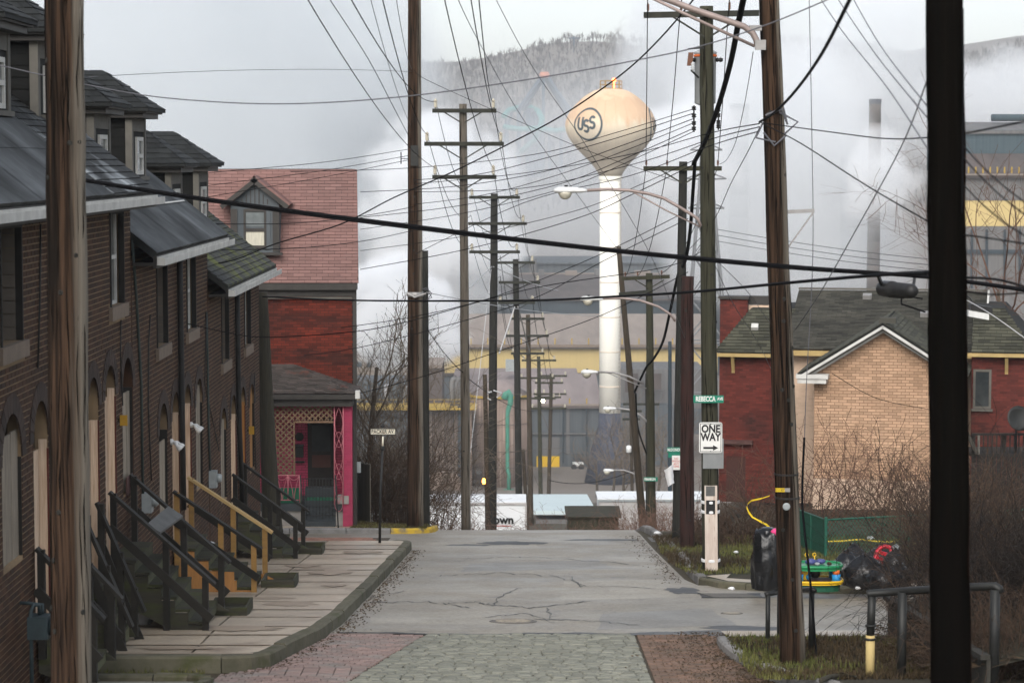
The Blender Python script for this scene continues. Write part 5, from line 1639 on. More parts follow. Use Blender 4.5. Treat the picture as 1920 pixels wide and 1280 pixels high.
# red brick house at each end
def brick_end(px0, px1, b, label, flip):
    a0, z1 = onL(px0, 662, b)
    a1, _ = onL(px1, 662, b)
    _, zt = onL((px0 + px1) / 2, 578, b + 1.3)
    g_ = gt - .2
    h = thing('red_brick_house', Lp((a0 + a1) / 2, b, g_), label, 'house')
    mb = wall_holes(MB(), Lp(a0, b + .012, g_), xa, ZU, nf, a1 - a0, z1 - g_, [], .28)
    for aa in (a0, a1 - .28): mb.obox(Lp(aa, b + .3, g_), xa * .28, ya * 7, ZU * (z1 - g_))
    w_ = mb.build('wall', 'wine_mortar', h)
    if not flip:
        da, dzt = onL(1362, 858, b); db_, dzb = onL(1397, 965, b)
        ho = [(da - a0, db_ - a0, 0, dzt - g_)]
    else:
        da, dzt = onL(1825, 692, b); db_, dzb = onL(1858, 766, b)
        ho = [(da - a0, db_ - a0, dzb - g_, dzt - g_)]
    masonry(w_, 'brick', Lp(a0, b + .012, g_), xa, ZU, nf, a1 - a0, z1 - g_, .215, .074, .010, .012, 'wine_brick', ho)
    # skirt roof
    ov = .35
    tops = 1.3
    E0, E1 = Lp(a0 - (.15 if not flip else .0), b - ov, z1 + .05), Lp(a1 + (.15 if flip else 0), b - ov, z1 + .05)
    il, ir = (.85, 0) if not flip else (0, .85)
    T0, T1 = Lp(a0 + il, b + tops, zt), Lp(a1 - ir, b + tops, zt)
    B0, B1 = Lp(a0 - (.15 if not flip else 0), b + 7, z1 + .05), Lp(a1 + (.15 if flip else 0), b + 7, z1 + .05)
    U0, U1 = Lp(a0 + il, b + 5, zt), Lp(a1 - ir, b + 5, zt)
    ro = MB().add([E0, E1, T1, T0, B0, B1, U1, U0], [(0, 1, 2, 3), (4, 0, 3, 7), (1, 5, 6, 2), (3, 2, 6, 7), (5, 4, 7, 6), (1, 0, 4, 5)]).build('hip_roof', 'shingle_gap', h)
    dd = (T0 - E0) - xa * il * (1 if not flip else 0)
    dd = Lp(a0, b + tops, zt) - Lp(a0, b - ov, z1 + .05)
    nn = xa.cross(dd).normalized()
    LW, HL = (E1 - E0).length, dd.length
    ins = (lambda v: (v / HL * (il + .15), LW)) if not flip else (lambda v: (0, LW - v / HL * (ir + .15)))
    masonry(ro, 'shingle', E0 + nn * .003, xa, dd.normalized(), nn, LW, HL, .33, .145, .010, .012, 'green_shingle', inside=ins, limit=200, tilt=.016, vjit=.2)
    MB().obox(Lp(a0 - .12, b - ov - .03, z1 - .08), xa * (a1 - a0 + .2), ya * .1, ZU * .11).build('fascia', 'yellow_trim', h)
    bx = a0 + .45 if not flip else a1 - .75
    MB().bar(Lp(bx, b - .02, z1 - .55), Lp(bx, b - ov + .06, z1 - .1), .09, .09).obox(Lp(bx - .05, b - .06, z1 - .62), xa * .1, ya * .06, ZU * .5).build('eave_bracket', 'yellow_trim', h)
    if not flip:
        MB().obox(Lp(da, b + .004, g_), xa * (db_ - da), ya * .05, ZU * (dzt - g_)).build('door', 'brown_door', h)
        la, lz = onL(1345, 828, b); lb, _ = onL(1412, 828, b)
        MB().obox(Lp(la, b - .18, lz - .04), xa * (lb - la), ya * .18, ZU * .12).build('door_canopy', 'rust_plate', h)
        pa, pz_ = onL(1350, 560, b + 1.6); pb_, _ = onL(1402, 560, b + 1.6)
        pw = MB().obox(Lp(pa, b + 1.6, z1 - .4), xa * (pb_ - pa), ya * .25, ZU * (pz_ - z1 + .4)).build('parapet', 'wine_mortar', h)
        masonry(pw, 'brick', Lp(pa, b + 1.598, z1 - .3), xa, ZU, nf, pb_ - pa, pz_ - z1 + .28, .215, .074, .010, .012, 'wine_brick', limit=120)
        MB().obox(Lp(pa - .05, b + 1.5, pz_), xa * (pb_ - pa + .1), ya * .45, ZU * .09).build('coping', 'gutter_dark', h)
        pc, pz2 = onL(1402, 572, b + 1.9); pd, _ = onL(1480, 572, b + 1.9)
        MB().obox(Lp(pc, b + 1.9, z1), xa * (pd - pc), ya * .25, ZU * (pz2 - z1)).build('upper_wall', 'cream_wall', h)
        MB().obox(Lp(pa, b + 1.95, pz2 + .02), xa * (pd - pa), ya * .3, ZU * .28).build('upper_fascia', 'gutter_dark', h)
        va, vz = onL(1417, 622, b + .4)
        pp = E0 + dd * ((vz - z1) / (zt - z1)) + xa * (va - a0)
        MB().obox(pp + nn * .03, xa * .22, dd.normalized() * .2, nn * .12).build('roof_vent', 'white_trim', h)
    else:
        fr = MB()
        for (u, v, w_1, h_1) in ((0, 0, .07, dzt - dzb), (db_ - da - .07, 0, .07, dzt - dzb), (.07, 0, db_ - da - .14, .07), (.07, dzt - dzb - .07, db_ - da - .14, .07)):
            fr.obox(Lp(da + u, b - .02, dzb + v), xa * w_1, ya * .06, ZU * h_1)
        f = fr.build('window_frame', 'grey_trim', h)
        MB().obox(Lp(da, b + .005, dzb), xa * (db_ - da), ya * .02, ZU * (dzt - dzb)).build('pane', 'glass_dark', f)
        MB().obox(Lp(da - .05, b - .1, dzb - .08), xa * (db_ - da + .1), ya * .1, ZU * .07).build('sill', 'grey_trim', f)
    return h
brick_end(1349, 1484, 4.6, 'dark red brick house end with a brown door and a green hipped skirt roof', False)
brick_end(1822, 1935, 2.6, 'dark red brick house with a framed window behind the dark deck', True)
# dark rear deck with railing, dish
dk = thing('timber_deck', P(1870, 960, 69), 'dark timber deck with baluster railing beside the red brick house window', 'deck')
o = P(1822, 856, 69)
dx = P(1945, 856, 69).x - o.x
gd = G(o.x, 69) - .1
MB().obox((o.x, 69, o.z), (dx, 0, 0), (0, 1.6, 0), (0, 0, .1)).build('floor', 'dark_wood_trim', dk)
nb = 13
for i in range(nb): MB().obox((o.x + dx * i / nb, 69.02, gd), (dx / nb - .015, 0, 0), (0, .03, 0), (0, 0, o.z - gd)).build('plank', 'dark_wood_trim', dk)
rz = P(1822, 816, 69).z
MB().obox((o.x, 68.98, rz), (dx, 0, 0), (0, .09, 0), (0, 0, .06)).build('top_rail', 'dark_wood_trim', dk)
for i in range(15): MB().obox((o.x + .06 + (dx - .1) * i / 14, 69.0, o.z + .1), (.035, 0, 0), (0, .035, 0), (0, 0, rz - o.z - .1)).build('baluster', 'dark_wood_trim', dk)
for i in range(3): MB().obox((o.x + (dx - .1) * i / 2, 69.05, o.z + .1), (.1, 0, 0), (0, .09, 0), (0, 0, rz - o.z - .1)).build('post', 'dark_wood_trim', dk)
MB().bar(P(1812, 810, 68.8), P(1832, 850, 68.8), .12, .1).build('stair_stringer', 'wall_timber', dk)
MB().obox(P(1833, 852, 68.9), (.06, 0, 0), (0, .05, 0), (0, 0, .55)).build('end_board', 'grey_trim', dk)
ds = thing('satellite_dish', P(1905, 820, 68.5), 'dark round satellite dish above the deck railing', 'satellite dish')
cc = P(1907, 785, 68.5)
ax = Matrix.Rotation(math.radians(75), 3, 'X') @ Matrix.Rotation(math.radians(15), 3, 'Y')
MB().lathe([(.02, 0), (.15, .015), (.28, .06), (.36, .11), (.365, .12), (.27, .08), (.02, .03)], cc, 24, ax).build('dish', 'galv_dark', ds, True)
MB().tube([cc, cc + V3((0, .1, -.2)), P(1905, 850, 68.6)], .03, 8).build('mast', 'galv_dark', ds, True)
# ------------------------------------------------------------------ utility poles, street lamps, signs
def insulator(parent, p, h=.24, r=.055, m='insulator'):
    pr = [(r * .35, -.03), (r * .4, 0)]
    for i in range(4):
        z = h * (i + .3) / 4.3
        pr += [(r, z), (r * .95, z + h * .06), (r * .55, z + h * .1)]
    pr += [(r * .4, h)]
    return MB().lathe(pr, p, 10).build('insulator', m, parent, True)
POLES = {}
def pole(key, pb, pt, Y, rb, rt, m, label, name='utility_pole', n=14, ground=True, cap=None):
    a, b = P(pb[0], pb[1], Y), P(pt[0], pt[1], Y)
    d = (a - b).normalized()
    if ground:
        for i in range(4000):
            if a.z <= G(a.x, a.y) - .15: break
            a = a + d * .02
    t = thing(name, (a.x, a.y, G(a.x, a.y)), label, 'utility pole')
    k = 14
    rr = random.Random(len(POLES))
    pts, rs = [], []
    for i in range(k + 1):
        u = i / k
        pts.append(a.lerp(b, u) + V3((rr.uniform(-.2, .2) * rt * .25, 0, 0)))
        rs.append((rb + (rt - rb) * u) * rr.uniform(.985, 1.015))
    MB().tube(pts, rs, n).build('shaft', m, t, True)
    POLES[key] = (t, a, b, Y, rb, rt)
    return t
def axis_at(key, py):
    t, a, b, Y, rb, rt = POLES[key]
    lo, hi = 0.0, 1.0
    for _ in range(40):
        mid = (lo + hi) / 2
        p = a.lerp(b, mid)
        yc = p.y * CP - p.z * SP
        y = 640 - (p.y * SP + p.z * CP) / yc * FPX
        if y > py: lo = mid
        else: hi = mid
    return a.lerp(b, lo), rb + (rt - rb) * lo
def crossarm(key, py, px0, px1, ins=(), th=.11, brace=1, ih=.24, ir=.055, im='insulator', m='arm_wood', dy=0.0, bl=.8, py1=None):
    t, a, b, Y, rb, rt = POLES[key]
    c, r = axis_at(key, py)
    p0, p1 = P(px0, py, Y), P(px1, py if py1 is None else py1, Y)
    off = V3((0, -(r + th * .5 + .005), 0))
    arm = MB().bar(p0 + off, p1 + off, th * .85, th).build('crossarm', m, t)
    for px in ins:
        u = (px - px0) / (px1 - px0)
        q_ = p0.lerp(p1, u) + off + V3((0, 0, th / 2 + .03))
        insulator(arm, q_, ih, ir, im)
    if brace:
        for s in (-1, 1):
            w_ = (p1 - p0).length * .30
            e = c + off + V3((s * min(bl, w_), -.02 - th * .45, -th * .3))
            MB().bar(e, c + V3((s * r * .4, off.y - .02, -min(bl, w_) * .62)), .012, .035).build('brace', m, arm)
    return arm
pole('A', (134, 1279), (119, -60), 24, .205, .19, 'pole_wood', 'big weathered brown foreground pole standing in front of the row houses')
pole('M', (1783, 1279), (1771, -60), 17.5, .15, .133, 'pole_black', 'nearly black foreground pole in front of the tan gabled house')
pole('B', (779, 998), (777, -60), 64.4, .225, .17, 'pole_wood', 'tall thick brown pole standing on the yellow kerbed corner')
pole('C', (799, 998), (797, 470), 67.5, .11, .085, 'pole_dark', 'shorter dark pole close behind the tall corner pole')
pole('D', (874, 990), (868, 195), 71, .15, .115, 'pole_grey', 'weathered pole with three crossarms and ribbed insulators, tallest of the crossarm row')
pole('E', (922, 998), (927, 363), 98, .2, .145, 'pole_dark', 'black pole with three crossarms, second of the crossarm row')
pole('E2', (915, 998), (909, 702), 93, .11, .085, 'pole_brown', 'short leaning stub pole beside the second crossarm pole')
pole('F', (973, 935), (967, 486), 138, .21, .17, 'pole_dark', 'black pole with three crossarms, third of the crossarm row')
pole('F2', (986, 935), (981, 843), 140, .12, .1, 'pole_brown', 'short stub pole at the foot of the third crossarm pole')
pole('G', (995, 950), (990, 590), 172, .21, .16, 'pole_brown', 'brown pole with pale insulators, fourth of the crossarm row')
pole('H', (1014, 960), (1010, 668), 210, .2, .16, 'pole_green', 'far pole carrying a lit floodlight')
pole('I', (1028, 960), (1034, 700), 228, .2, .17, 'pole_brown', 'far pole with four close crossarms beside the lit floodlight pole')
pole('K', (1333, 1082), (1324, 12), 48, .178, .132, 'pole_green', 'tall mossy pole carrying the one way sign and a transformer')
pole('L', (1487, 1245), (1440, -60), 32, .172, .13, 'pole_wood', 'leaning weathered pole on the near verge with a yellow tag')
pole('N', (1288, 1027), (1289, 518), 55.5, .172, .145, 'pole_rust', 'dark rust red stub pole with a flat top')
pole('O', (1270, 1015), (1281, 303), 58.5, .14, .10, 'pole_dark', 'dark pole with a mossy crossarm behind the rust red stub')
pole('Pn', (1207, 1000), (1160, 462), 86, .15, .085, 'pole_brown', 'strongly leaning bare brown pole crossing the water tower leg')
pole('Q', (1222, 1003), (1217, 512), 80, .155, .115, 'pole_green', 'mossy pole with a green street sign beside the leaning pole')
pole('S', (1216, 1000), (1214, 700), 108, .13, .1, 'pole_dark', 'pole mostly hidden behind the mossy street sign pole')
pole('S2', (1201, 1000), (1194, 800), 150, .12, .1, 'pole_brown', 'distant thin pole with the lowest street lamp')
pole('Rt', (1186, 960), (1182, 745), 190, .14, .11, 'pole_brown', 'distant pole with two pale transformer cans')
pole('T', (1256, 1000), (1256, 640), 120, .11, .09, 'mill_navy', 'slender blue grey pole beside the dark crossarm pole')

# weathering splits and knots along the nearer shafts
def splits(key, n, seed, L=(.3, 1.6), w=.006, pymin=-40, pymax=1240):
    t, a, b, Y, rb, rt = POLES[key]
    rr = random.Random(seed)
    d = (b - a)
    H = d.length
    mb = MB()
    for i in range(n):
        u = rr.uniform(.02, .97)
        l_ = rr.uniform(*L) / H
        ang = rr.uniform(math.pi * 1.05, math.pi * 1.95)
        pts = []
        k = 7
        for j in range(k + 1):
            v = min(.995, u + l_ * j / k)
            r_ = rb + (rt - rb) * v + .0015
            aa = ang + rr.uniform(-.02, .02) + .05 * math.sin(j * .8 + i)
            ww = w * (1 - abs(2 * j / k - 1)) * rr.uniform(.6, 1.5) / r_
            c = a + d * v
            for s_ in (-1, 1): pts.append(c + V3((math.cos(aa + s_ * ww) * r_, math.sin(aa + s_ * ww) * r_, 0)))
        mb.add(pts, [(2 * j, 2 * j + 1, 2 * j + 3, 2 * j + 2) for j in range(k)])
    mb.build('grain_split', 'split_dark', t, kind='stuff')
    if key == 'M': return
    kb = MB()
    for i in range(max(4, n // 8)):
        v = rr.uniform(.03, .97)
        r_ = rb + (rt - rb) * v
        aa = rr.uniform(math.pi * 1.1, math.pi * 1.9)
        c = a + d * v + V3((math.cos(aa) * (r_ - .012), math.sin(aa) * (r_ - .012), 0))
        q_ = V3((math.cos(aa), math.sin(aa), 0)).to_track_quat('Z', 'Y').to_matrix()
        kb.lathe([(.03, 0), (.028, .012), (.016, .019), (.008, .014)], c, 10, q_)
    kb.build('knot', 'pole_dark', t, kind='stuff')
for k_, n_, s_ in (('A', 90, 1), ('L', 110, 2), ('K', 70, 3), ('B', 60, 4), ('M', 50, 5), ('N', 30, 6), ('D', 40, 7)): splits(k_, n_, s_, w=.007 if k_ in 'ALM' else .009)
crossarm('D', 208, 811, 931, (817, 925), .12, ih=.26, ir=.06)
crossarm('D', 270, 796, 945, (801, 939), .12, ih=.26, ir=.06)
crossarm('D', 332, 811, 931, (816, 925), .12, ih=.26, ir=.06)
crossarm('E', 370, 880, 975, (885, 969), .12, ih=.26, ir=.07)
crossarm('E', 419, 878, 988, (981,), .12, ih=.26, ir=.07)
crossarm('E', 472, 880, 975, (885, 969), .12, ih=.26, ir=.07)
crossarm('F', 492, 933, 1003, (998,), .15, ih=.3, ir=.09)
crossarm('F', 529, 935, 1013, (1008,), .15, ih=.3, ir=.09)
crossarm('F', 567, 934, 1003, (938, 998), .15, ih=.3, ir=.09)
crossarm('G', 597, 958, 1021, (962, 1017), .16, ih=.34, ir=.1)
crossarm('G', 629, 949, 1029, (954, 1025), .16, ih=.34, ir=.1)
crossarm('G', 662, 958, 1021, (962, 1017), .16, ih=.3, ir=.09)
for py, a, b in ((675, 978, 1043), (708, 974, 1040), (738, 1000, 1024), (746, 972, 1042)): crossarm('H', py, a, b, (a + 4, b - 4), .17, ih=.3, ir=.1, brace=(py < 740), m='pole_green')
for py, a, b in ((704, 1012, 1063), (717, 1003, 1056), (738, 1008, 1062), (744, 1002, 1052), (765, 995, 1062)): crossarm('I', py, a, b, (a + 3, b - 3), .17, ih=.3, ir=.1, brace=0, m='pole_green')
crossarm('K', 30, 1206, 1421, (1214, 1276, 1366), .115, ih=.14, ir=.03, im='insulator_brown', py1=26)
crossarm('O', 316, 1206, 1352, (1211, 1250, 1345), .11, ih=.12, ir=.03, im='insulator_brown', m='pole_green')
crossarm('Q', 522, 1165, 1255, (1172, 1195, 1240), .12, ih=.13, ir=.035, im='insulator_brown', m='pole_green', py1=518)
crossarm('Q', 551, 1160, 1216, (), .11, brace=0, py1=546)
crossarm('Rt', 770, 1165, 1203, (), .18, brace=0)
crossarm('Rt', 785, 1167, 1200, (), .18, brace=0)
crossarm('Rt', 757, 1168, 1236, (), .18, brace=0)
# light bracket and small hardware on the poles
t, *_ = POLES['L']
c_, r_ = axis_at('L', 396)
MB().bar(P(1462, 398, 32), P(1527, 395, 32), .03, .05).bar(P(1526, 397, 32), P(1476, 466, 32), .02, .02).build('steel_bracket', 'galv', t)
c_, r_ = axis_at('L', 915)
MB().obox(c_ + V3((-.17, -r_ - .012, -.025)), (.125, 0, 0), (0, .01, 0), (0, 0, .05)).build('number_tag', 'tape_yellow', t)
text('01187', 'sign_black', c_ + V3((-.11, -r_ - .016, 0)), .05, t)
MB().obox(c_ + V3((-.045, -r_ - .012, -.025)), (.07, 0, 0), (0, .01, 0), (0, 0, .05)).build('steel_tag', 'galv', t)
c_, r_ = axis_at('L', 946)
MB().lathe([(.05, 0), (.05, .012), (.035, .02)], c_ + V3((-.03, -r_ + .005, 0)), 18, Matrix.Rotation(math.pi / 2, 3, 'X')).build('round_tag', 'meter_grey', t)
for py in (888, 932):
    c_, r_ = axis_at('L', py)
    MB().lathe([(r_ + .006, -.012), (r_ + .006, .012), (r_ + .002, .012)], c_, 16).build('band', 'iron_black', t)
c_, r_ = axis_at('B', 292)
t = POLES['B'][0]
MB().obox(c_ + V3((-.1, -r_ - .05, -.27)), (.2, 0, 0), (0, .05, 0), (0, 0, .54)).build('pole_plate', 'galv_dark', t)
MB().bar(c_ + V3((-.36, -.1, .1)), c_ + V3((-.36, -.1, -.22)), .03, .03).bar(c_ + V3((-.36, -.1, -.08)), c_ + V3((-.1, -.1, -.08)), .02, .02).build('spool_rack', 'iron_black', t)
c_, r_ = axis_at('B', 552)
MB().lathe([(r_ + .02, -.05), (r_ + .03, 0), (r_ + .02, .07)], c_, 14).tube([c_ + V3((-.2, -r_ - .05, .05)), c_ + V3((0, -r_ - .1, -.06)), c_ + V3((.3, -r_ - .02, .04))], .025, 6).build('cable_clamp', 'galv', t)
for (k, py) in (('E', 740), ('L', 238), ('C', 553)):
    c_, r_ = axis_at(k, py)
    mb = MB()
    for i in range(5):
        a = R.uniform(0, 6)
        mb.tube([c_ + V3((math.cos(a) * r_ * 1.2, -r_, math.sin(a) * .15)), c_ + V3((math.cos(a + 1) * r_ * 2.2, -r_ - .05, math.sin(a + 1) * .25)), c_ + V3((math.cos(a + 2) * r_ * 1.3, -r_, math.sin(a + 2) * .2))], .014 if k != 'E' else .03, 5)
    mb.build('cable_clamp', 'wire_pale' if k == 'E' else 'wire_grey', POLES[k][0])
# transformer with bushings and cut-out on the one way sign pole
t, a_, b_, *_ = POLES['K']
c_, r_ = axis_at('K', 145)
cy_ = c_ + V3((0, r_ + .24, 0))
z1_, z0_ = P(1325, 100, 48).z, P(1325, 193, 48).z
tr = MB().lathe([(.12, z0_ - c_.z - .04), (.21, z0_ - c_.z), (.215, z1_ - c_.z), (.23, z1_ - c_.z + .01), (.23, z1_ - c_.z + .04), (.1, z1_ - c_.z + .1)], cy_, 24).build('transformer', 'transformer_grey', t, True)
MB().lathe([(.222, z1_ - c_.z - .06), (.235, z1_ - c_.z - .05), (.235, z1_ - c_.z - .02), (.222, z1_ - c_.z - .01)], cy_, 24).build('lid_band', 'toy_orange', tr)
for s in (-1, 1): MB().lathe([(.03, 0), (.05, .03), (.03, .06), (.05, .09), (.03, .14)], cy_ + V3((s * .2, -.1, z1_ - c_.z - .12)), 10, Matrix.Rotation(s * math.pi / 2, 3, 'Y')).build('bushing', 'sign_black', tr, True)
p_ = P(1293, 112, 47.8)
co = MB().obox(p_ + V3((-.05, 0, -.12)), (.1, 0, 0), (0, .08, 0), (.03, 0, .26)).build('fuse_cutout', 'insulator_brown', t)
MB().bar(P(1291, 92, 47.8), P(1320, 90, 47.9), .03, .03).bar(P(1296, 132, 47.8), P(1310, 146, 47.9), .03, .03).build('cutout_bracket', 'iron_black', t)
insulator(t, P(1299, 132, 47.8), .16, .045, 'transformer_grey')
for px, ys_ in ((1301, (202, 216, 230, 240)), (1347, (205, 215, 228, 236))):
    mb = MB()
    for y in ys_: mb.lathe([(.03, 0), (.05, .02), (.03, .04), (.05, .06), (.03, .08)], P(px, y + 5, 47.85), 8)
    mb.bar(P(px, ys_[0] - 4, 47.86), P(px, ys_[-1] + 8, 47.86), .03, .03)
    mb.build('spool_rack', 'iron_black', t)
# guard plate and straps at the foot of this pole
c0, r0 = axis_at('K', 908)
c1, r1 = axis_at('K', 1079)
gd_ = MB()
wv = .125
gd_.add([c0 + V3((-wv, -r0 - .008, 0)), c0 + V3((wv, -r0 - .008, 0)), c1 + V3((wv, -r1 - .008, 0)), c1 + V3((-wv, -r1 - .008, 0)),
         c0 + V3((-wv, -r0 + .04, 0)), c0 + V3((wv, -r0 + .04, 0)), c1 + V3((wv, -r1 + .04, 0)), c1 + V3((-wv, -r1 + .04, 0))], [(3, 2, 1, 0), (4, 5, 1, 0), (1, 5, 6, 2), (0, 3, 7, 4), (2, 6, 7, 3)])
gd_.build('guard_plate', 'guard_white', t)
for py in (940, 958, 1049):
    c_, r_ = axis_at('K', py)
    MB().lathe([(r_ + .012, -.03), (r_ + .018, -.02), (r_ + .018, .02), (r_ + .012, .03)], c_, 20).build('strap', 'litter_white', t)
for py, hh in ((918, .1), (948, .14)):
    c_, r_ = axis_at('K', py)
    MB().obox(c_ + V3((-.1, -r_ - .012, -hh)), (.18, 0, 0), (0, .003, 0), (0, 0, hh * 2)).build('torn_poster', 'sign_black' if py > 930 else 'slab_grey', t)
# street lamps (arms bolted to their poles)
def lamp(key, Y, arm, head, rod=None, r=.03, hl=.62, m='galv', scale=1.0):
    t = POLES[key][0]
    pts = [P(a, b, Y) for a, b in arm]
    k = MB().tube(pts, r, 8).build('lamp_arm', m, t, True)
    if rod: MB().tube([P(a, b, Y) for a, b in rod], r * .55, 6).build('stay_rod', m, k, True)
    if head:
        h0 = P(head[0], head[1], Y)
        L = hl
        prof = [(.0, 0), (.05, .0), (.085, .12 * L), (.11, .35 * L), (.135, .6 * L), (.13, .85 * L), (.06, L)]
        ax = Matrix.Rotation(-math.pi / 2, 3, 'Y')
        mb = MB().lathe([(a * scale, b) for a, b in prof], h0, 14, ax)
        mb.v = [(x, y, h0.z + (z - h0.z) * (.62 if z > h0.z else .35)) for x, y, z in mb.v]
        hd = mb.build('lamp_head', 'lamp_white', k, True)
        c_ = h0 + V3((-.66 * L, 0, -.03 * scale))
        g = MB().lathe([(.03, -.13 * scale), (.09 * scale, -.1 * scale), (.125 * scale, -.03 * scale), (.13 * scale, .01)], c_, 14).build('lens', 'lamp_lens', k, True)
        MB().lathe([(.035, .05 * scale), (.035, .12 * scale)], c_ + V3((.02, 0, .02)), 8).build('photocell', 'iron_black', k)
    return k
lamp('K', 47.8, [(1100, 357), (1140, 355), (1180, 357), (1215, 363), (1245, 372), (1275, 389), (1298, 403), (1308, 410), (1314, 424)], (1101, 358), [(1183, 358), (1250, 395), (1314, 426)], .032, .66, 'lamp_pinkish', 1.05)
lamp('L', 31.8, [(1180, -32), (1240, -5), (1300, 18), (1360, 38), (1395, 50), (1411, 62), (1418, 75), (1421, 88)], None, [(1200, -14), (1300, 34), (1415, 87)], .042, m='lamp_pinkish')
c_ = P(1421, 84, 31.8)
MB().obox(c_ + V3((-.04, -.05, -.07)), (.14, 0, 0), (0, .05, 0), (0, 0, .13)).obox(P(1405, 58, 31.8) + V3((0, -.03, 0)), (.16, 0, 0), (0, .06, 0), (0, 0, .07)).build('arm_bracket', 'galv', POLES['L'][0])
lamp('O', 58.2, [(1130, 560), (1165, 559), (1200, 563), (1235, 575), (1258, 590), (1266, 602)], (1131, 561), None, .03, .56, 'lamp_pinkish', .95)
lamp('Q', 79.6, [(1120, 697), (1150, 698), (1180, 706), (1208, 720)], (1121, 698), [(1140, 699), (1212, 728)], .035, .56, 'galv', 1.2)
lamp('S', 107.6, [(1155, 765), (1180, 768), (1200, 778), (1213, 790)], (1156, 766), None, .045, .6, 'galv', 1.2)
lamp('S2', 149.5, [(1150, 881), (1170, 881), (1185, 886), (1197, 893)], (1151, 882), None, .05, .65, 'galv', 1.6)
for px in (1179, 1192):
    MB().lathe([(.1, 0), (.2, .03), (.2, .5), (.1, .56)], P(px, 848, 189.7), 14).build('transformer', 'lamp_white', POLES['Rt'][0], True)
c_ = P(1018, 751, 209.6)
fl = MB().lathe([(.05, 0), (.16, .1), (.18, .16)], c_, 16, Matrix.Rotation(math.pi / 2, 3, 'X')).build('floodlight', 'galv_dark', POLES['H'][0])
MB().lathe([(.15, .17), (.12, .2), (.02, .21)], c_, 16, Matrix.Rotation(math.pi / 2, 3, 'X')).build('lamp_lens', 'lamp_glow', fl)
c_ = P(907, 902, 92.5)
am = MB().lathe([(.04, -.1), (.06, -.08), (.06, .08), (.03, .12)], c_, 10).build('marker_lamp', 'amber_glow', POLES['E2'][0])
MB().bar(c_ + V3((0, 0, 0)), c_ + V3((.14, .2, -.02)), .03, .03).build('lamp_bracket', 'iron_black', POLES['E2'][0])

# signs
def sign_plate(t, c, w, h, m, back='sign_back', th=.004, rnd=0):
    mb = MB()
    if rnd:
        pts = []
        for (sx, sz, a0) in ((1, 1, 0), (-1, 1, 90), (-1, -1, 180), (1, -1, 270)):
            for k in range(5):
                a = math.radians(a0 + k * 22.5)
                pts.append(c + V3((sx * (w / 2 - rnd) + rnd * math.cos(a), 0, sz * (h / 2 - rnd) + rnd * math.sin(a))))
        mb.prism(pts, (0, th, 0))
    else:
        mb.obox(c + V3((-w / 2, 0, -h / 2)), (w, 0, 0), (0, th, 0), (0, 0, h))
    return mb.build('plate', m, t)
YS = 47.78
c_ = P(1332.5, 820, YS)
ow = thing('one_way_sign', c_, 'white one way sign with a black arrow on the mossy pole', 'road sign')
sign_plate(ow, c_, .457, .61, 'sign_white', rnd=.04)
bw0 = c_ + V3((0, -.002, 0))
fr = MB()
for (x, z, a, b) in ((-.21, -.285, .42, .012), (-.21, .273, .42, .012), (-.21, -.273, .012, .546), (.198, -.273, .012, .546)): fr.obox(bw0 + V3((x, -.001, z)), (a, 0, 0), (0, .002, 0), (0, 0, b))
fr.build('border', 'sign_black', ow)
text('ONE', 'sign_black', c_ + V3((0, -.004, .17)), .21, ow, wx=.84, bold=.008)
text('WAY', 'sign_black', c_ + V3((0, -.004, .005)), .21, ow, wx=.80, bold=.008)
ar = [(-.145, -.185), (.05, -.185), (.05, -.15), (.15, -.205), (.05, -.26), (.05, -.225), (-.145, -.225)]
MB().prism([c_ + V3((x, -.005, z)) for x, z in ar], (0, .004, 0)).build('arrow', 'sign_black', ow)
for z in (.265, -.275): MB().lathe([(.012, 0), (.012, .008)], c_ + V3((0, -.001, z)), 8, Matrix.Rotation(math.pi / 2, 3, 'X')).build('bolt', 'iron_black', ow)
c2 = P(1337, 852, YS + .02)
MB().obox(c2 + V3((-.2, .012, -.28)), (.41, 0, 0), (0, .004, 0), (0, 0, .6)).build('plate', 'sign_back', thing('sign_back_panel', c2, 'grey blank back of a second sign behind the one way sign', 'sign panel'))
c_ = P(1328.5, 748, YS - .05)
rs_ = thing('street_name_sign', c_, 'green REBECCA AVE street name sign above the one way sign', 'street sign')
sign_plate(rs_, c_, .60, .15, 'sign_green')
text('REBECCA', 'sign_white', c_ + V3((-.06, -.004, 0)), .14, rs_, wx=.66, bold=.004)
text('AVE', 'sign_white', c_ + V3((.23, -.004, .005)), .08, rs_, wx=.8, bold=.002)
MB().obox(c_ + V3((-.05, .006, -.06)), (.1, 0, 0), (0, .1, 0), (0, 0, .12)).build('bracket', 'galv', rs_)
c_ = P(1264.5, 843, 58.3)
md = thing('street_name_sign', c_, 'green McDONOUGH street name sign half hidden by the rust red stub pole', 'street sign')
sign_plate(md, c_, .36, .125, 'sign_green')
text('McDONOU', 'sign_white', c_ + V3((0, -.004, 0)), .1, md, wx=.66, bold=.003)
MB().obox(c_ + V3((-.15, .0, -.19)), (.3, 0, 0), (0, .004, 0), (0, 0, .12)).build('plate', 'sign_green', md)
c_ = P(1268, 867, 58.28)
npk = thing('no_parking_sign', c_, 'small white no parking sign with red lettering under the green McDONOUGH sign', 'road sign')
sign_plate(npk, c_, .21, .35, 'sign_white')
for i, s_ in enumerate(('NO', 'PARKING', 'ANY', 'TIME')): text(s_, 'sign_red', c_ + V3((0, -.004, .1 - .065 * i)), .075 if i else .07, npk, wx=.62 if i == 1 else .9)
c_ = P(1220, 898, 79.5)
fs = thing('street_name_sign', c_, 'green FRANKLIN street name sign on the mossy pole beside the leaning pole', 'street sign')
sign_plate(fs, c_, .46, .14, 'sign_green')
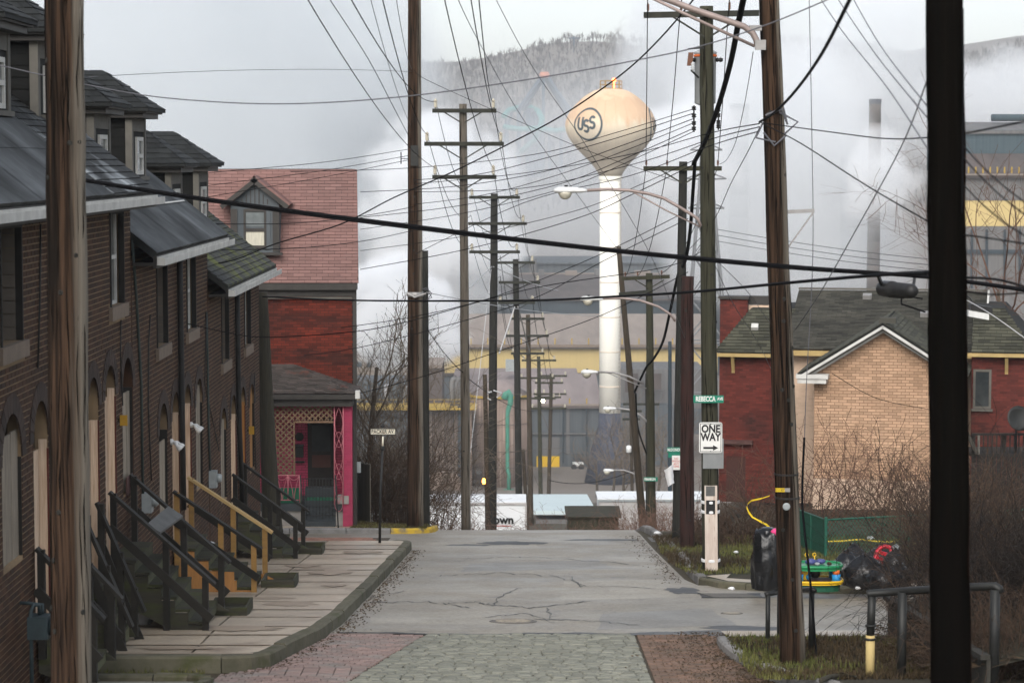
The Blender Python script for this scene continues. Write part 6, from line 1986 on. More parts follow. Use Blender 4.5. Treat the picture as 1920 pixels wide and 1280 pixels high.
text('FRANKLIN', 'sign_white', c_ + V3((-.02, -.004, 0)), .12, fs, wx=.66, bold=.004)
c_ = P(718, 809, 56.0)
pk = thing('street_name_sign', P(712, 1030, 56), 'old rusty white PACKER AV. street sign on a slim black post', 'street sign')
g_ = P(712, 1030, 56)
MB().tube([V3((g_.x, 56, G(g_.x, 56) + .15)), P(713, 930, 56), P(717, 845, 56)], [.034, .03, .028], 10).build('post', 'iron_black', pk, True)
MB().lathe([(.02, -.06), (.05, -.03), (.035, 0), (.045, .04), (.015, .06), (.012, .12)], P(717.5, 840, 56), 12).build('finial', 'iron_black', pk, True)
MB().tube([P(717.5, 838, 56), P(718, 818, 56)], .022, 8).build('stem', 'sign_cream', pk, True)
sign_plate(pk, c_, .58, .145, 'sign_cream')
fr = MB()
for z in (-.072, .06): fr.obox(c_ + V3((-.29, -.004, z)), (.58, 0, 0), (0, .008, 0), (0, 0, .012))
for x in (-.295, .283): fr.obox(c_ + V3((x, -.004, -.06)), (.012, 0, 0), (0, .008, 0), (0, 0, .12))
fr.build('rim', 'iron_black', pk)
text('PACKER AV.', 'sign_black', c_ + V3((0, -.004, 0)), .125, pk, wx=.80, bold=.002)
MB().lathe([(.03, 0), (.05, .03), (.02, .06), (.012, .1)], P(718, 801, 56), 10).build('cap', 'iron_black', pk, True)
# plastic bag caught on the pole by McDonough sign
mb = MB()
pts = [(1246, 882), (1262, 870), (1264, 905), (1252, 912)]
vv = []
for j in range(6):
    for i in range(5):
        u, v = i / 4, j / 5
        a_ = V3((pts[0][0] * (1 - u) + pts[1][0] * u, pts[0][1] * (1 - u) + pts[1][1] * u, 0)); b_ = V3((pts[3][0] * (1 - u) + pts[2][0] * u, pts[3][1] * (1 - u) + pts[2][1] * u, 0))
        q_ = a_.lerp(b_, v)
        vv.append(P(q_.x + R.uniform(-1, 1), q_.y, 58.3 - .12 * math.sin(u * 3.1) - R.uniform(0, .05)))
mb.add(vv, [(j * 5 + i, j * 5 + i + 1, (j + 1) * 5 + i + 1, (j + 1) * 5 + i) for j in range(5) for i in range(4)])
vb = [v + V3((0, .06, 0)) for v in vv]
mb.add(vb, [(j * 5 + i + 5, j * 5 + i + 6, j * 5 + i + 1, j * 5 + i) for j in range(5) for i in range(4)])
mb.build('torn_sheet', 'litter_white', None, True, 'torn white plastic sheet snagged on the dark crossarm pole', 'plastic sheet')

# cable splice case and small lamp on the trunk cable
cs_a, cs_b = P(1656, 541, 30), P(1714, 546, 29.2)
sc = thing('cable_splice_case', cs_a, 'black cable splice case hanging under the thick overhead cable near the black pole', 'cable box')
ax_ = (cs_b - cs_a).normalized()
rot = ax_.to_track_quat('Z', 'Y').to_matrix()
L = (cs_b - cs_a).length
MB().lathe([(.05, -.02), (.1, 0), (.105, L * .3), (.105, L * .31), (.095, L * .32), (.09, L * .9), (.06, L)], cs_a, 16, rot).build('case_body', 'iron_black', sc, True)
MB().obox(cs_a + ax_ * L * .1 + V3((0, -.1, -.1)), ax_ * L * .55, (0, .2, 0), (0, 0, .08)).build('case_flange', 'iron_black', sc)
for u, s_ in ((.0, 1646), (.95, 1716)): MB().bar(cs_a + ax_ * L * u, P(s_, 515, 29.6), .03, .05).build('hanger', 'iron_black', sc)
MB().tube([cs_a + ax_ * L * .6 + V3((0, 0, -.1)), P(1690, 570, 29.5), P(1735, 585, 29.4)], .012, 5).tube([cs_a + ax_ * L * .65 + V3((0, 0, -.1)), P(1700, 555, 29.5), P(1730, 560, 29.4)], .009, 5).build('drop_cable', 'wire', sc)
fl = thing('street_floodlight', P(1822, 585, 40), 'grey box floodlight hanging from wires beside the black foreground pole', 'floodlight')
MB().obox(P(1816, 593, 40), (.34, 0, -.06), (0, .2, 0), (0, 0, .1)).build('lamp_body', 'lamp_white', fl)
MB().obox(P(1820, 580, 40) + V3((0, -.02, 0)), (.36, 0, -.06), (0, .24, 0), (0, 0, .09)).build('lamp_cover', 'iron_black', fl)
MB().tube([P(1830, 582, 40), P(1820, 560, 40), P(1800, 545, 40)], .015, 5).build('stem', 'iron_black', fl)

# ------------------------------------------------------------------ overhead wires
def wire(pts, Y0, Y1, r, label, m='wire', n=6, name='overhead_wire', group=None, kfun=None):
    w_ = [P(a, b, Y0 + (Y1 - Y0) * (i / (len(pts) - 1))) for i, (a, b) in enumerate(pts)]
    out = []
    for i in range(len(w_) - 1):
        p0, p1, p2, p3 = w_[max(0, i - 1)], w_[i], w_[i + 1], w_[min(len(w_) - 1, i + 2)]
        for k in range(n):
            t = k / n
            out.append(.5 * ((2 * p1) + (p2 - p0) * t + (2 * p0 - 5 * p1 + 4 * p2 - p3) * t * t + (3 * p1 - p0 - 3 * p2 + p3) * t * t * t))
    out.append(w_[-1])
    return MB().tube(out, r, 5).build(name, m, None, True, label, 'overhead wire', group or 'wires strung between the poles')
def span(a, b, Ya, Yb, sag, r, label, m='wire', name='overhead_wire'):
    p, q_ = P(a[0], a[1], Ya), P(b[0], b[1], Yb)
    pts = []
    for i in range(17):
        t = i / 16
        v = p.lerp(q_, t)
        v.z -= sag * 4 * t * (1 - t)
        pts.append(v)
    return MB().tube(pts, r, 5).build(name, m, None, True, label, 'overhead wire', 'wires strung between the poles')
wire([(-40, 300), (165, 338), (430, 379), (770, 423), (1130, 466), (1480, 499), (1740, 519), (1960, 548)], 31, 28, .022, 'thickest black trunk cable sagging right across the street in front of everything', name='trunk_cable')
wire([(-40, 304), (165, 341), (430, 383), (770, 428), (1130, 470), (1480, 503), (1740, 521), (1960, 551)], 31.2, 28.2, .014, 'messenger cable lashed beneath the thickest trunk cable', name='trunk_cable')
wire([(489, 556), (630, 562), (770, 564), (1000, 563), (1150, 556), (1300, 547), (1480, 530), (1655, 515), (1745, 511)], 57.6, 18, .019, 'second black cable from the mossy pole across the street, just below the trunk cable', name='trunk_cable')
wire([(1424, 229), (1450, 213), (1490, 172), (1540, 102), (1595, -4), (1612, -40)], 32, 14, .016, 'thick black service cable rising steeply from the leaning verge pole to the top edge')
wire([(1402, -40), (1385, 40), (1368, 125), (1345, 205), (1322, 265), (1300, 308)], 30, 48, .045, 'very thick black bundled cable dropping past the transformer', name='trunk_cable')
wire([(1303, 300), (1299, 360), (1294, 430), (1287, 480), (1280, 500)], 48, 56, .04, 'black bundled cable running down beside the transformer pole', name='trunk_cable')
wire([(1283, 480), (1270, 520), (1256, 585), (1243, 640), (1226, 672), (1211, 690), (1190, 735)], 58, 82, .04, 'sagging cable loop between the dark crossarm pole and the leaning pole', name='trunk_cable')
wire([(1192, 737), (1196, 800), (1212, 850)], 84, 90, .03, 'cable dropping down the leaning pole')
for a, b, c, d, l in ((1214, 18, 1211, 308, 'first'), (1276, 18, 1250, 306, 'second'), (1366, 18, 1346, 306, 'third')):
    wire([(a + (a - c) * .5, -60), (a, b), ((a * .45 + c * .55), 190), (c, d)], 40, 58.4, .010, l + ' primary wire dropping from the high crossarm to the mossy crossarm')
for a, b, c, d, l in ((1211, 316, 1173, 517, 'first'), (1250, 316, 1196, 517, 'second'), (1346, 312, 1240, 512, 'third')):
    span((a, b), (c, d), 58.4, 79.8, .5, .010, l + ' wire from the mossy crossarm down to the next mossy pole')
wire([(1412, 98), (1404, 150), (1392, 215), (1378, 270), (1362, 300), (1349, 308)], 32, 58, .006, 'thin looping wire from the lamp arm bracket to the mossy crossarm')
# fan of service wires from the transformer pole to the other side of the street
for i, (y0, mid, x1, y1, Y1, w_) in enumerate(((204, (1000, 290), 545, 322, 66, .008), (212, (1010, 300), 770, 338, 64.4, .009), (222, (1020, 322), 676, 360, 66, .009), (230, (1040, 330), 770, 384, 64.4, .008), (240, (1050, 345), 676, 408, 66, .009), (246, (1060, 352), 676, 430, 66, .008), (300, (1080, 395), 676, 470, 66, .008), (308, (1080, 410), 676, 505, 66, .010))):
    wire([(1302, y0), ((1302 + mid[0]) / 2, (y0 + mid[1]) / 2 + 3), mid, ((mid[0] + x1) / 2, (mid[1] + y1) / 2 + 9), (x1, y1)], 47.8, Y1, w_, '%s wire of the fan from transformer pole to pink roof' % ('first second third fourth fifth sixth seventh eighth'.split()[i]))
for i, (y0, y1) in enumerate(((232, 345), (238, 356), (246, 470))):
    wire([(1424, y0), (1330, 250 + i * 12), (1180, 290 + i * 20), (980, 325 + i * 28), (775, y1 + 4 * i)], 32, 64.4, .008, '%s service wire from the leaning verge pole to the tall corner pole' % ('upper middle lower'.split()[i]))
for i, (y0, x1, y1) in enumerate(((296, 392, 356), (304, 392, 377), (284, 385, 333))):
    wire([(766, y0 - 4), (600, y0 + (y1 - y0) * .35 + 4), (x1, y1 - 8), (300, y1 + 8)], 64.4, 56, .008, '%s thin wire from the tall corner pole to the last row house' % ('middle lower upper'.split()[i]))
wire([(300, 500), (420, 492), (520, 456), (640, 420), (740, 370), (850, 322), (960, 267), (1040, 225), (1110, 180), (1180, 128), (1240, 70), (1300, 0), (1330, -40)], 50, 36, .013, 'black wire climbing from the middle row house roof past the tower to the sky')
wire([(295, 415), (420, 420), (560, 418), (680, 405), (775, 388)], 46, 64, .009, 'thin cable from the middle row house roof to the tall corner pole')
wire([(180, 445), (300, 462), (400, 468), (560, 465), (680, 452), (775, 432)], 42, 64, .009, 'thin cable leaving the nearest row house upper wall for the tall corner pole')
wire([(186, 624), (250, 612), (330, 604), (420, 622), (500, 632), (660, 622), (775, 600), (1000, 540), (1250, 500), (1330, 460)], 42, 50, .009, 'cable from the lowest house windows towards the transformer pole')
wire([(-20, 118), (120, 150), (265, 178), (400, 191), (520, 195), (640, 191), (770, 180), (900, 163), (1060, 138), (1200, 112), (1310, 88), (1440, 46), (1570, -8)], 30, 24, .007, 'long pale purple wire sagging across the whole sky', 'wire_grey')
span((160, 145), (775, 135), 44, 64.4, -.1, .006, 'fine straight wire from the row house dormers to the tall corner pole', 'wire_grey')
# lines of the crossarm row
chain = [('D', 71, ((817, 190), (925, 190), (801, 252), (939, 252), (816, 315), (925, 315))), ('E', 98, ((885, 354), (969, 354), (883, 404), (981, 404), (885, 457), (969, 457))), ('F', 138, ((938, 480), (998, 480), (938, 518), (1008, 518), (938, 556), (998, 556))), ('G', 172, ((962, 586), (1017, 586), (954, 618), (1025, 618), (962, 652), (1017, 652))), ('H', 210, ((982, 668), (1039, 668), (978, 700), (1036, 700), (976, 740), (1038, 740)))]
src = ((700, -40), (905, -40), (735, -40), (895, -40), (620, -40), (850, -40))
lv = ('upper', 'upper', 'middle', 'middle', 'lower', 'lower')
sd_ = ('near', 'far')
for j in range(6):
    far_ = P(*src[j], 34); near_ = P(*chain[0][2][j], 70.8); ex_ = far_ + (far_ - near_) * .75
    pts_ = [ex_.lerp(near_, i / 20) for i in range(21)]
    pts_ = [p - ZU * (1.4 * 4 * (i / 20) * (1 - i / 20) * .6) for i, p in enumerate(pts_)]
    pts_[-1] = near_
    MB().tube(pts_, .008, 5).build('overhead_wire', 'wire', None, True,  '%s wire from the tallest crossarm pole up over the street, %s side' % (lv[j], 'house' if j % 2 == 0 else 'road'), 'overhead wire', 'wires strung between the poles')
for (ka, Ya, pa), (kb, Yb, pb) in zip(chain, chain[1:]):
    for j in range(6):
        span(pa[j], pb[j], Ya - .3, Yb - .3, .9, .010 if Ya < 120 else .018, '%s wire from the %s pole down to the next pole, %s side' % (lv[j], {'D': 'weathered crossarm', 'E': 'second crossarm', 'F': 'third crossarm', 'G': 'fourth crossarm'}[ka], 'house' if j % 2 == 0 else 'road'))
wire([(612, -10), (690, 110), (740, 205), (770, 262)], 40, 64.4, .008, 'wire dropping from the top edge to the plate on the tall corner pole')
wire([(775, 128), (800, 150), (960, 222), (1100, 282), (1240, 330), (1268, 340)], 64.4, 58.5, .007, 'thin wire from the tall corner pole down across the tower to the dark crossarm pole')
wire([(925, -10), (998, 125), (1100, 275), (1208, 455), (1255, 560), (1290, 650)], 40, 56, .006, 'thin guy wire crossing the water tower to the rust red stub', 'wire_grey')
wire([(850, -20), (897, 77), (985, 230), (1095, 382), (1160, 470)], 40, 85, .008, 'thin guy wire from the top edge down to the leaning pole top', 'wire_grey')
for i, (a, b) in enumerate((((690, -20), (770, 235)), ((740, -20), (772, 130)))):
    span(a, b, 36, 64.4, .2, .006, '%s fine wire from the top edge to the tall corner pole' % ('longer', 'shorter')[i], 'wire_grey')
for i, (a, b) in enumerate((((740, 600), (960, 545)), ((670, 652), (1000, 560)), ((660, 740), (930, 660)))):
    wire([(a[0] - 100, a[1] + 14), a, ((a[0] + b[0]) / 2, (a[1] + b[1]) / 2 + 5), b, (1130, b[1] - 70), (1290, b[1] - 150)], 66, 58, .010, '%s cable from the red house wall to the dark crossarm pole' % ('upper middle lower'.split()[i]))
span((800, 615), (870, 700), 67, 71, .1, .012, 'short slack cable between the dark stub pole and the weathered crossarm pole')
span((925, 500), (1046, 545), 97.6, 130, .1, .02, 'pale insulated guy rod from the second crossarm pole', 'wire_pale')
span((921, 505), (866, 990), 97.6, 90, 0, .014, 'pale slack guy wire from the second crossarm pole to the ground', 'wire_pale')
span((965, 575), (936, 663), 137.5, 136, 0, .04, 'pale guy rod leaning off the third crossarm pole, house side', 'wire_pale')
span((971, 575), (993, 660), 137.5, 160, 0, .04, 'pale guy rod leaning off the third crossarm pole, road side', 'wire_pale')
span((922, 500), (880, 540), 97.6, 90, 0, .02, 'short pale guy rod under the lowest crossarm of the second pole', 'wire_pale')
span((800, 548), (1130, 592), 67, 96, .15, .012, 'pale thin cable from the dark stub pole towards the leaning pole', 'wire_pale')
span((872, 705), (1000, 770), 71, 150, .3, .012, 'thin cable from the weathered crossarm pole to the far floodlight')
span((1030, 900), (1190, 880), 200, 180, .6, .03, 'low cable drooping in front of the mill yard')
# right hand side
wire([(1533, -10), (1580, 60), (1660, 160), (1742, 283)], 32, 17.5, .006, 'lowest thin wire slanting down to the black foreground pole', 'wire_grey')
wire([(1565, -10), (1640, 100), (1742, 225)], 30, 17.5, .006, 'middle thin wire slanting down to the black foreground pole', 'wire_grey')
wire([(1595, -10), (1650, 85), (1742, 204)], 30, 17.5, .006, 'upper thin wire slanting down to the black foreground pole', 'wire_grey')
wire([(1742, 140), (1690, 275), (1600, 440), (1540, 545), (1490, 620)], 17.5, 32, .006, 'thin guy wire from the black foreground pole down behind the leaning pole', 'wire_grey')
wire([(1426, 230), (1560, 248), (1660, 260), (1742, 258), (1800, 252), (1930, 226)], 32, 15, .007, 'thin cable from the leaning verge pole running level to the right edge')
wire([(1430, 232), (1500, 268), (1620, 345), (1745, 418)], 32, 20, .007, 'thin cable from the leaning verge pole descending behind the black pole')
wire([(1424, 240), (1402, 285), (1370, 345), (1340, 410), (1300, 460), (1268, 485)], 32, 58, .007, 'cable running down from the leaning verge pole to the dark crossarm pole')
for i, y in enumerate((430, 441, 452)):
    wire([(1345, y), (1450, y + 18), (1600, y + 40), (1745, y + 56)], 48, 40, .006, '%s of three faint level wires behind the leaning pole' % ('top middle lowest'.split()[i]), 'wire_grey')
wire([(1517, -10), (1522, 240), (1524, 480), (1512, 720), (1506, 900)], 34, 33.6, .006, 'thin vertical guy wire hanging from the top edge beside the leaning pole', 'wire_grey')
wire([(1508, 820), (1504, 930), (1509, 1000), (1520, 1100), (1532, 1243)], 33.4, 32.6, .017, 'dark guy rod slanting into the near verge beside the leaning pole', name='guy_rod')
for i, (a, b) in enumerate((((1802, 268), (1930, 385)), ((1802, 290), (1930, 408)), ((1806, 346), (1930, 447)))):
    span(a, b, 17.5, 14, .03, .005, '%s wire slanting from the black foreground pole to the right edge' % ('upper', 'middle', 'lower')[i])
wire([(1805, 440), (1850, 446), (1930, 458)], 17.5, 15, .006, 'clamped wire leaving the black foreground pole at mid height')
wire([(1805, 520), (1870, 524), (1930, 540)], 17.5, 16, .009, 'cable continuing from the trunk cable to the right edge')
wire([(1806, 545), (1860, 552), (1930, 548)], 17.5, 16, .006, 'sagging lower cable at the right edge by the hip roof')
wire([(1808, 560), (1860, 590), (1930, 640)], 40, 38, .009, 'pale wire sagging past the box floodlight', 'wire_pale')
wire([(1560, 700), (1640, 745), (1730, 765), (1745, 766)], 66, 60, .008, 'thin drooping wire along the tan gable wall')
wire([(1342, 500), (1375, 570), (1420, 640), (1445, 690)], 48, 60, .007, 'thin wire from the transformer pole down to the green hipped roof', 'wire_grey')
wire([(1345, 490), (1400, 545), (1440, 600), (1470, 640)], 48, 60, .007, 'second thin wire from the transformer pole down to the red house', 'wire_grey')
wire([(1805, 16), (1806, 200), (1804, 400)], 17.2, 17.2, .008, 'ground wire running down the face of the black foreground pole')
# ------------------------------------------------------------------ water tower
TY = 400.0
tx = P(1145, 232, TY).x
px2m = TY / FPX
def tz(py): return P(1145, py, TY).z
prof_px = [(20, 167), (30, 170), (40, 175.5), (51, 183), (62, 193), (72, 204), (79, 215), (83.5, 226), (85, 236), (83.5, 246), (79, 257), (72, 268), (63, 279), (52, 290), (41, 301), (31.5, 312), (25, 321), (21, 330)]
wt = thing('water_tower', (tx, TY, G(tx, TY)), 'tall white water tower with rust stained bulb tank and round USS logo', 'water tower')
def tank_mat():
    m = mat('tank_paint', (.6, .51, .4), (.55, .46, .36), .12, .6, stretch=(1, 1, .2))
    nt = m.node_tree; n, l = nt.nodes, nt.links
    bs = n['Principled BSDF']
    base = bs.inputs['Base Color'].links[0].from_socket
    geo = n.new('ShaderNodeNewGeometry'); sp = n.new('ShaderNodeSeparateXYZ'); l.new(geo.outputs['Position'], sp.inputs[0])
    mp = n.new('ShaderNodeMapping'); mp.inputs['Scale'].default_value = (1, 1, .06); l.new(geo.outputs['Position'], mp.inputs['Vector'])
    ns = n.new('ShaderNodeTexNoise'); ns.inputs['Scale'].default_value = .9; ns.inputs['Detail'].default_value = 5; l.new(mp.outputs[0], ns.inputs['Vector'])
    ad = n.new('ShaderNodeMath'); ad.operation = 'MULTIPLY_ADD'; ad.inputs[1].default_value = 5.0
    l.new(ns.outputs['Fac'], ad.inputs[0]); l.new(sp.outputs['Z'], ad.inputs[2])
    z0 = tz(232)
    rp = n.new('ShaderNodeValToRGB')
    mr = n.new('ShaderNodeMapRange'); mr.inputs['From Min'].default_value = tz(330) + 2.5; mr.inputs['From Max'].default_value = tz(167) + 2.5
    l.new(ad.outputs[0], mr.inputs['Value']); l.new(mr.outputs[0], rp.inputs[0])
    e = rp.color_ramp.elements
    e[0].position = 0.0; e[0].color = (.40, .36, .30, 1)
    e[1].position = 1.0; e[1].color = (.66, .50, .34, 1)
    for pos, col in ((.22, (.42, .375, .315, 1)), (.42, (.64, .57, .46, 1)), (.58, (.68, .58, .43, 1)), (.66, (.62, .41, .25, 1)), (.86, (.58, .36, .21, 1)), (.93, (.66, .47, .29, 1))):
        k = e.new(pos); k.color = col
    mx = n.new('ShaderNodeMix'); mx.data_type = 'RGBA'; mx.inputs[0].default_value = .75
    l.new(base, mx.inputs[6]); l.new(rp.outputs[0], mx.inputs[7]); l.new(mx.outputs[2], bs.inputs['Base Color'])
tank_mat()
MB().lathe([(r * px2m, tz(y)) for r, y in prof_px][::-1], (tx, TY, 0), 64).build('tank', 'tank_paint', wt, True)
MB().lathe([(20.5 * px2m, tz(338)), (22 * px2m, tz(337)), (22 * px2m, tz(332)), (20.5 * px2m, tz(330))], (tx, TY, 0), 40).build('collar', 'tank_white', wt)
MB().lathe([(20 * px2m, tz(773)), (20 * px2m, tz(600)), (20 * px2m, tz(337.5))], (tx, TY, 0), 40).build('leg', 'tank_white', wt, True)
MB().lathe([(48 * px2m, tz(904)), (35 * px2m, tz(840)), (22.5 * px2m, tz(800)), (19.9 * px2m, tz(773.5))], (tx, TY, 0), 40).build('flared_base', 'tank_navy', wt, True)
ld = MB()
for s_ in (-.25, .25): ld.tube([(tx + 20 * px2m * .8 + s_, TY - 20 * px2m * .62, tz(773)), (tx + 20 * px2m * .8 + s_, TY - 20 * px2m * .62, tz(338))], .05, 4)
for i in range(60):
    z_ = tz(773) + (tz(338) - tz(773)) * i / 60
    ld.bar((tx + 20 * px2m * .8 - .25, TY - 20 * px2m * .62, z_), (tx + 20 * px2m * .8 + .25, TY - 20 * px2m * .62, z_), .05, .05)
ld.build('ladder', 'tank_grime', wt)
for py in (400, 465, 530, 595, 660, 725): MB().lathe([(20 * px2m + .01, tz(py)), (20 * px2m + .05, tz(py) + .04), (20 * px2m + .05, tz(py) + .16), (20 * px2m + .01, tz(py) + .2)], (tx, TY, 0), 40).build('plate_seam', 'tank_cream', wt)
for i in range(24):
    a = 2 * math.pi * (i + .3) / 24
    MB().tube([(tx + (r_ * px2m + .01) * math.sin(a), TY - (r_ * px2m + .01) * math.cos(a), tz(y_)) for r_, y_ in prof_px[1:-1]], .035, 4, False).build('plate_seam', 'tank_paint', wt)
rl = MB()
rr_ = 20.5 * px2m
for i in range(9):
    a = 2 * math.pi * i / 9
    rl.tube([(tx + rr_ * math.cos(a), TY + rr_ * math.sin(a), tz(169)), (tx + rr_ * math.cos(a), TY + rr_ * math.sin(a), tz(152))], .05, 4)
for y in (152, 159, 166):
    rl.tube([(tx + rr_ * math.cos(2 * math.pi * i / 24), TY + rr_ * math.sin(2 * math.pi * i / 24), tz(y)) for i in range(25)], .04, 4)
rl.build('top_railing', 'mill_rail', wt)
MB().lathe([(.12, tz(167)), (.12, tz(154)), (.32, tz(153)), (.32, tz(149)), (.1, tz(147))], (tx + .5, TY - .6, 0), 10).build('beacon', 'red_glow', wt)
def rad_at(z):
    pr = [(r * px2m, tz(y)) for r, y in prof_px]
    for (r0, z0), (r1, z1) in zip(pr, pr[1:]):
        if z1 <= z <= z0: return r0 + (r1 - r0) * (z - z0) / (z1 - z0)
    return pr[-1][0]
def logo(phi0, zc):
    mb = MB()
    def pt(s, t):
        z = zc + t
        r = rad_at(z)
        ph = phi0 + s / rad_at(zc)
        return V3((tx + (r + .05) * math.sin(ph), TY - (r + .05) * math.cos(ph), z))
    def ribbon(pts, w):
        # resample and lay a strip on the tank surface
        out = []
        for i in range(len(pts) - 1):
            (a, b), (c, d) = pts[i], pts[i + 1]
            k = max(1, int(math.hypot(c - a, d - b) / .22))
            out += [(a + (c - a) * j / k, b + (d - b) * j / k) for j in range(k)]
        out.append(pts[-1])
        n = len(out)
        base = len(mb.v)
        for i, (s, t) in enumerate(out):
            s0, t0 = out[max(0, i - 1)]; s1, t1 = out[min(n - 1, i + 1)]
            L = math.hypot(s1 - s0, t1 - t0) or 1
            nx, ny = -(t1 - t0) / L * w / 2, (s1 - s0) / L * w / 2
            for q_ in (pt(s + nx, t + ny), pt(s - nx, t - ny)): mb.v.append(tuple(q_))
        for i in range(n - 1): mb.f.append((base + 2 * i, base + 2 * i + 1, base + 2 * i + 3, base + 2 * i + 2))
    ribbon([(2.62 * math.cos(2 * math.pi * i / 48), 2.55 * math.sin(2 * math.pi * i / 48)) for i in range(49)], .34)
    def arc(cx, cy_, rx, ry, a0, a1, n=12): return [(cx + rx * math.cos(math.radians(a0 + (a1 - a0) * i / n)), cy_ + ry * math.sin(math.radians(a0 + (a1 - a0) * i / n))) for i in range(n + 1)]
    ribbon([(-1.72, 1.15)] + arc(-1.28, -.4, .44, .42, 180, 360) + [(-.84, 1.15)], .42)
    def S(cx, cy_):
        ribbon(arc(cx, cy_ + .46, .40, .46, 25, 260, 14) + arc(cx, cy_ - .46, .42, .48, 80, -155, 14)[1:], .42)
    S(-.12, -.28)
    S(.98, .28)
    mb.build('logo', 'logo_grey', wt)
logo(-.586, tz(234))
logo(1.38, tz(234))

# ------------------------------------------------------------------ steel mill
def fbox(parent, name, m, px0, px1, py0, py1, Y, depth):
    a, b = P(px0, py0, Y), P(px1, py1, Y)
    return MB().obox((a.x, Y, b.z), (b.x - a.x, 0, 0), (0, depth, 0), (0, 0, a.z - b.z)).build(name, m, parent)
def sroof(parent, name, m, px0, px1, pye, Ye, pyt, Yt, th=.5):
    a0, a1 = P(px0, pye, Ye), P(px1, pye, Ye)
    zt = P(px0, pyt, Yt).z
    up = V3((0, Yt - Ye, zt - a0.z))
    w_ = V3((a1.x - a0.x, 0, 0))
    nn = w_.cross(up).normalized()
    return MB().obox(a0, w_, up, -nn * th).build(name, m, parent)
gy = lambda px, Y: P(px, 900, Y)
def base_py(Y): return 300 + FPX * 53.6 / Y + 4
m1 = thing('mill_hall', (P(1100, 700, 470).x, 470, -53.4), 'long mill hall with a tan ribbed roof and a wide yellow wall band', 'mill building')
fbox(m1, 'yellow_wall', 'mill_yellow', 806, 1345, 649, 701, 470, 40)
fbox(m1, 'lower_wall', 'mill_slate', 806, 1345, 701.5, base_py(470), 470.2, 39)
sroof(m1, 'roof', 'mill_roof_tan', 800, 1345, 649, 469, 588, 512)
fbox(m1, 'eave_trim', 'stone_sill', 800, 1345, 646, 651, 468.5, .4)
q_ = MB().obox((-.1, 0, 0), (.22, 0, 0), (0, .2, 0), (0, 0, 1.25)).mesh('roof_post', 'mill_rail')
for i in range(16): inst('roof_post', q_, P(820 + 31.5 * i, 646, 470.5), None, m1)
fbox(m1, 'dark_door', 'mill_navy', 1195, 1235, 735, 800, 470.1, .3)
m2 = thing('mill_hall', (P(1070, 600, 600).x, 600, -53.4), 'far mill hall with brown roof and dark navy wall behind the yellow banded hall', 'mill building')
fbox(m2, 'wall', 'mill_navy', 790, 1360, 559, base_py(600), 600, 60)
sroof(m2, 'roof', 'mill_roof_brown', 780, 1360, 560, 599, 514, 680)
fbox(m2, 'ridge_strip', 'mill_roof_tan', 790, 1360, 512, 515, 682, 2)
m3 = thing('mill_hall', (P(1070, 500, 760).x, 760, -53.4), 'farthest bluish mill roofs with one white skylight strip', 'mill building')
fbox(m3, 'wall', 'mill_slate', 800, 1350, 492, base_py(760), 760, 40)
sroof(m3, 'roof', 'mill_slate', 800, 1350, 492, 759, 480, 800)
fbox(m3, 'skylight', 'lamp_white', 838, 905, 499, 511, 758, 1)
fbox(m3, 'vent_house', 'stack_grey', 900, 918, 486, 512, 757, 2)
fbox(m3, 'vent_house', 'mill_grey', 992, 1006, 486, 515, 757, 2)
m4 = thing('mill_shed', (P(1060, 800, 420).x, 420, -53.4), 'low slate grey mill shed with a mauve roof and yellow bottomed loading door', 'mill building')
fbox(m4, 'wall', 'mill_slate', 985, 1262, 760, base_py(420), 420, 25)
sroof(m4, 'upper_roof', 'mill_roof_mauve', 850, 1085, 706, 446, 690, 462)
sroof(m4, 'roof', 'mill_roof_mauve', 845, 1128, 760, 419, 700, 447)
fbox(m4, 'upper_wall', 'mill_grey', 1164, 1320, 692, 765, 424, 16)
d_ = fbox(m4, 'loading_door', 'mill_grey', 1006, 1049, 820, 874, 419.8, .15)
fbox(d_, 'yellow_panel', 'toy_yellow', 1006, 1049, 855, 875, 419.6, .12)
fbox(m4, 'window', 'mill_navy', 1074, 1094, 850, 866, 419.8, .15)
fbox(m4, 'roof_vent', 'meter_grey', 948, 964, 676, 696, 440, 3)
for i in range(3): inst('roof_post', q_, P(1068 + 32.0 * i, 760, 419.5), None, m4)
fbox(m4, 'eave_pipe', 'mill_roof_tan', 985, 1128, 757, 761, 418.6, .4)
ft = thing('flatbed_load', P(1085, 872, 417), 'small white flatbed load parked by the slate grey mill shed', 'flatbed')
fbox(ft, 'bed', 'lamp_white', 1074, 1094, 868, 874, 417, 2)
for px in (1076, 1090): MB().lathe([(.5, 0), (.5, .3)], P(px, 875, 416.9), 10, Matrix.Rotation(math.pi / 2, 3, 'X')).build('wheel', 'sign_black', ft)
# round brown tank with mint pipe
m5 = thing('storage_tank', (P(937, 800, 395).x, 395, -53.4), 'round brown storage tank with a shallow cone roof and yellow rim', 'storage tank')
cx_ = P(937, 800, 398).x
rT = 57 * 398 / FPX
def z5(py): return P(937, py, 398).z
MB().lathe([(rT, z5(912)), (rT, z5(740))], (cx_, 398, 0), 48).build('tank_shell', 'mill_brown', m5, True)
MB().lathe([(rT + .15, z5(739.5)), (1.2, z5(712)), (.1, z5(711))], (cx_, 398, 0), 48).build('cone_roof', 'mill_roof_mauve', m5, True)
MB().lathe([(rT + .1, z5(742)), (rT + .3, z5(742)), (rT + .3, z5(738)), (rT + .1, z5(738))], (cx_, 398, 0), 48).build('yellow_rim', 'mill_rail', m5)
for py in (790, 840, 870): MB().lathe([(rT + .02, z5(py + .7)), (rT + .1, z5(py + .7)), (rT + .1, z5(py)), (rT + .02, z5(py))], (cx_, 398, 0), 48).build('seam_ring', 'mill_roof_brown', m5)
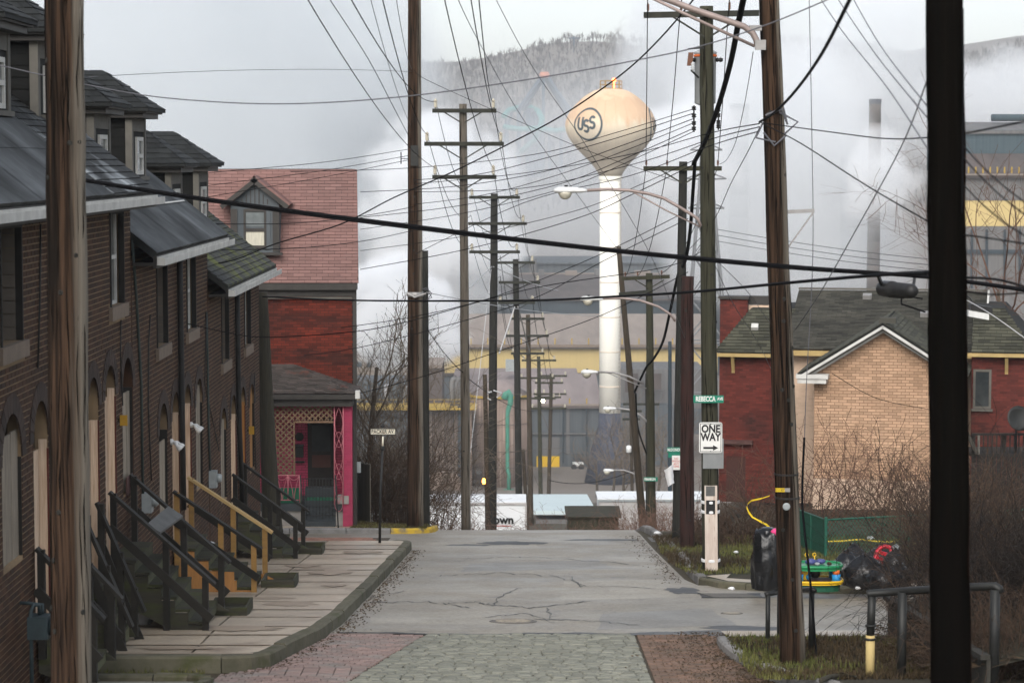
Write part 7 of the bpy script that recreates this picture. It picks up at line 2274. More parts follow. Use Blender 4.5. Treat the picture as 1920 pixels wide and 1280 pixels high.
MB().lathe([(.5, 0), (.5, .3)], P(898, 883, 393.2), 14, Matrix.Rotation(math.pi / 2, 3, 'X')).build('hatch', 'mill_grey', m5)
mp5 = thing('vent_pipe', P(952, 898, 390), 'mint green bent vent pipe standing in front of the round brown tank', 'pipe')
MB().tube([P(946, 748, 390), P(949, 739, 390), P(953, 735, 390), P(957, 742, 390), P(957, 755, 390), P(953, 768, 390), P(951.5, 778, 390), P(951.5, 830, 390), P(951.5, 878, 390), P(954, 890, 390), P(954, 922, 390)], [.6, .58, .54, .5, .45, .38, .33, .32, .32, .32, .32], 12).build('pipe', 'mint_pipe', mp5, True)
MB().lathe([(.85, 0), (.85, .25)], P(954, 920, 390), 14).build('flange', 'mint_pipe', mp5)
# brown annex, columns, platform
m6 = thing('mill_annex', (P(770, 820, 385).x, 385, -53.4), 'brown ribbed mill annex with a yellow railed platform behind the corner poles', 'mill building')
fbox(m6, 'wall', 'mill_brown', 800, 884, 771, base_py(388) - 8, 388, 18)
fbox(m6, 'wall', 'mill_slate', 560, 800, 785, base_py(388), 388.5, 18)
for i in range(14): fbox(m6, 'rib', 'mill_roof_tan' if i % 3 == 0 else 'mill_roof_brown', 806 + 4.0 * i, 807.6 + 4.0 * i, 773, 886, 387.6, .35)
fbox(m6, 'column', 'mill_navy', 858, 868, 762, 894, 386.5, 1)
fbox(m6, 'platform', 'mill_rail', 600, 893, 766, 768.5, 385, 8)
rl = MB()
for i in range(16): rl.tube([P(605 + 19 * i, 766, 385), P(605 + 19 * i, 750, 385)], .06, 4)
for y in (749, 756): rl.tube([P(600, y, 385), P(893, y, 385)], .05, 4)
rl.build('platform_rail', 'mill_rail', m6)
fbox(m6, 'upper_house', 'mill_roof_brown', 795, 829, 689, 764, 398, 14)
fbox(m6, 'upper_wall', 'mill_slate', 660, 800, 715, 764, 397, 12)
fbox(m6, 'cap_block', 'mill_roof_tan', 800, 829, 684, 690, 397.5, 15)
for x in (848, 857, 865): MB().tube([P(x, 764, 390), P(x, 718, 390), P(x + 2, 711, 390), P(x + 9, 709, 390)], .45, 10).build('pipe', 'mill_grey', m6, True)
for i in range(6): fbox(m6, 'bay_post', 'mill_navy', 690 + 18 * i, 693 + 18 * i, 718, 764, 396.5, .5)
fh = thing('far_building', P(725, 700, 520), 'grey brown far building with window openings seen through the bare tree', 'building')
fbox(fh, 'wall', 'house_far', 655, 800, 668, base_py(520), 520, 20)
fbox(fh, 'upper_wall', 'house_far', 690, 741, 645, 668, 522, 14)
fbox(fh, 'upper_wall', 'mill_roof_tan', 750, 800, 655, 668, 522, 14)
for i in range(6): fbox(fh, 'window', 'mill_navy', 668 + 20 * i, 678 + 20 * i, 678, 688, 519.8, .3)
# mill at the right edge
m7 = thing('mill_hall', (P(1850, 400, 380).x, 380, -53.4), 'big mill block with teal upper storey and yellow band at the right edge', 'mill building')
fbox(m7, 'wall', 'mill_grey', 1803, 2100, 328, 376, 380, 30)
fbox(m7, 'yellow_wall', 'mill_yellow', 1803, 2100, 376, 424, 380.1, 30)
fbox(m7, 'lower_wall', 'mill_grey', 1803, 2100, 424, base_py(380), 380.2, 30)
sroof(m7, 'lower_roof', 'mill_roof_brown', 1802, 2100, 328, 379, 288, 392)
fbox(m7, 'upper_wall', 'mill_teal', 1806, 2100, 244, 322, 392.5, 34)
sroof(m7, 'roof', 'mill_grey', 1800, 2100, 245, 392, 229, 410)
MB().tube([P(1859, 221, 405), P(2100, 221, 405)], .6, 12).build('ridge_duct', 'mill_teal', m7, True)
for i in range(10): inst('roof_post', q_, P(1816 + 13.5 * i, 328, 380), None, m7)
fbox(m7, 'eave_trim', 'mill_roof_tan', 1802, 2100, 326, 329, 378.8, .4)
# more plant on the mill roofs and walls
for i, (px, py, w_, h_) in enumerate(((830, 500, 14, 14), (1010, 506, 10, 12), (1060, 508, 22, 9), (1115, 505, 12, 14), (1190, 508, 30, 9), (1250, 503, 12, 16))):
    fbox(m2, 'roof_vent', 'mill_grey' if i % 2 else 'mill_roof_tan', px, px + w_, py, py + h_ + 8, 676, 4)
fbox(m1, 'wall_girt', 'mill_roof_brown', 806, 1345, 699, 703, 469.6, .3)
for i, (px0, px1, py0, py1) in enumerate(((1062, 1068, 764, 850), (1172, 1196, 700, 735), (1210, 1240, 700, 730))):
    fbox(m4, 'wall_panel', 'mill_grey' if i == 0 else 'mill_roof_brown', px0, px1, py0, py1, 419.7 if px0 < 1160 else 419.6, .25)
for px in (992, 1056, 1100, 1128): MB().tube([P(px, 762, 419.4), P(px, 868, 419.4)], .16, 6).build('downpipe', 'mill_navy', m4)
fbox(m4, 'wall_girt', 'mill_grey', 985, 1160, 812, 814, 419.5, .3)
fbox(m4, 'roof_duct', 'mill_grey', 1040, 1085, 722, 730, 438, 2)
fbox(m4, 'roof_duct', 'mill_roof_brown', 868, 880, 704, 742, 428, 2)
for i in range(7): fbox(m6, 'wall_stain', 'mill_roof_brown', 803 + 7.6 * i, 804.4 + 7.6 * i, 771, 800 + 11 * ((i * 5) % 7), 387.4, .2)
for i, x in enumerate((700, 724, 760, 786)): MB().tube([P(x, 764, 392), P(x, 728 - 6 * (i % 2), 392), P(x + 8, 722, 392)], .35, 8).build('pipe', 'stack_grey' if i % 2 else 'mill_grey', m6, True)
for i, px in enumerate((1822, 1850, 1884, 1912)): MB().tube([P(px, 430, 379.6), P(px, 540, 379.6)], .2, 6).build('downpipe', 'mill_navy', m7)
fbox(m7, 'window_band', 'mill_navy', 1804, 2100, 468, 476, 379.9, .2)
# stacks and pylons
def stack(px, w0, w1, pyt, Y, m, label, pyb=None):
    X = P(px, pyt, Y).x
    zt = P(px, pyt, Y).z
    t = thing('smokestack', (X, Y, -53.4), label, 'smokestack')
    k = Y / FPX
    n = 12
    for i in range(n):
        z0, z1 = -53.5 + (zt + 53.5) * i / n, -53.5 + (zt + 53.5) * (i + 1) / n
        r0, r1 = (w1 + (w0 - w1) * i / n) / 2 * k, (w1 + (w0 - w1) * (i + 1) / n) / 2 * k
        MB().lathe([(r0, z0), (r1, z1 - .05), (r1 * .97, z1)], (X, Y, 0), 24).build('stack_ring', m, t, True)
    MB().lathe([(w0 / 2 * k * 1.04, zt - 1.2), (w0 / 2 * k * 1.06, zt), (w0 / 2 * k * .8, zt + .01)], (X, Y, 0), 24).build('cap', 'stack_dark', t)
stack(1641, 22, 26, 186, 580, 'stack_brown', 'brown banded smokestack with dark cap rising out of the steam')
stack(1387, 34, 40, 195, 600, 'stack_grey', 'broad pale grey smokestack dissolving into steam')
stack(1584, 13, 15, 190, 640, 'stack_grey', 'slender pale smokestack between the broad grey and brown banded ones')
pyl = thing('lattice_tower', P(1322, 700, 250), 'pale steel lattice transmission tower behind the transformer pole', 'lattice tower')
YP = 250
def lp(px, py, d): return P(px, py, YP) + V3((0, d, 0))
lv_ = [(200, 4), (270, 8), (325, 11), (370, 14), (420, 18), (480, 23), (560, 30), (640, 37), (740, 46)]
mb = MB()
for (y0, h0), (y1, h1_) in zip(lv_, lv_[1:]):
    k = YP / FPX
    for sx in (-1, 1):
        for sy in (-1, 1):
            mb.tube([lp(1324 + sx * h0, y0, sy * h0 * k), lp(1324 + sx * h1_, y1, sy * h1_ * k)], .1, 4)
    for sy in (-1, 1):
        for sx in (-1, 1):
            mb.tube([lp(1324 + sx * h0, y0, sy * h0 * k), lp(1324 - sx * h1_, y1, sy * h1_ * k)], .06, 4)
            mb.tube([lp(1324 + sy * h0, y0, sx * h0 * k), lp(1324 + sy * h1_, y1, -sx * h1_ * k)], .06, 4)
        mb.tube([lp(1324 - h1_, y1, sy * h1_ * k), lp(1324 + h1_, y1, sy * h1_ * k)], .06, 4)
mb.build('lattice', 'tower_steel', pyl)
for y, e in ((281, 30), (335, 38), (390, 34)):
    mb = MB()
    for s in (-1, 1):
        mb.tube([lp(1324, y - 14, 0), lp(1324 + s * e, y, 0)], .07, 4).tube([lp(1324, y + 1, 0), lp(1324 + s * e, y, 0)], .09, 4)
    mb.build('cross_arm', 'tower_steel', pyl)

# roller coaster on the hillside
CYY = 1180
rc = thing('roller_coaster', P(1010, 345, CYY), 'teal roller coaster track and tall A frame support on the hazy hillside', 'roller coaster')
def cp(px, py, d=0): return P(px, py, CYY) + V3((0, d, 0))
MB().tube([cp(945, 218, 0), cp(955, 206, 8), cp(975, 201, 14), cp(995, 201, 10), cp(1010, 209, 0), cp(1016, 224, -6), cp(1013, 242, -8), cp(1002, 262, -6), cp(985, 278, 0), cp(970, 290, 4)], 1.5, 8).tube([cp(945, 238, -8), cp(975, 243, -12), cp(1010, 241, -10), cp(1040, 246, -8), cp(1075, 240, -4), cp(1100, 244, 0)], 1.3, 8).build('track', 'coaster_teal', rc, True)
MB().tube([cp(1020, 143), cp(980, 205, 10)], 1.3, 6).tube([cp(1022, 143), cp(1062, 208, 10)], 1.3, 6).tube([cp(1016, 143), cp(972, 205, -10)], .8, 6).tube([cp(1026, 143), cp(1070, 210, -10)], .8, 6).tube([cp(1019, 145), cp(1018, 350)], .9, 6).build('a_frame', 'coaster_blue', rc)
MB().lathe([(2.2, -1.2), (2.6, 0), (2.0, 1.5)], cp(1021, 141), 12).build('apex_cap', 'coaster_tip', rc)
for x, y0, w_ in ((950, 212, 1.0), (973, 203, 1.2), (993, 203, 2.2), (1004, 208, 1.8), (1015, 228, 2.0), (1052, 246, 1.0), (1030, 246, .8)):
    MB().tube([cp(x, y0, 2), cp(x, 360, 2)], w_, 6).build('support', 'coaster_blue', rc)
for x in (960, 984, 1000): MB().tube([cp(x, 210, 0), cp(x - 16, 268, 6)], .7, 6).build('brace', 'coaster_blue', rc)
# ski lift style towers and bare woods along the ridge
lt = thing('lift_tower', P(1076, 92, 1500), 'small cable lift tower standing on the skyline of the hill', 'lift tower')
MB().tube([P(1076, 100, 1500), P(1076, 68, 1500)], .5, 6).tube([P(1066, 72, 1500), P(1087, 72, 1500)], .45, 6).build('mast', 'coaster_blue', lt)

# ------------------------------------------------------------------ bare vegetation
def twig(mb, pts, r0, r1):
    n = len(pts)
    k = len(mb.v)
    for i, p in enumerate(pts):
        r = r0 + (r1 - r0) * i / (n - 1)
        mb.v += [(p.x + r, p.y, p.z), (p.x - r * .5, p.y + r * .87, p.z + r * .3), (p.x - r * .5, p.y - r * .87, p.z - r * .3)]
    for i in range(n - 1):
        a = k + 3 * i
        mb.f += [(a, a + 1, a + 4, a + 3), (a + 1, a + 2, a + 5, a + 4), (a + 2, a, a + 3, a + 5)]
def grow(mb, rr, p, d, L, r, depth, nchild, seg=4, curl=.25, droop=0.0, spread=.9, rmin=.003, shrink=.6):
    pts = [p]
    q = p.copy()
    dd = d.copy()
    st = L / seg
    for i in range(seg):
        dd = (dd + V3((rr.gauss(0, curl), rr.gauss(0, curl), rr.gauss(0, curl) - droop * (i + 1) / seg))).normalized()
        q = q + dd * st
        pts.append(q)
    twig(mb, pts, r, max(rmin, r * .45))
    if depth > 0:
        for c in range(nchild):
            t = rr.uniform(.25, 1.0) * seg
            i = min(seg - 1, int(t))
            b = pts[i].lerp(pts[i + 1], t - i)
            ax_ = V3((rr.gauss(0, 1), rr.gauss(0, 1), rr.gauss(.25, .8))).normalized()
            nd = (dd * .8 + ax_ * spread).normalized()
            grow(mb, rr, b, nd, L * shrink * rr.uniform(.6, 1.2), max(rmin, r * .5), depth - 1, nchild, max(2, seg - 1), curl, droop, spread, rmin, shrink)
def bush(px, py, Y, w, h, n, m, label, seed, depth=1, nchild=4, droop=.12, r=.012, group=None, name='bare_bush', spread=.8, lean=0.0, ground=True, curl=.25, rmin=.003, cat='bush'):
    rr = random.Random(seed)
    c = P(px, py, Y)
    if ground: c.z = G(c.x, Y) + .05
    mb = MB()
    for i in range(n):
        a = rr.uniform(0, 6.283)
        k = math.sqrt(rr.random())
        b = V3((c.x + math.cos(a) * w * .35 * k, c.y + math.sin(a) * w * .3 * k, G(c.x, Y) if ground else c.z))
        out = V3((math.cos(a) * k * w / (2 * h) * 1.6 + lean, math.sin(a) * k * .5, 1)).normalized()
        grow(mb, rr, b, out, h * rr.uniform(.6, 1.1), r, depth, nchild, 5, curl * .6, droop, spread, rmin)
    return mb.build(name, m, None, False, label, cat, group)
def tree(px, py, Y, h, label, seed, m='twig_grey', tm='bark_grey', r=.14, depth=4, nchild=4, lean=0.0, ground=True, group=None, rmin=.006, spread=.85, shrink=.62):
    rr = random.Random(seed)
    c = P(px, py, Y)
    if ground: c.z = G(c.x, Y) - .1
    t = thing('bare_tree', c, label, 'tree', group)
    tk = MB()
    pts = [c]
    d = V3((lean, 0, 1)).normalized()
    for i in range(5):
        d = (d + V3((rr.gauss(0, .07), rr.gauss(0, .07), .1))).normalized()
        pts.append(pts[-1] + d * h * .11)
    tk.tube(pts, [r * (1 - .1 * i) for i in range(6)], 8)
    tk.build('trunk', tm, t, True)
    cr = MB()
    for k in range(9):
        i = rr.uniform(1.6, 5)
        j = min(4, int(i))
        b = pts[j].lerp(pts[j + 1], i - j)
        a = rr.uniform(0, 6.283)
        nd = V3((math.cos(a) * .65 + lean * .6, math.sin(a) * .5, rr.uniform(.45, 1.2))).normalized()
        grow(cr, rr, b, nd, h * .42 * rr.uniform(.7, 1.15), r * .42, depth - 1, nchild, 5, .16, .0, spread, rmin, shrink)
    cr.build('crown', m, t)
    return t
ML = [
 (1395, 1000, 57, 2.2, 1.15, 90, 'twig_brown', 'tangled brown vine heap below the yellow tape', .45, .2),
 (1440, 985, 60, 2.2, 1.7, 80, 'twig_brown', 'tall brown viny heap behind the leaning verge pole', .3, .2),
 (1365, 1010, 60, 1.6, .9, 60, 'twig_brown', 'low brown brush heap against the sign corner grass', .5, .2),
 (1500, 965, 66, 2.2, 2.3, 22, 'twig_red', 'reddish bare shrub covering the corner of the tan house', .12, .2),
 (1560, 965, 67, 2.2, 2.1, 20, 'twig_red', 'arching reddish bare shrub under the tan gable, nearest the fence corner', .12, .25),
 (1620, 965, 68, 2.0, 2.5, 14, 'twig_red', 'tall forked reddish shrub in the middle of the tan gable wall', .08, .2),
 (1680, 965, 66, 2.4, 2.2, 24, 'twig_red', 'bare reddish shrub at the black pole side of the gable wall', .14, .25),
 (1735, 1000, 58, 2.2, 2.2, 50, 'twig_brown', 'dense brown brush behind the trash bags', .12, .2),
]
for i, (px, py, Y, w, h, n, m, lb, dr, cu) in enumerate(ML):
    bush(px, py, Y, w, h, n, m, lb, 100 + i, depth=2, nchild=3, droop=dr, r=.016, curl=cu + .15, rmin=.006)
bush(1772, 1085, 49.5, .9, 1.8, 60, 'twig_brown', 'dense dark brush beside the trash bags, behind the black pole', 130, 2, 3, .1, .012, curl=.4, rmin=.005)
bush(1800, 1100, 46.5, 1.2, 1.9, 90, 'twig_brown', 'dense brown brush directly behind the foot of the black pole', 131, 2, 3, .1, .012, curl=.4, rmin=.005)
bush(1880, 1200, 33.5, 1.5, 2.1, 190, 'twig_dark', 'dark thorny brush above the timber retaining wall', 132, 2, 3, .12, .009, curl=.4, rmin=.0035)
bush(1945, 1230, 32, 1.5, 2.2, 160, 'twig_dark', 'dark thorny brush at the right edge by the end railing post', 133, 2, 3, .12, .009, curl=.4, rmin=.0035)
bush(1850, 1120, 42, 2.0, 1.9, 150, 'twig_brown', 'brown brush heap below the dark deck', 134, 2, 3, .1, .012, curl=.4, rmin=.005)
bush(1915, 1110, 41, 2.0, 2.0, 120, 'twig_brown', 'brown brush at the right edge below the deck', 135, 2, 3, .1, .012, curl=.4, rmin=.005)
tree(1905, 960, 78, 12.5, 'bare reddish tree at the right edge in front of the yellow banded mill', 210, 'twig_red', 'bark_grey', .10, 4, 4, -.05, rmin=.007)
tree(686, 995, 77, 8.6, 'bare spreading tree between the red house and the tall corner pole', 211, 'twig_grey', 'bark_grey', .11, 4, 4, .12, rmin=.006)
for i, (px, Y, w, h, n, m, lb) in enumerate(((700, 71, 1.5, 2.3, 70, 'twig_brown', 'brown thicket just behind the Packer sign post'), (745, 72, 1.5, 2.6, 80, 'twig_brown', 'brown thicket between the sign post and the tall corner pole'), (690, 78, 2.4, 4.2, 70, 'twig_grey', 'tall grey brown thicket rising behind the board fence'), (740, 80, 2.6, 3.9, 70, 'twig_grey', 'tall grey brown thicket behind the tall corner pole'), (790, 84, 2.6, 3.2, 60, 'twig_grey', 'grey thicket between the two corner poles'))):
    bush(px, 1000, Y, w, h, n, m, lb, 150 + i, 2, 3, .1, .016, curl=.35, rmin=.008)
for i, (px, Y, h) in enumerate(((820, 74, 1.35), (850, 76, 1.5), (895, 78, 1.3), (945, 76, .75), (990, 76, .8), (1035, 78, 1.2), (1075, 80, .8), (1120, 78, .9), (1165, 80, 1.1), (1200, 76, 1.35), (1240, 78, 1.3))):
    bush(px, 1000, Y, 1.6, (.95, .85, .5, .32, .3, .8, .4, .35, .75, 1.0, .9)[i] * 1.15 + .1, 36, 'twig_crest', ['scrubby bare bush at the road crest by the tall corner pole', 'scrubby bush by the foot of the weathered crossarm pole', 'scrubby bush at the crest in front of the white trailer', 'low twigs under the trailer lettering', 'low twigs at the white trailer end', 'bare bush between the two trailers', 'low twigs before the dark wooden hut', 'low twigs at the far side of the wooden hut', 'bare bush before the grey trailer end', 'rounded bare bush at the foot of the leaning pole', 'bare bush under the grey trailer by the dark pole'][i], 170 + i, 2, 2, .15, .010, curl=.35, rmin=.0045, ground=True)
for i, (px, py, Y, h) in enumerate(((1150, 930, 300, 11), (1195, 930, 310, 13), (1235, 930, 300, 12), (1215, 935, 270, 9), (1170, 935, 275, 8), (1265, 930, 300, 12), (1120, 930, 320, 8))):
    tree(px, py, Y, h, ['hazy bare tree in front of the tower base, house side', 'hazy bare tree behind the leaning pole', 'hazy bare tree behind the mossy street sign pole', 'low hazy tree above the grey trailer', 'low hazy tree left of the leaning pole foot', 'hazy bare tree behind the dark crossarm pole', 'small hazy tree by the slate mill shed'][i], 230 + i, 'twig_grey', 'bark_grey', .2, 3, 5, 0, rmin=.022)
for i, (px, py, Y, h) in enumerate(((690, 900, 250, 9), (730, 900, 260, 9), (765, 900, 250, 8))):
    tree(px, py, Y, h, ['far hazy tree beside the red house corner', 'far hazy tree under the yellow platform rail', 'far hazy tree behind the tall corner pole'][i], 250 + i, 'twig_grey', 'bark_grey', .18, 3, 5, 0, rmin=.02)
# ridge woods: thousands of bare crowns that read as one mass
mat('hill_woods', (.10, .085, .078), (.06, .052, .05), .05, 1.0, jit=.4)
for nm_, v_ in (('hill_ground', 1.5),):
    pass
mb = MB()
rr = random.Random(3)
for i in range(8500):
    y = rr.uniform(1110, 1560)
    x = rr.uniform(-160, 420)
    z = G(x, y)
    h = rr.uniform(4, 9) * (1.3 if rr.random() < .06 else 1)
    b0 = V3((x, y, z + h * .25))
    mb.add([(x - .14, y, z), (x + .14, y, z), (x, y, z + h * .8)], [(0, 1, 2)])
    for q in range(9):
        a = rr.uniform(0, 6.283)
        ry_ = h * rr.uniform(.08, .36)
        tip = V3((x + math.cos(a) * ry_, y + math.sin(a) * ry_, z + h * rr.uniform(.5, 1.0)))
        w_ = rr.uniform(.10, .22)
        o_ = V3((-math.sin(a) * w_ + w_ * .5, math.cos(a) * w_, 0))
        m_ = b0.lerp(tip, .6) + V3((0, 0, h * .06))
        mb.add([b0, m_ - o_, tip, m_ + o_], [(0, 1, 2, 3)])
mb.build('hill_forest', 'hill_woods', None, kind='stuff')
for i, (px, h) in enumerate(((1150, 20), (1137, 14), (1165, 13))):
    tree(px, 90, 1490, h, ['tall bare tree on the hill skyline', 'shorter bare tree beside the tallest skyline tree', 'small bare skyline tree at the water tower side'][i], 270 + i, 'twig_grey', 'bark_grey', .35, 2, 5, 0, rmin=.10)

# ------------------------------------------------------------------ trailers and sheds below the crest
def trailer(px0, px1, py_roof, Y, label, side, text_=None, mark=False):
    a, b = P(px0, py_roof, Y), P(px1, py_roof, Y)
    t = thing('box_trailer', ((a.x + b.x) / 2, Y + 1.25, a.z - 3.6), label, 'trailer')
    L = b.x - a.x
    MB().obox((a.x, Y, a.z - 2.6), (L, 0, 0), (0, 2.5, 0), (0, 0, 2.58)).build('box', side, t)
    MB().obox((a.x - .04, Y - .04, a.z - .02), (L + .08, 0, 0), (0, 2.58, 0), (0, 0, .06)).build('roof', 'trailer_white', t)
    rl = MB()
    for (o, s_) in (((-.05, -.05, -.1), (L + .1, .05)), ((-.05, 2.5, -.1), (L + .1, .05))): rl.obox(V3((a.x, Y, a.z)) + V3(o), (s_[0], 0, 0), (0, s_[1], 0), (0, 0, .1))
    rl.obox((a.x - .06, Y - .05, a.z - 2.6), (.08, 0, 0), (0, .05, 0), (0, 0, 2.5)).obox((b.x - .02, Y - .05, a.z - 2.6), (.08, 0, 0), (0, .05, 0), (0, 0, 2.5)).build('edge_rail', 'trailer_grey' if side == 'trailer_white' else 'meter_grey', t)
    for k in (.15, .85):
        for yy in (.3, 2.2): MB().lathe([(.3, -.12), (.5, -.1), (.5, .1), (.3, .12)], (a.x + L * k, Y + yy, a.z - 3.1), 16, Matrix.Rotation(math.pi / 2, 3, 'X')).build('wheel', 'sign_black', t)
    return t
tr1 = trailer(772, 985, 942, 108, 'white box trailer with dark lettering and a red underline, just below the road crest', 'trailer_white')
text('own', 'sign_black', P(944, 974.5, 107.93), .52, tr1, bold=.016, wx=1.0)
MB().obox(P(915, 986, 107.95), (1.05, 0, 0), (0, .01, 0), (0, 0, .03)).build('underline', 'sign_red', tr1)
tr2 = trailer(1122, 1330, 936, 112, 'grey box trailer with a white roof behind the mossy poles', 'trailer_grey')
a = P(1122, 950, 112)
MB().obox((a.x - .012, 112.3, a.z - .8), (.01, 0, 0), (0, 1.8, 0), (0, 0, .7)).build('painted_mark', 'trailer_mark', tr2)
hu = thing('wooden_hut', P(1112, 1000, 84), 'low dark wooden hut roofline poking above the road crest', 'hut')
a, b = P(1066, 969, 84), P(1160, 967, 84)
nn_ = 12
for i in range(nn_): MB().obox((a.x + (b.x - a.x) * i / nn_, 84, a.z - 1.6), ((b.x - a.x) / nn_ - .012, 0, 0), (0, .04, 0), (0, 0, 1.58)).build('plank', 'wood_shed', hu)
MB().obox((a.x - .1, 83.9, a.z - .02), (b.x - a.x + .2, 0, 0), (0, 2.0, .1), (0, 0, .05)).build('roof', 'wood_shed', hu)
for y in (.06, 1.9): MB().obox((a.x, 84 + y, a.z - 1.7), (b.x - a.x, 0, 0), (0, .05, 0), (0, 0, 1.6)).build('wall', 'wood_shed', hu)
lb_ = thing('low_shed', P(1055, 940, 190), 'low shed with a pale blue grey sheet roof between the two trailers', 'shed')
mat('pale_blue_roof', (.52, .6, .6), (.46, .54, .54), .4, .6)
a0, a1 = P(1000, 957, 178), P(1118, 957, 178)
zt = P(1000, 926, 200).z
MB().obox(a0, (a1.x - a0.x, 0, 0), (0, 22, zt - a0.z), (0, 0, -.3)).build('roof', 'pale_blue_roof', lb_)
MB().obox((a0.x + .2, 178.3, a0.z - 3), (a1.x - a0.x - .4, 0, 0), (0, 2.0, 0), (0, 0, 2.3)).build('wall', 'mill_grey', lb_)
# ------------------------------------------------------------------ rubbish on the corner, fences, railings
from mathutils import noise as MN
import bmesh
def lump(mbm, c, sx, sy, sz, seed, amp=.22, fr=1.6, tie=False, sub=3):
    bm = bmesh.new()
    bmesh.ops.create_icosphere(bm, subdivisions=sub, radius=1)
    vs = []
    for v in bm.verts:
        p = v.co.copy()
        nz = MN.fractal(p * fr + V3((seed, seed * 2, 0)), 1, 2, 4) * amp
        cr = (max(0, .35 - abs(MN.noise(p * fr * 2.2 + V3((seed * 3, 1, 0)))))) * amp * 1.1
        k = 1 + nz - cr
        z = p.z
        if tie and z > .55: k *= 1 - (z - .55) * 1.35
        q_ = V3((p.x * k * sx, p.y * k * sy, max(-.82, p.z * (1 + (.25 if tie and z > .7 else 0))) * sz))
        vs.append(c + q_)
    fs = [tuple(v.index for v in f.verts) for f in bm.faces]
    bm.free()
    mbm.add(vs, fs)
    return mbm
def gpt(px, py, h=.13):
    p = onG(px, py, h)
    return p
def bag(px, py, w, d, h, seed, label, tie=True):
    c = gpt(px, py)
    t = thing('trash_bag', c, label, 'trash bag', 'black rubbish bags heaped on the corner')
    lump(MB(), c + V3((0, d * .4, h * .41)), w / 2, d / 2, h / 2, seed, .24, 1.05, tie).build('bag_body', 'trash_bag', t, True)
    mb = MB()
    rr = random.Random(seed)
    top = c + V3((0, d * .4, h * .86))
    for i in range(6):
        a = i * 1.05
        mb.add([top, top + V3((math.cos(a) * .07, math.sin(a) * .07, .05)), top + V3((math.cos(a + .5) * .12, math.sin(a + .5) * .1, .1 + rr.random() * .08)), top + V3((math.cos(a + 1) * .06, math.sin(a + 1) * .06, .05))], [(0, 1, 2, 3), (3, 2, 1, 0)])
    mb.build('tied_neck', 'trash_bag', t)
    return t
# tall open bag with folds (left of the leaning pole)
c = gpt(1440, 1108)
t = thing('trash_bag', c, 'tall upright black rubbish bag with a pink item poking out, beside the leaning verge pole', 'trash bag', 'black rubbish bags heaped on the corner')
hb = 1.02
mb = MB()
nA = 40
for j in range(15):
    v = j / 14
    for i in range(nA):
        a = 2 * math.pi * i / nA
        r = (.235 + .035 * math.sin(v * 3.0)) * (1 + .05 * math.sin(7 * a + 2.5 * v) + .035 * math.sin(13 * a + 4 * v)) * (1 - .18 * max(0, v - .75) * 4 * (.5 + .5 * math.sin(3 * a)))
        r *= 1 + MN.noise(V3((math.cos(a) * 2, math.sin(a) * 2, v * 5))) * .16
        z = v * hb * (1 + (.06 * math.sin(5 * a + 1) if j > 11 else 0))
        mb.v.append((c.x + r * math.cos(a), c.y + .25 + r * math.sin(a), c.z + z))
for j in range(14):
    for i in range(nA): mb.f.append((j * nA + i, j * nA + (i + 1) % nA, (j + 1) * nA + (i + 1) % nA, (j + 1) * nA + i))
mb.f.append(tuple(14 * nA + i for i in range(nA)))
mb.build('bag_body', 'trash_bag', t, True)
lump(MB(), c + V3((0, .25, hb)), .19, .19, .1, 8, .5, 2.5).build('crumpled_mouth', 'trash_bag', t, True)
pk2 = thing('pink_toy', c + V3((.17, .12, hb)), 'hot pink plastic item poking from the tall black rubbish bag', 'toy')
lump(MB(), c + V3((.17, .1, hb + .03)), .12, .1, .07, 2, .2, 1.2).build('toy_body', 'hot_pink', pk2, True)
bag(1592, 1098, .62, .6, .62, 3, 'black rubbish bag directly beside the play table')
bag(1624, 1107, .8, .6, .62, 11, 'broad slumped black rubbish bag with the yellow bat leaning on it')
bag(1662, 1111, .75, .5, .46, 17, 'front black rubbish bag below the red toy frame')
bag(1655, 1083, .7, .6, .6, 23, 'rear black rubbish bag propping up the red toy frame')
bag(1682, 1092, .5, .55, .6, 29, 'small black rubbish bag at the brush end of the heap')
bag(1604, 1094, .6, .5, .72, 31, 'upright black rubbish bag behind the broad slumped one')
bag(1690, 1104, .5, .45, .42, 37, 'small crumpled black rubbish bag at the end of the heap, nearest the brush')
# black board leaning behind the bags
lb2 = thing('black_board', gpt(1585, 1070), 'pointed black sheet sticking up behind the rubbish bags', 'sheet')
pts = [P(1556, 1056, 48.0), P(1594, 1030, 48.0), P(1596, 1060, 48.0), P(1560, 1085, 47.8)]
MB().prism(pts, (0, .03, 0)).build('panel', 'trash_bag', lb2)
# play table
c = gpt(1534, 1110)
pt_ = thing('play_table', c, 'green and yellow plastic play table with blue legs and small toys on top', 'play table')
YT = c.y + .3
k = YT / FPX
def oct_(cx, cy_, rx, ry, z, th, name, m, parent, lip=0):
    mb = MB()
    pr = []
    for i in range(16):
        a = 2 * math.pi * (i + .5) / 16
        pr.append(V3((cx + rx * math.copysign(abs(math.cos(a)) ** .7, math.cos(a)), cy_ + ry * math.copysign(abs(math.sin(a)) ** .7, math.sin(a)), z)))
    mb.prism(pr, (0, 0, th))
    o = mb.build(name, m, parent)
    if lip:
        l_ = MB()
        l_.tube([p + V3((0, 0, th)) for p in pr] + [pr[0] + V3((0, 0, th))], lip, 6)
        l_.build('rim', m, o, True)
    return o
zt = P(1534, 1060, YT).z
zy = P(1534, 1088, YT).z
oct_(c.x, YT, .42, .28, c.z, zy - c.z - .03, 'base_bin', 'toy_dark_green', pt_)
oct_(c.x, YT, .47, .34, zy - .03, .05, 'lower_tray', 'toy_yellow', pt_, .025)
MB().obox((c.x - .35, YT - .2, zy + .021), (.7, 0, 0), (0, .4, 0), (0, 0, .006)).build('tray_mat', 'brown_door', pt_)
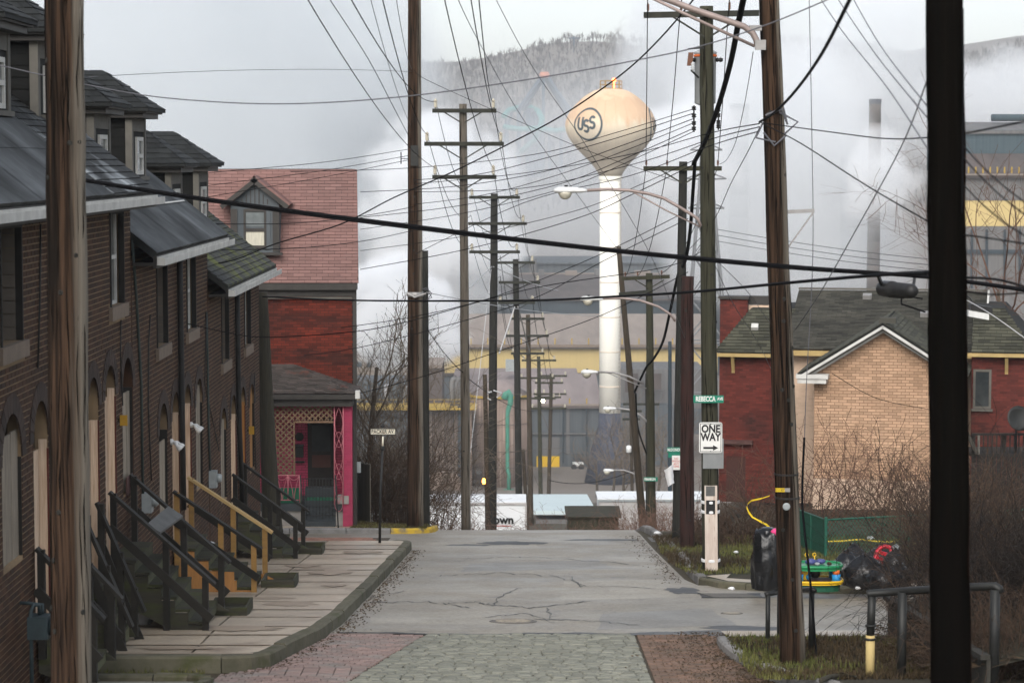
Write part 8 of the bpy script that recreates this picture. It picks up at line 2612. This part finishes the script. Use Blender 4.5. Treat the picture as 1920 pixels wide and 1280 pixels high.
for sx in (-1, 1):
    for sy in (-1, 1):
        p = V3((c.x + sx * .33, YT + sy * .2, zy + .02))
        hh_ = zt - zy - .06
        lg = MB().lathe([(.085, 0), (.075, hh_ * .3), (.08, hh_ * .62)], p, 14).build('leg', 'toy_blue', pt_, True)
        MB().lathe([(.06, hh_ * .621), (.065, hh_ * .8), (.06, hh_)], p, 14).build('leg_top', 'toy_orange', lg, True)
oct_(c.x, YT, .45, .32, zt - .05, .07, 'table_top', 'toy_green', pt_, .03)
for (dx, dy, w_, h_, m_) in ((-.1, -.05, .22, .10, 'toy_purple'), (.08, .05, .2, .08, 'toy_purple'), (.22, -.1, .1, .05, 'leaf_litter'), (-.3, .0, .09, .09, 'leaf_litter'), (.0, -.14, .12, .05, 'meter_grey')):
    lump(MB(), V3((c.x + dx, YT + dy, zt + .03 + h_ / 2)), w_ / 2, .07, h_ * .62, int(dx * 50) + 60, .25, 1.5, False, 2).build('table_toy', m_, pt_, True)
for (dx, dy) in ((-.36, .05), (-.02, .12), (-.16, .1)):
    p = V3((c.x + dx, YT + dy, zt + .02))
    MB().tube([p, p + V3((.005, 0, .14))], .012, 6).tube([p + V3((.03 * math.cos(a), 0, .16 + .03 * math.sin(a))) for a in [i * .7 for i in range(10)]], .01, 5).build('peg_toy', 'toy_yellow', pt_, True)
MB().obox((c.x - .28, YT - .08, zy + .03), (.1, 0, 0), (0, .04, 0), (.04, 0, .22)).build('slide_toy', 'toy_yellow', pt_)
lump(MB(), V3((c.x - .15, YT - .05, zy + .08)), .06, .06, .06, 71, .1, 1, False, 2).build('ball_toy', 'toy_blue', pt_, True)
lump(MB(), V3((c.x - .02, YT + .02, zy + .17)), .1, .1, .15, 72, .3, 1, False, 2).build('dark_toy', 'sign_black', pt_, True)
# red ladder-like toy frame
rf_ = thing('red_toy_frame', P(1655, 1062, 45.4), 'red plastic ladder shaped toy frame leaning on the rubbish bags', 'toy')
Yr = 45.35
def rp_(px, py): return P(px, py, Yr - (py - 1020) * .004)
for s, pts in ((0, [(1636, 1060), (1641, 1046), (1646, 1032), (1651, 1026), (1660, 1023), (1668, 1025), (1672, 1031), (1672, 1042), (1668, 1052), (1664, 1062)]),):
    MB().tube([rp_(*p) for p in pts], .045, 8).build('frame_hoop', 'toy_red', rf_, True)
for a, b in (((1646, 1034), (1671, 1041)), ((1643, 1044), (1669, 1052)), ((1640, 1053), (1664, 1061))):
    MB().bar(rp_(*a), rp_(*b), .04, .065).build('rung', 'toy_red', rf_)
for a in ((1648, 1034), (1673, 1038)): lump(MB(), rp_(*a), .025, .03, .05, 5, .05, 1, False, 2).build('yellow_clip', 'toy_yellow', rf_, True)
ba = thing('toy_bat', P(1622, 1080, 45.3), 'yellow toy bat lying on the black rubbish bags', 'toy bat')
a, b = P(1615, 1087, 45.2), P(1632, 1065, 45.3)
MB().tube([a, a.lerp(b, .1), a.lerp(b, .4), a.lerp(b, .6), a.lerp(b, .95), b], [.04, .052, .045, .02, .016, .022], 12).build('bat_body', 'toy_yellow', ba, True)
gb = thing('grey_ball', P(1680, 1030, 46.0), 'grey ball resting on top of the rubbish heap beside the red frame', 'ball')
MB().lathe([(.02, -.09), (.07, -.06), (.09, 0), (.07, .06), (.02, .09)], P(1680, 1028, 46.0), 16).build('ball_body', 'meter_grey', gb, True)
for i, (px, py, w_, lb) in enumerate(((1672, 1064, .09, 'white crumpled paper at the brush end of the rubbish heap'), (1608, 1104, .06, 'scrap of white paper in front of the rubbish bags'), (1380, 1036, .06, 'white scrap lying on the sign corner grass'), (1632, 1010, .1, 'white and purple scrap on the yellow tape in the grass'), (1372, 1105, .07, 'white scrap on the concrete corner apron'), (1232, 1000, .09, 'pale scrap at the road crest beside the mossy street sign pole'))):
    p = onG(px, py, .16)
    if i == 0: p = P(px, py, 45.5)
    t = lump(MB(), p + V3((0, 0, .02)), w_, w_ * .7, w_ * .5, 80 + i, .5, 2, False, 2).build('paper_scrap', 'litter_white', None, True, lb, 'litter')
# caution tape
tp = [(1443, 929), (1428, 934), (1409, 938), (1402, 944), (1400, 950), (1404, 960), (1411, 969), (1424, 976), (1437, 983), (1446, 992), (1453, 1002), (1458, 1008)]
mb = MB()
q0 = [P(a, b, 57.0 - i * .15) for i, (a, b) in enumerate(tp)]
for i in range(len(q0) - 1):
    p, q_ = q0[i], q0[i + 1]
    w_ = V3((.008, .006, .014 + .006 * (i % 3)))
    mb.add([p - w_, q_ - w_, q_ + w_, p + w_, p - w_ + V3((0, .004, 0)), q_ - w_ + V3((0, .004, 0)), q_ + w_ + V3((0, .004, 0)), p + w_ + V3((0, .004, 0))], [(0, 1, 2, 3), (7, 6, 5, 4), (0, 4, 5, 1), (2, 6, 7, 3)])
mb.build('caution_tape', 'tape_yellow', None, False, 'yellow caution tape curling over the brown vine heap', 'caution tape')
mb = MB()
q0 = [onG(a, b, .16) for a, b in ((1553, 1016), (1580, 1015), (1600, 1013), (1615, 1012))] + [onG(a, b, .17) for a, b in ((1636, 1015), (1660, 1017), (1680, 1016))]
for p, q_ in zip(q0, q0[1:]): mb.obox(p, q_ - p, V3((0, .06, .02)), V3((0, 0, .005)))
mb.build('caution_tape', 'tape_yellow', None, False, 'yellow caution tape lying on the grass behind the rubbish bags', 'caution tape')

# green chain link fence
cf = thing('chain_link_fence', P(1550, 1045, 52), 'green chain link fence turning the corner behind the play table', 'fence')
def mesh_panel(p0, p1, h0, h1, parent, sp=.1):
    """woven wire as thin diagonal strips, joined"""
    L = (p1 - p0).length
    d = (p1 - p0).normalized()
    nn = V3((-d.y, d.x, 0))
    mb = MB()
    H = min(h0, h1)
    x = -H
    while x < L:
        for s in (0, 1):
            a0, b0 = max(0, x), min(L, x + H)
            if b0 - a0 > .03:
                za, zb = (a0 - x, b0 - x) if s == 0 else (H - (a0 - x), H - (b0 - x))
                p = p0 + d * a0 + ZU * za * ((h0 + (h1 - h0) * a0 / L) / H)
                q_ = p0 + d * b0 + ZU * zb * ((h0 + (h1 - h0) * b0 / L) / H)
                w_ = V3((0, 0, .008))
                o = nn * (.006 if s else -.006)
                mb.add([p - w_ + o, q_ - w_ + o, q_ + w_ + o, p + w_ + o, p + o * 2, q_ + o * 2], [(0, 1, 2, 3), (0, 4, 5, 1), (4, 3, 2, 5)])
        x += sp
    mb.build('wire_mesh', 'chain_green', parent, kind='stuff')
A_, B_, C_ = P(1496, 1040, 56.0), P(1548, 1048, 52.2), P(1990, 1060, 58)
for p in (A_, B_): p.z = G(p.x, p.y) + .12
C_.z = G(C_.x, 58) + .12
hA, hB = P(1505, 955, 56).z - A_.z, P(1548, 974, 52.2).z - B_.z
mesh_panel(A_, B_, hA, hB, cf, .055)
hC = P(1700, 970, 54).z - (G(10, 54) + .12)
mesh_panel(B_, C_, hB, hB, cf, .12)
MB().tube([A_ + ZU * hA, B_ + ZU * hB], .018, 6).build('top_rail', 'chain_green', cf)
MB().tube([B_ + ZU * hB, C_ + ZU * hB], .022, 6).build('top_rail', 'chain_green', cf)
for i, p in enumerate((A_, A_.lerp(B_, .5), B_, B_.lerp(C_, .33), B_.lerp(C_, .66), C_)): MB().tube([V3((p.x, p.y, p.z - .1)), p + ZU * (hA + .05 if i == 0 else (hA + hB) / 2 if i == 1 else hB + .06)], .035, 8).build('post', 'chain_green', cf)

# pipe railings on the near verge
pr1 = thing('pipe_railing', onG(1440, 1212, .12), 'short grey pipe railing wrapping behind the leaning verge pole', 'railing')
Y1 = 34.2
def rr1(px, py, Y=Y1): return P(px, py, Y)
def post(px, pytop, Y, parent, r, m='galv_dark', split=None):
    p = P(px, pytop, Y)
    z0 = G(p.x, Y) + .05
    MB().tube([V3((p.x, Y, z0)), p], r, 10).build('post', m, parent, True)
    return p
post(1440, 1115, 34.3, pr1, .035); post(1461, 1110, 34.9, pr1, .03); post(1522, 1106, 33.3, pr1, .04)
MB().tube([rr1(1434, 1115, 34.3), rr1(1440, 1113, 34.3), rr1(1461, 1109, 34.8), rr1(1500, 1106, 34.0), rr1(1522, 1104, 33.3), rr1(1527, 1107, 33.2)], .04, 10).build('top_rail', 'galv_dark', pr1, True)
pr2 = thing('pipe_railing', onG(1630, 1270, .12), 'long grey pipe railing with one yellow footed post, passing behind the black pole', 'railing')
p = P(1632, 1190, 30.2)
MB().tube([V3((p.x, 30.2, G(p.x, 30.2) + .05)), p], .058, 12).build('yellow_sleeve', 'mill_yellow', pr2, True)
MB().tube([p + V3((0, 0, -.01)), P(1635, 1116, 30.2)], .052, 12).build('post', 'galv_dark', pr2, True)
for py in (1172, 1197): MB().lathe([(.065, -.015), (.075, 0), (.065, .015)], P(1632 + (1190 - py) * .03, py, 30.2), 12).build('clamp_ring', 'galv_dark', pr2, True)
post(1692, 1110, 29.8, pr2, .058); post(1866, 1105, 28.6, pr2, .06)
MB().tube([P(1626, 1113, 30.2), P(1632, 1112, 30.2), P(1700, 1107, 29.8), P(1800, 1101, 29.0), P(1866, 1098, 28.6), P(1873, 1102, 28.6), P(1875, 1110, 28.6)], .05, 12).build('top_rail', 'galv_dark', pr2, True)
# timber retaining wall
rwl = thing('timber_retaining_wall', onG(1664, 1206), 'weathered upright plank retaining wall beside the long pipe railing', 'retaining wall')
a, b = P(1664, 1208, 35.0), P(1850, 1290, 28.5)
n = 26
for i in range(n):
    p, q_ = a.lerp(b, i / n), a.lerp(b, (i + .93) / n)
    z0 = G(p.x, p.y) + .02
    ztop = P(1664, 1120, 35).z + (P(1850, 1228, 28.5).z - P(1664, 1120, 35).z) * (i / n) * .92
    MB().obox((p.x, p.y, z0), V3((q_.x - p.x, q_.y - p.y, 0)), (.05, .01, 0), (0, 0, max(.2, ztop - z0) + R.uniform(-.02, .02))).build('plank', 'wall_timber', rwl)
z0, z1 = P(1664, 1118, 35).z, P(1850, 1226, 28.5).z * .92 + P(1664, 1118, 35).z * .08
MB().bar(V3((a.x - .02, a.y, z0)), V3((b.x - .02, b.y, z1)), .12, .06).build('cap_rail', 'wall_timber', rwl)
bk = MB()
for i in range(13):
    t_ = i / 12
    p = a.lerp(b, t_)
    for (o, dz_2) in ((.07, -.12), (1.5, .2), (6, .6)): bk.v.append((p.x + o, p.y + o * .1, z0 + (z1 - z0) * t_ + dz_2))
for i in range(12):
    for j in range(2): bk.f.append((i * 3 + j, i * 3 + j + 3, i * 3 + j + 4, i * 3 + j + 1))
struct(bk, 'bank', 'verge_soil', None, True)
sp = [(R.uniform(4.7, 9), R.uniform(29, 34.6), 0) for _ in range(2500)]
bush(1865, 1262, 29.8, 1.2, 1.1, 120, 'twig_brown', 'low brown brush on the bank behind the end post of the long railing', 140, 2, 3, .12, .008, curl=.45, rmin=.003)
bush(1825, 1240, 31, 1.0, 1.2, 90, 'twig_brown', 'low brown brush on the bank between the black pole and the end post', 141, 2, 3, .12, .008, curl=.45, rmin=.003)
litter('bank_litter', 'leaf_litter', [(x_, y_, G(x_, y_) + .25 + .2 * min(1, max(0, x_ - 5.2))) for x_, y_ in [(R.uniform(5.2, 8.5), R.uniform(28.5, 35)) for _ in range(2500)]], None, (.03, .08))
# stick and scraps on the near verge
st_ = MB()
st_.tube([onG(1540, 1275, .16), onG(1555, 1268, .17), onG(1580, 1264, .17), onG(1605, 1268, .16)], [.035, .03, .03, .02], 6)
st_.build('fallen_stick', 'bark_mossy', None, True, 'dark fallen stick on the brown near verge', 'stick')
# leaking rubbish under the stairs
for i, (px, py, Y, lb) in enumerate(((265, 1030, 35.6, 'white and dark rubbish sack under the broad mossy stairs'), (395, 1010, 42.0, 'pale crumpled sack behind the stairs with amber posts'), (488, 985, 50.2, 'pale crumpled sack behind the last stairs'))):
    p = onX(px, py, -5.55)
    z0 = G(p.x, p.y) + .2
    lump(MB(), V3((-5.55, p.y, z0 + .32)), .22, .3, .42, 90 + i, .3, 1.6, False, 3).build('rubbish_sack', 'litter_white', None, True, lb, 'sack')

for i, (px, Y, h, lb) in enumerate(((1190, 73, .9, 'low scrubby bush at the crest beside the leaning pole foot'), (1245, 72, 1.0, 'low scrubby bush at the crest by the dark crossarm pole'), (1262, 67, .8, 'small scrubby bush behind the rust red stub'), (1310, 70, 1.3, 'brown scrub between the rust red stub and the red house'))):
    bush(px, 1000, Y, 1.3, h, 30, 'twig_crest', lb, 300 + i, 2, 2, .15, .010, curl=.35, rmin=.0045)
# ------------------------------------------------------------------ steam and haze
def steam_mat(name, dens, nscale, lo, hi, fall, seed, off=(0, 0, 0), col=(1, 1, 1), nz=.9, detail=4):
    m = bpy.data.materials.new(name); m.use_nodes = True
    nt = m.node_tree; n, l = nt.nodes, nt.links
    n.clear()
    out = n.new('ShaderNodeOutputMaterial')
    pv = n.new('ShaderNodeVolumePrincipled')
    pv.inputs['Color'].default_value = (*col, 1)
    pv.inputs['Anisotropy'].default_value = 0.0
    tc = n.new('ShaderNodeTexCoord')
    ln = n.new('ShaderNodeVectorMath'); ln.operation = 'LENGTH'
    l.new(tc.outputs['Object'], ln.inputs[0])
    geo = n.new('ShaderNodeNewGeometry')
    mp = n.new('ShaderNodeMapping'); mp.inputs['Location'].default_value = (seed * 17.3, seed * 5.1, 0)
    l.new(geo.outputs['Position'], mp.inputs['Vector'])
    ns = n.new('ShaderNodeTexNoise'); ns.inputs['Scale'].default_value = nscale; ns.inputs['Detail'].default_value = detail; ns.inputs['Roughness'].default_value = .55
    l.new(mp.outputs[0], ns.inputs['Vector'])
    # v = (1 - |p|) * fall + (noise - .5) * nz
    a = n.new('ShaderNodeMath'); a.operation = 'SUBTRACT'; a.inputs[0].default_value = 1; l.new(ln.outputs['Value'], a.inputs[1])
    b = n.new('ShaderNodeMath'); b.operation = 'MULTIPLY_ADD'; b.inputs[1].default_value = fall; b.inputs[2].default_value = -.5 * nz; l.new(a.outputs[0], b.inputs[0])
    c = n.new('ShaderNodeMath'); c.operation = 'MULTIPLY_ADD'; c.inputs[1].default_value = nz; l.new(ns.outputs['Fac'], c.inputs[0]); l.new(b.outputs[0], c.inputs[2])
    e = n.new('ShaderNodeMath'); e.operation = 'MULTIPLY_ADD'; e.inputs[1].default_value = 0; e.inputs[2].default_value = 0
    mr = n.new('ShaderNodeMapRange'); mr.interpolation_type = 'SMOOTHSTEP'
    mr.inputs['From Min'].default_value = lo; mr.inputs['From Max'].default_value = hi; mr.inputs['To Max'].default_value = dens
    l.new(c.outputs[0], mr.inputs['Value'])
    # fades out at the very shell so no outline shows
    ed = n.new('ShaderNodeMapRange'); ed.inputs['From Min'].default_value = 0; ed.inputs['From Max'].default_value = .12
    l.new(a.outputs[0], ed.inputs['Value'])
    mu = n.new('ShaderNodeMath'); mu.operation = 'MULTIPLY'; l.new(mr.outputs[0], mu.inputs[0]); l.new(ed.outputs[0], mu.inputs[1])
    l.new(mu.outputs[0], pv.inputs['Density'])
    l.new(pv.outputs[0], out.inputs['Volume'])
    m.cycles.volume_step_rate = 1.0
    MATS[name] = m
    return m
def steam(name, c, r, m, rot=(0, 0, 0)):
    bm = bmesh.new(); bmesh.ops.create_icosphere(bm, subdivisions=3, radius=1)
    me = bpy.data.meshes.new(name); bm.to_mesh(me); bm.free()
    me.materials.append(MATS[m])
    o = bpy.data.objects.new(name, me); COL.objects.link(o)
    o.location = c; o.scale = r; o.rotation_euler = rot
    o['kind'] = 'stuff'
    return o
k6 = 620 / FPX
steam_mat('steam_a', .035, .014, .10, .55, 1.3, 1, nz=1.3, col=(.885, .91, .925))
steam_mat('steam_b', .5, .16, .24, .55, 1.7, 2, nz=1.9, detail=6, col=(.96, .97, .98))
steam_mat('steam_c', .05, .024, .22, .5, 1.2, 3, nz=1.9, detail=7, col=(.93, .945, .955))
steam_mat('steam_d', .012, .014, .0, .6, 1.2, 4, nz=1.6, detail=5, col=(.93, .945, .955))
steam_mat('steam_e', .14, .055, .22, .5, 1.3, 6, nz=2.2, detail=7, col=(.96, .97, .98))
STEAM = [
 ('steam_cloud', P(380, 190, 640), (80, 80, 95), 'steam_a', (0, 0, 0)),
 ('steam_cloud', P(830, 430, 600), (26, 30, 34), 'steam_e', (0, 0, 0)),
 ('steam_plume', P(752, 590, 428), (15, 10, 12), 'steam_b', (0, math.radians(30), 0)),
 ('steam_cloud', P(1500, 340, 590), (42, 40, 50), 'steam_c', (0, 0, 0)),
 ('steam_cloud', P(1300, 290, 520), (16, 16, 16), 'steam_e', (0, 0, 0)),
 ('steam_cloud', P(1650, 160, 610), (34, 34, 36), 'steam_c', (0, 0, 0)),
 ('steam_cloud', P(1840, 190, 640), (34, 40, 16), 'steam_c', (0, 0, 0)),
 ('steam_cloud', P(1650, 330, 560), (15, 12, 15), 'steam_e', (0, 0, 0)),
 ('steam_cloud', P(1330, 120, 760), (48, 40, 34), 'steam_c', (0, 0, 0)),
 ('steam_veil', P(1100, 330, 850), (75, 60, 50), 'steam_d', (0, 0, 0)),
]
for nm_, c_, r_, m_, ro_ in STEAM: steam(nm_, c_, r_, m_, ro_)
hz = bpy.data.materials.new('haze'); hz.use_nodes = True
hn = hz.node_tree.nodes; hn.clear()
ho = hn.new('ShaderNodeOutputMaterial'); hv_ = hn.new('ShaderNodeVolumePrincipled')
hv_.inputs['Color'].default_value = (.93, .97, 1.0, 1)
hv_.inputs['Density'].default_value = .00022
hz.node_tree.links.new(hv_.outputs[0], ho.inputs['Volume'])
MATS['haze'] = hz
MB().obox((-1400, -60, -60), (2800, 0, 0), (0, 2800, 0), (0, 0, 236)).build('haze', 'haze', kind='stuff')
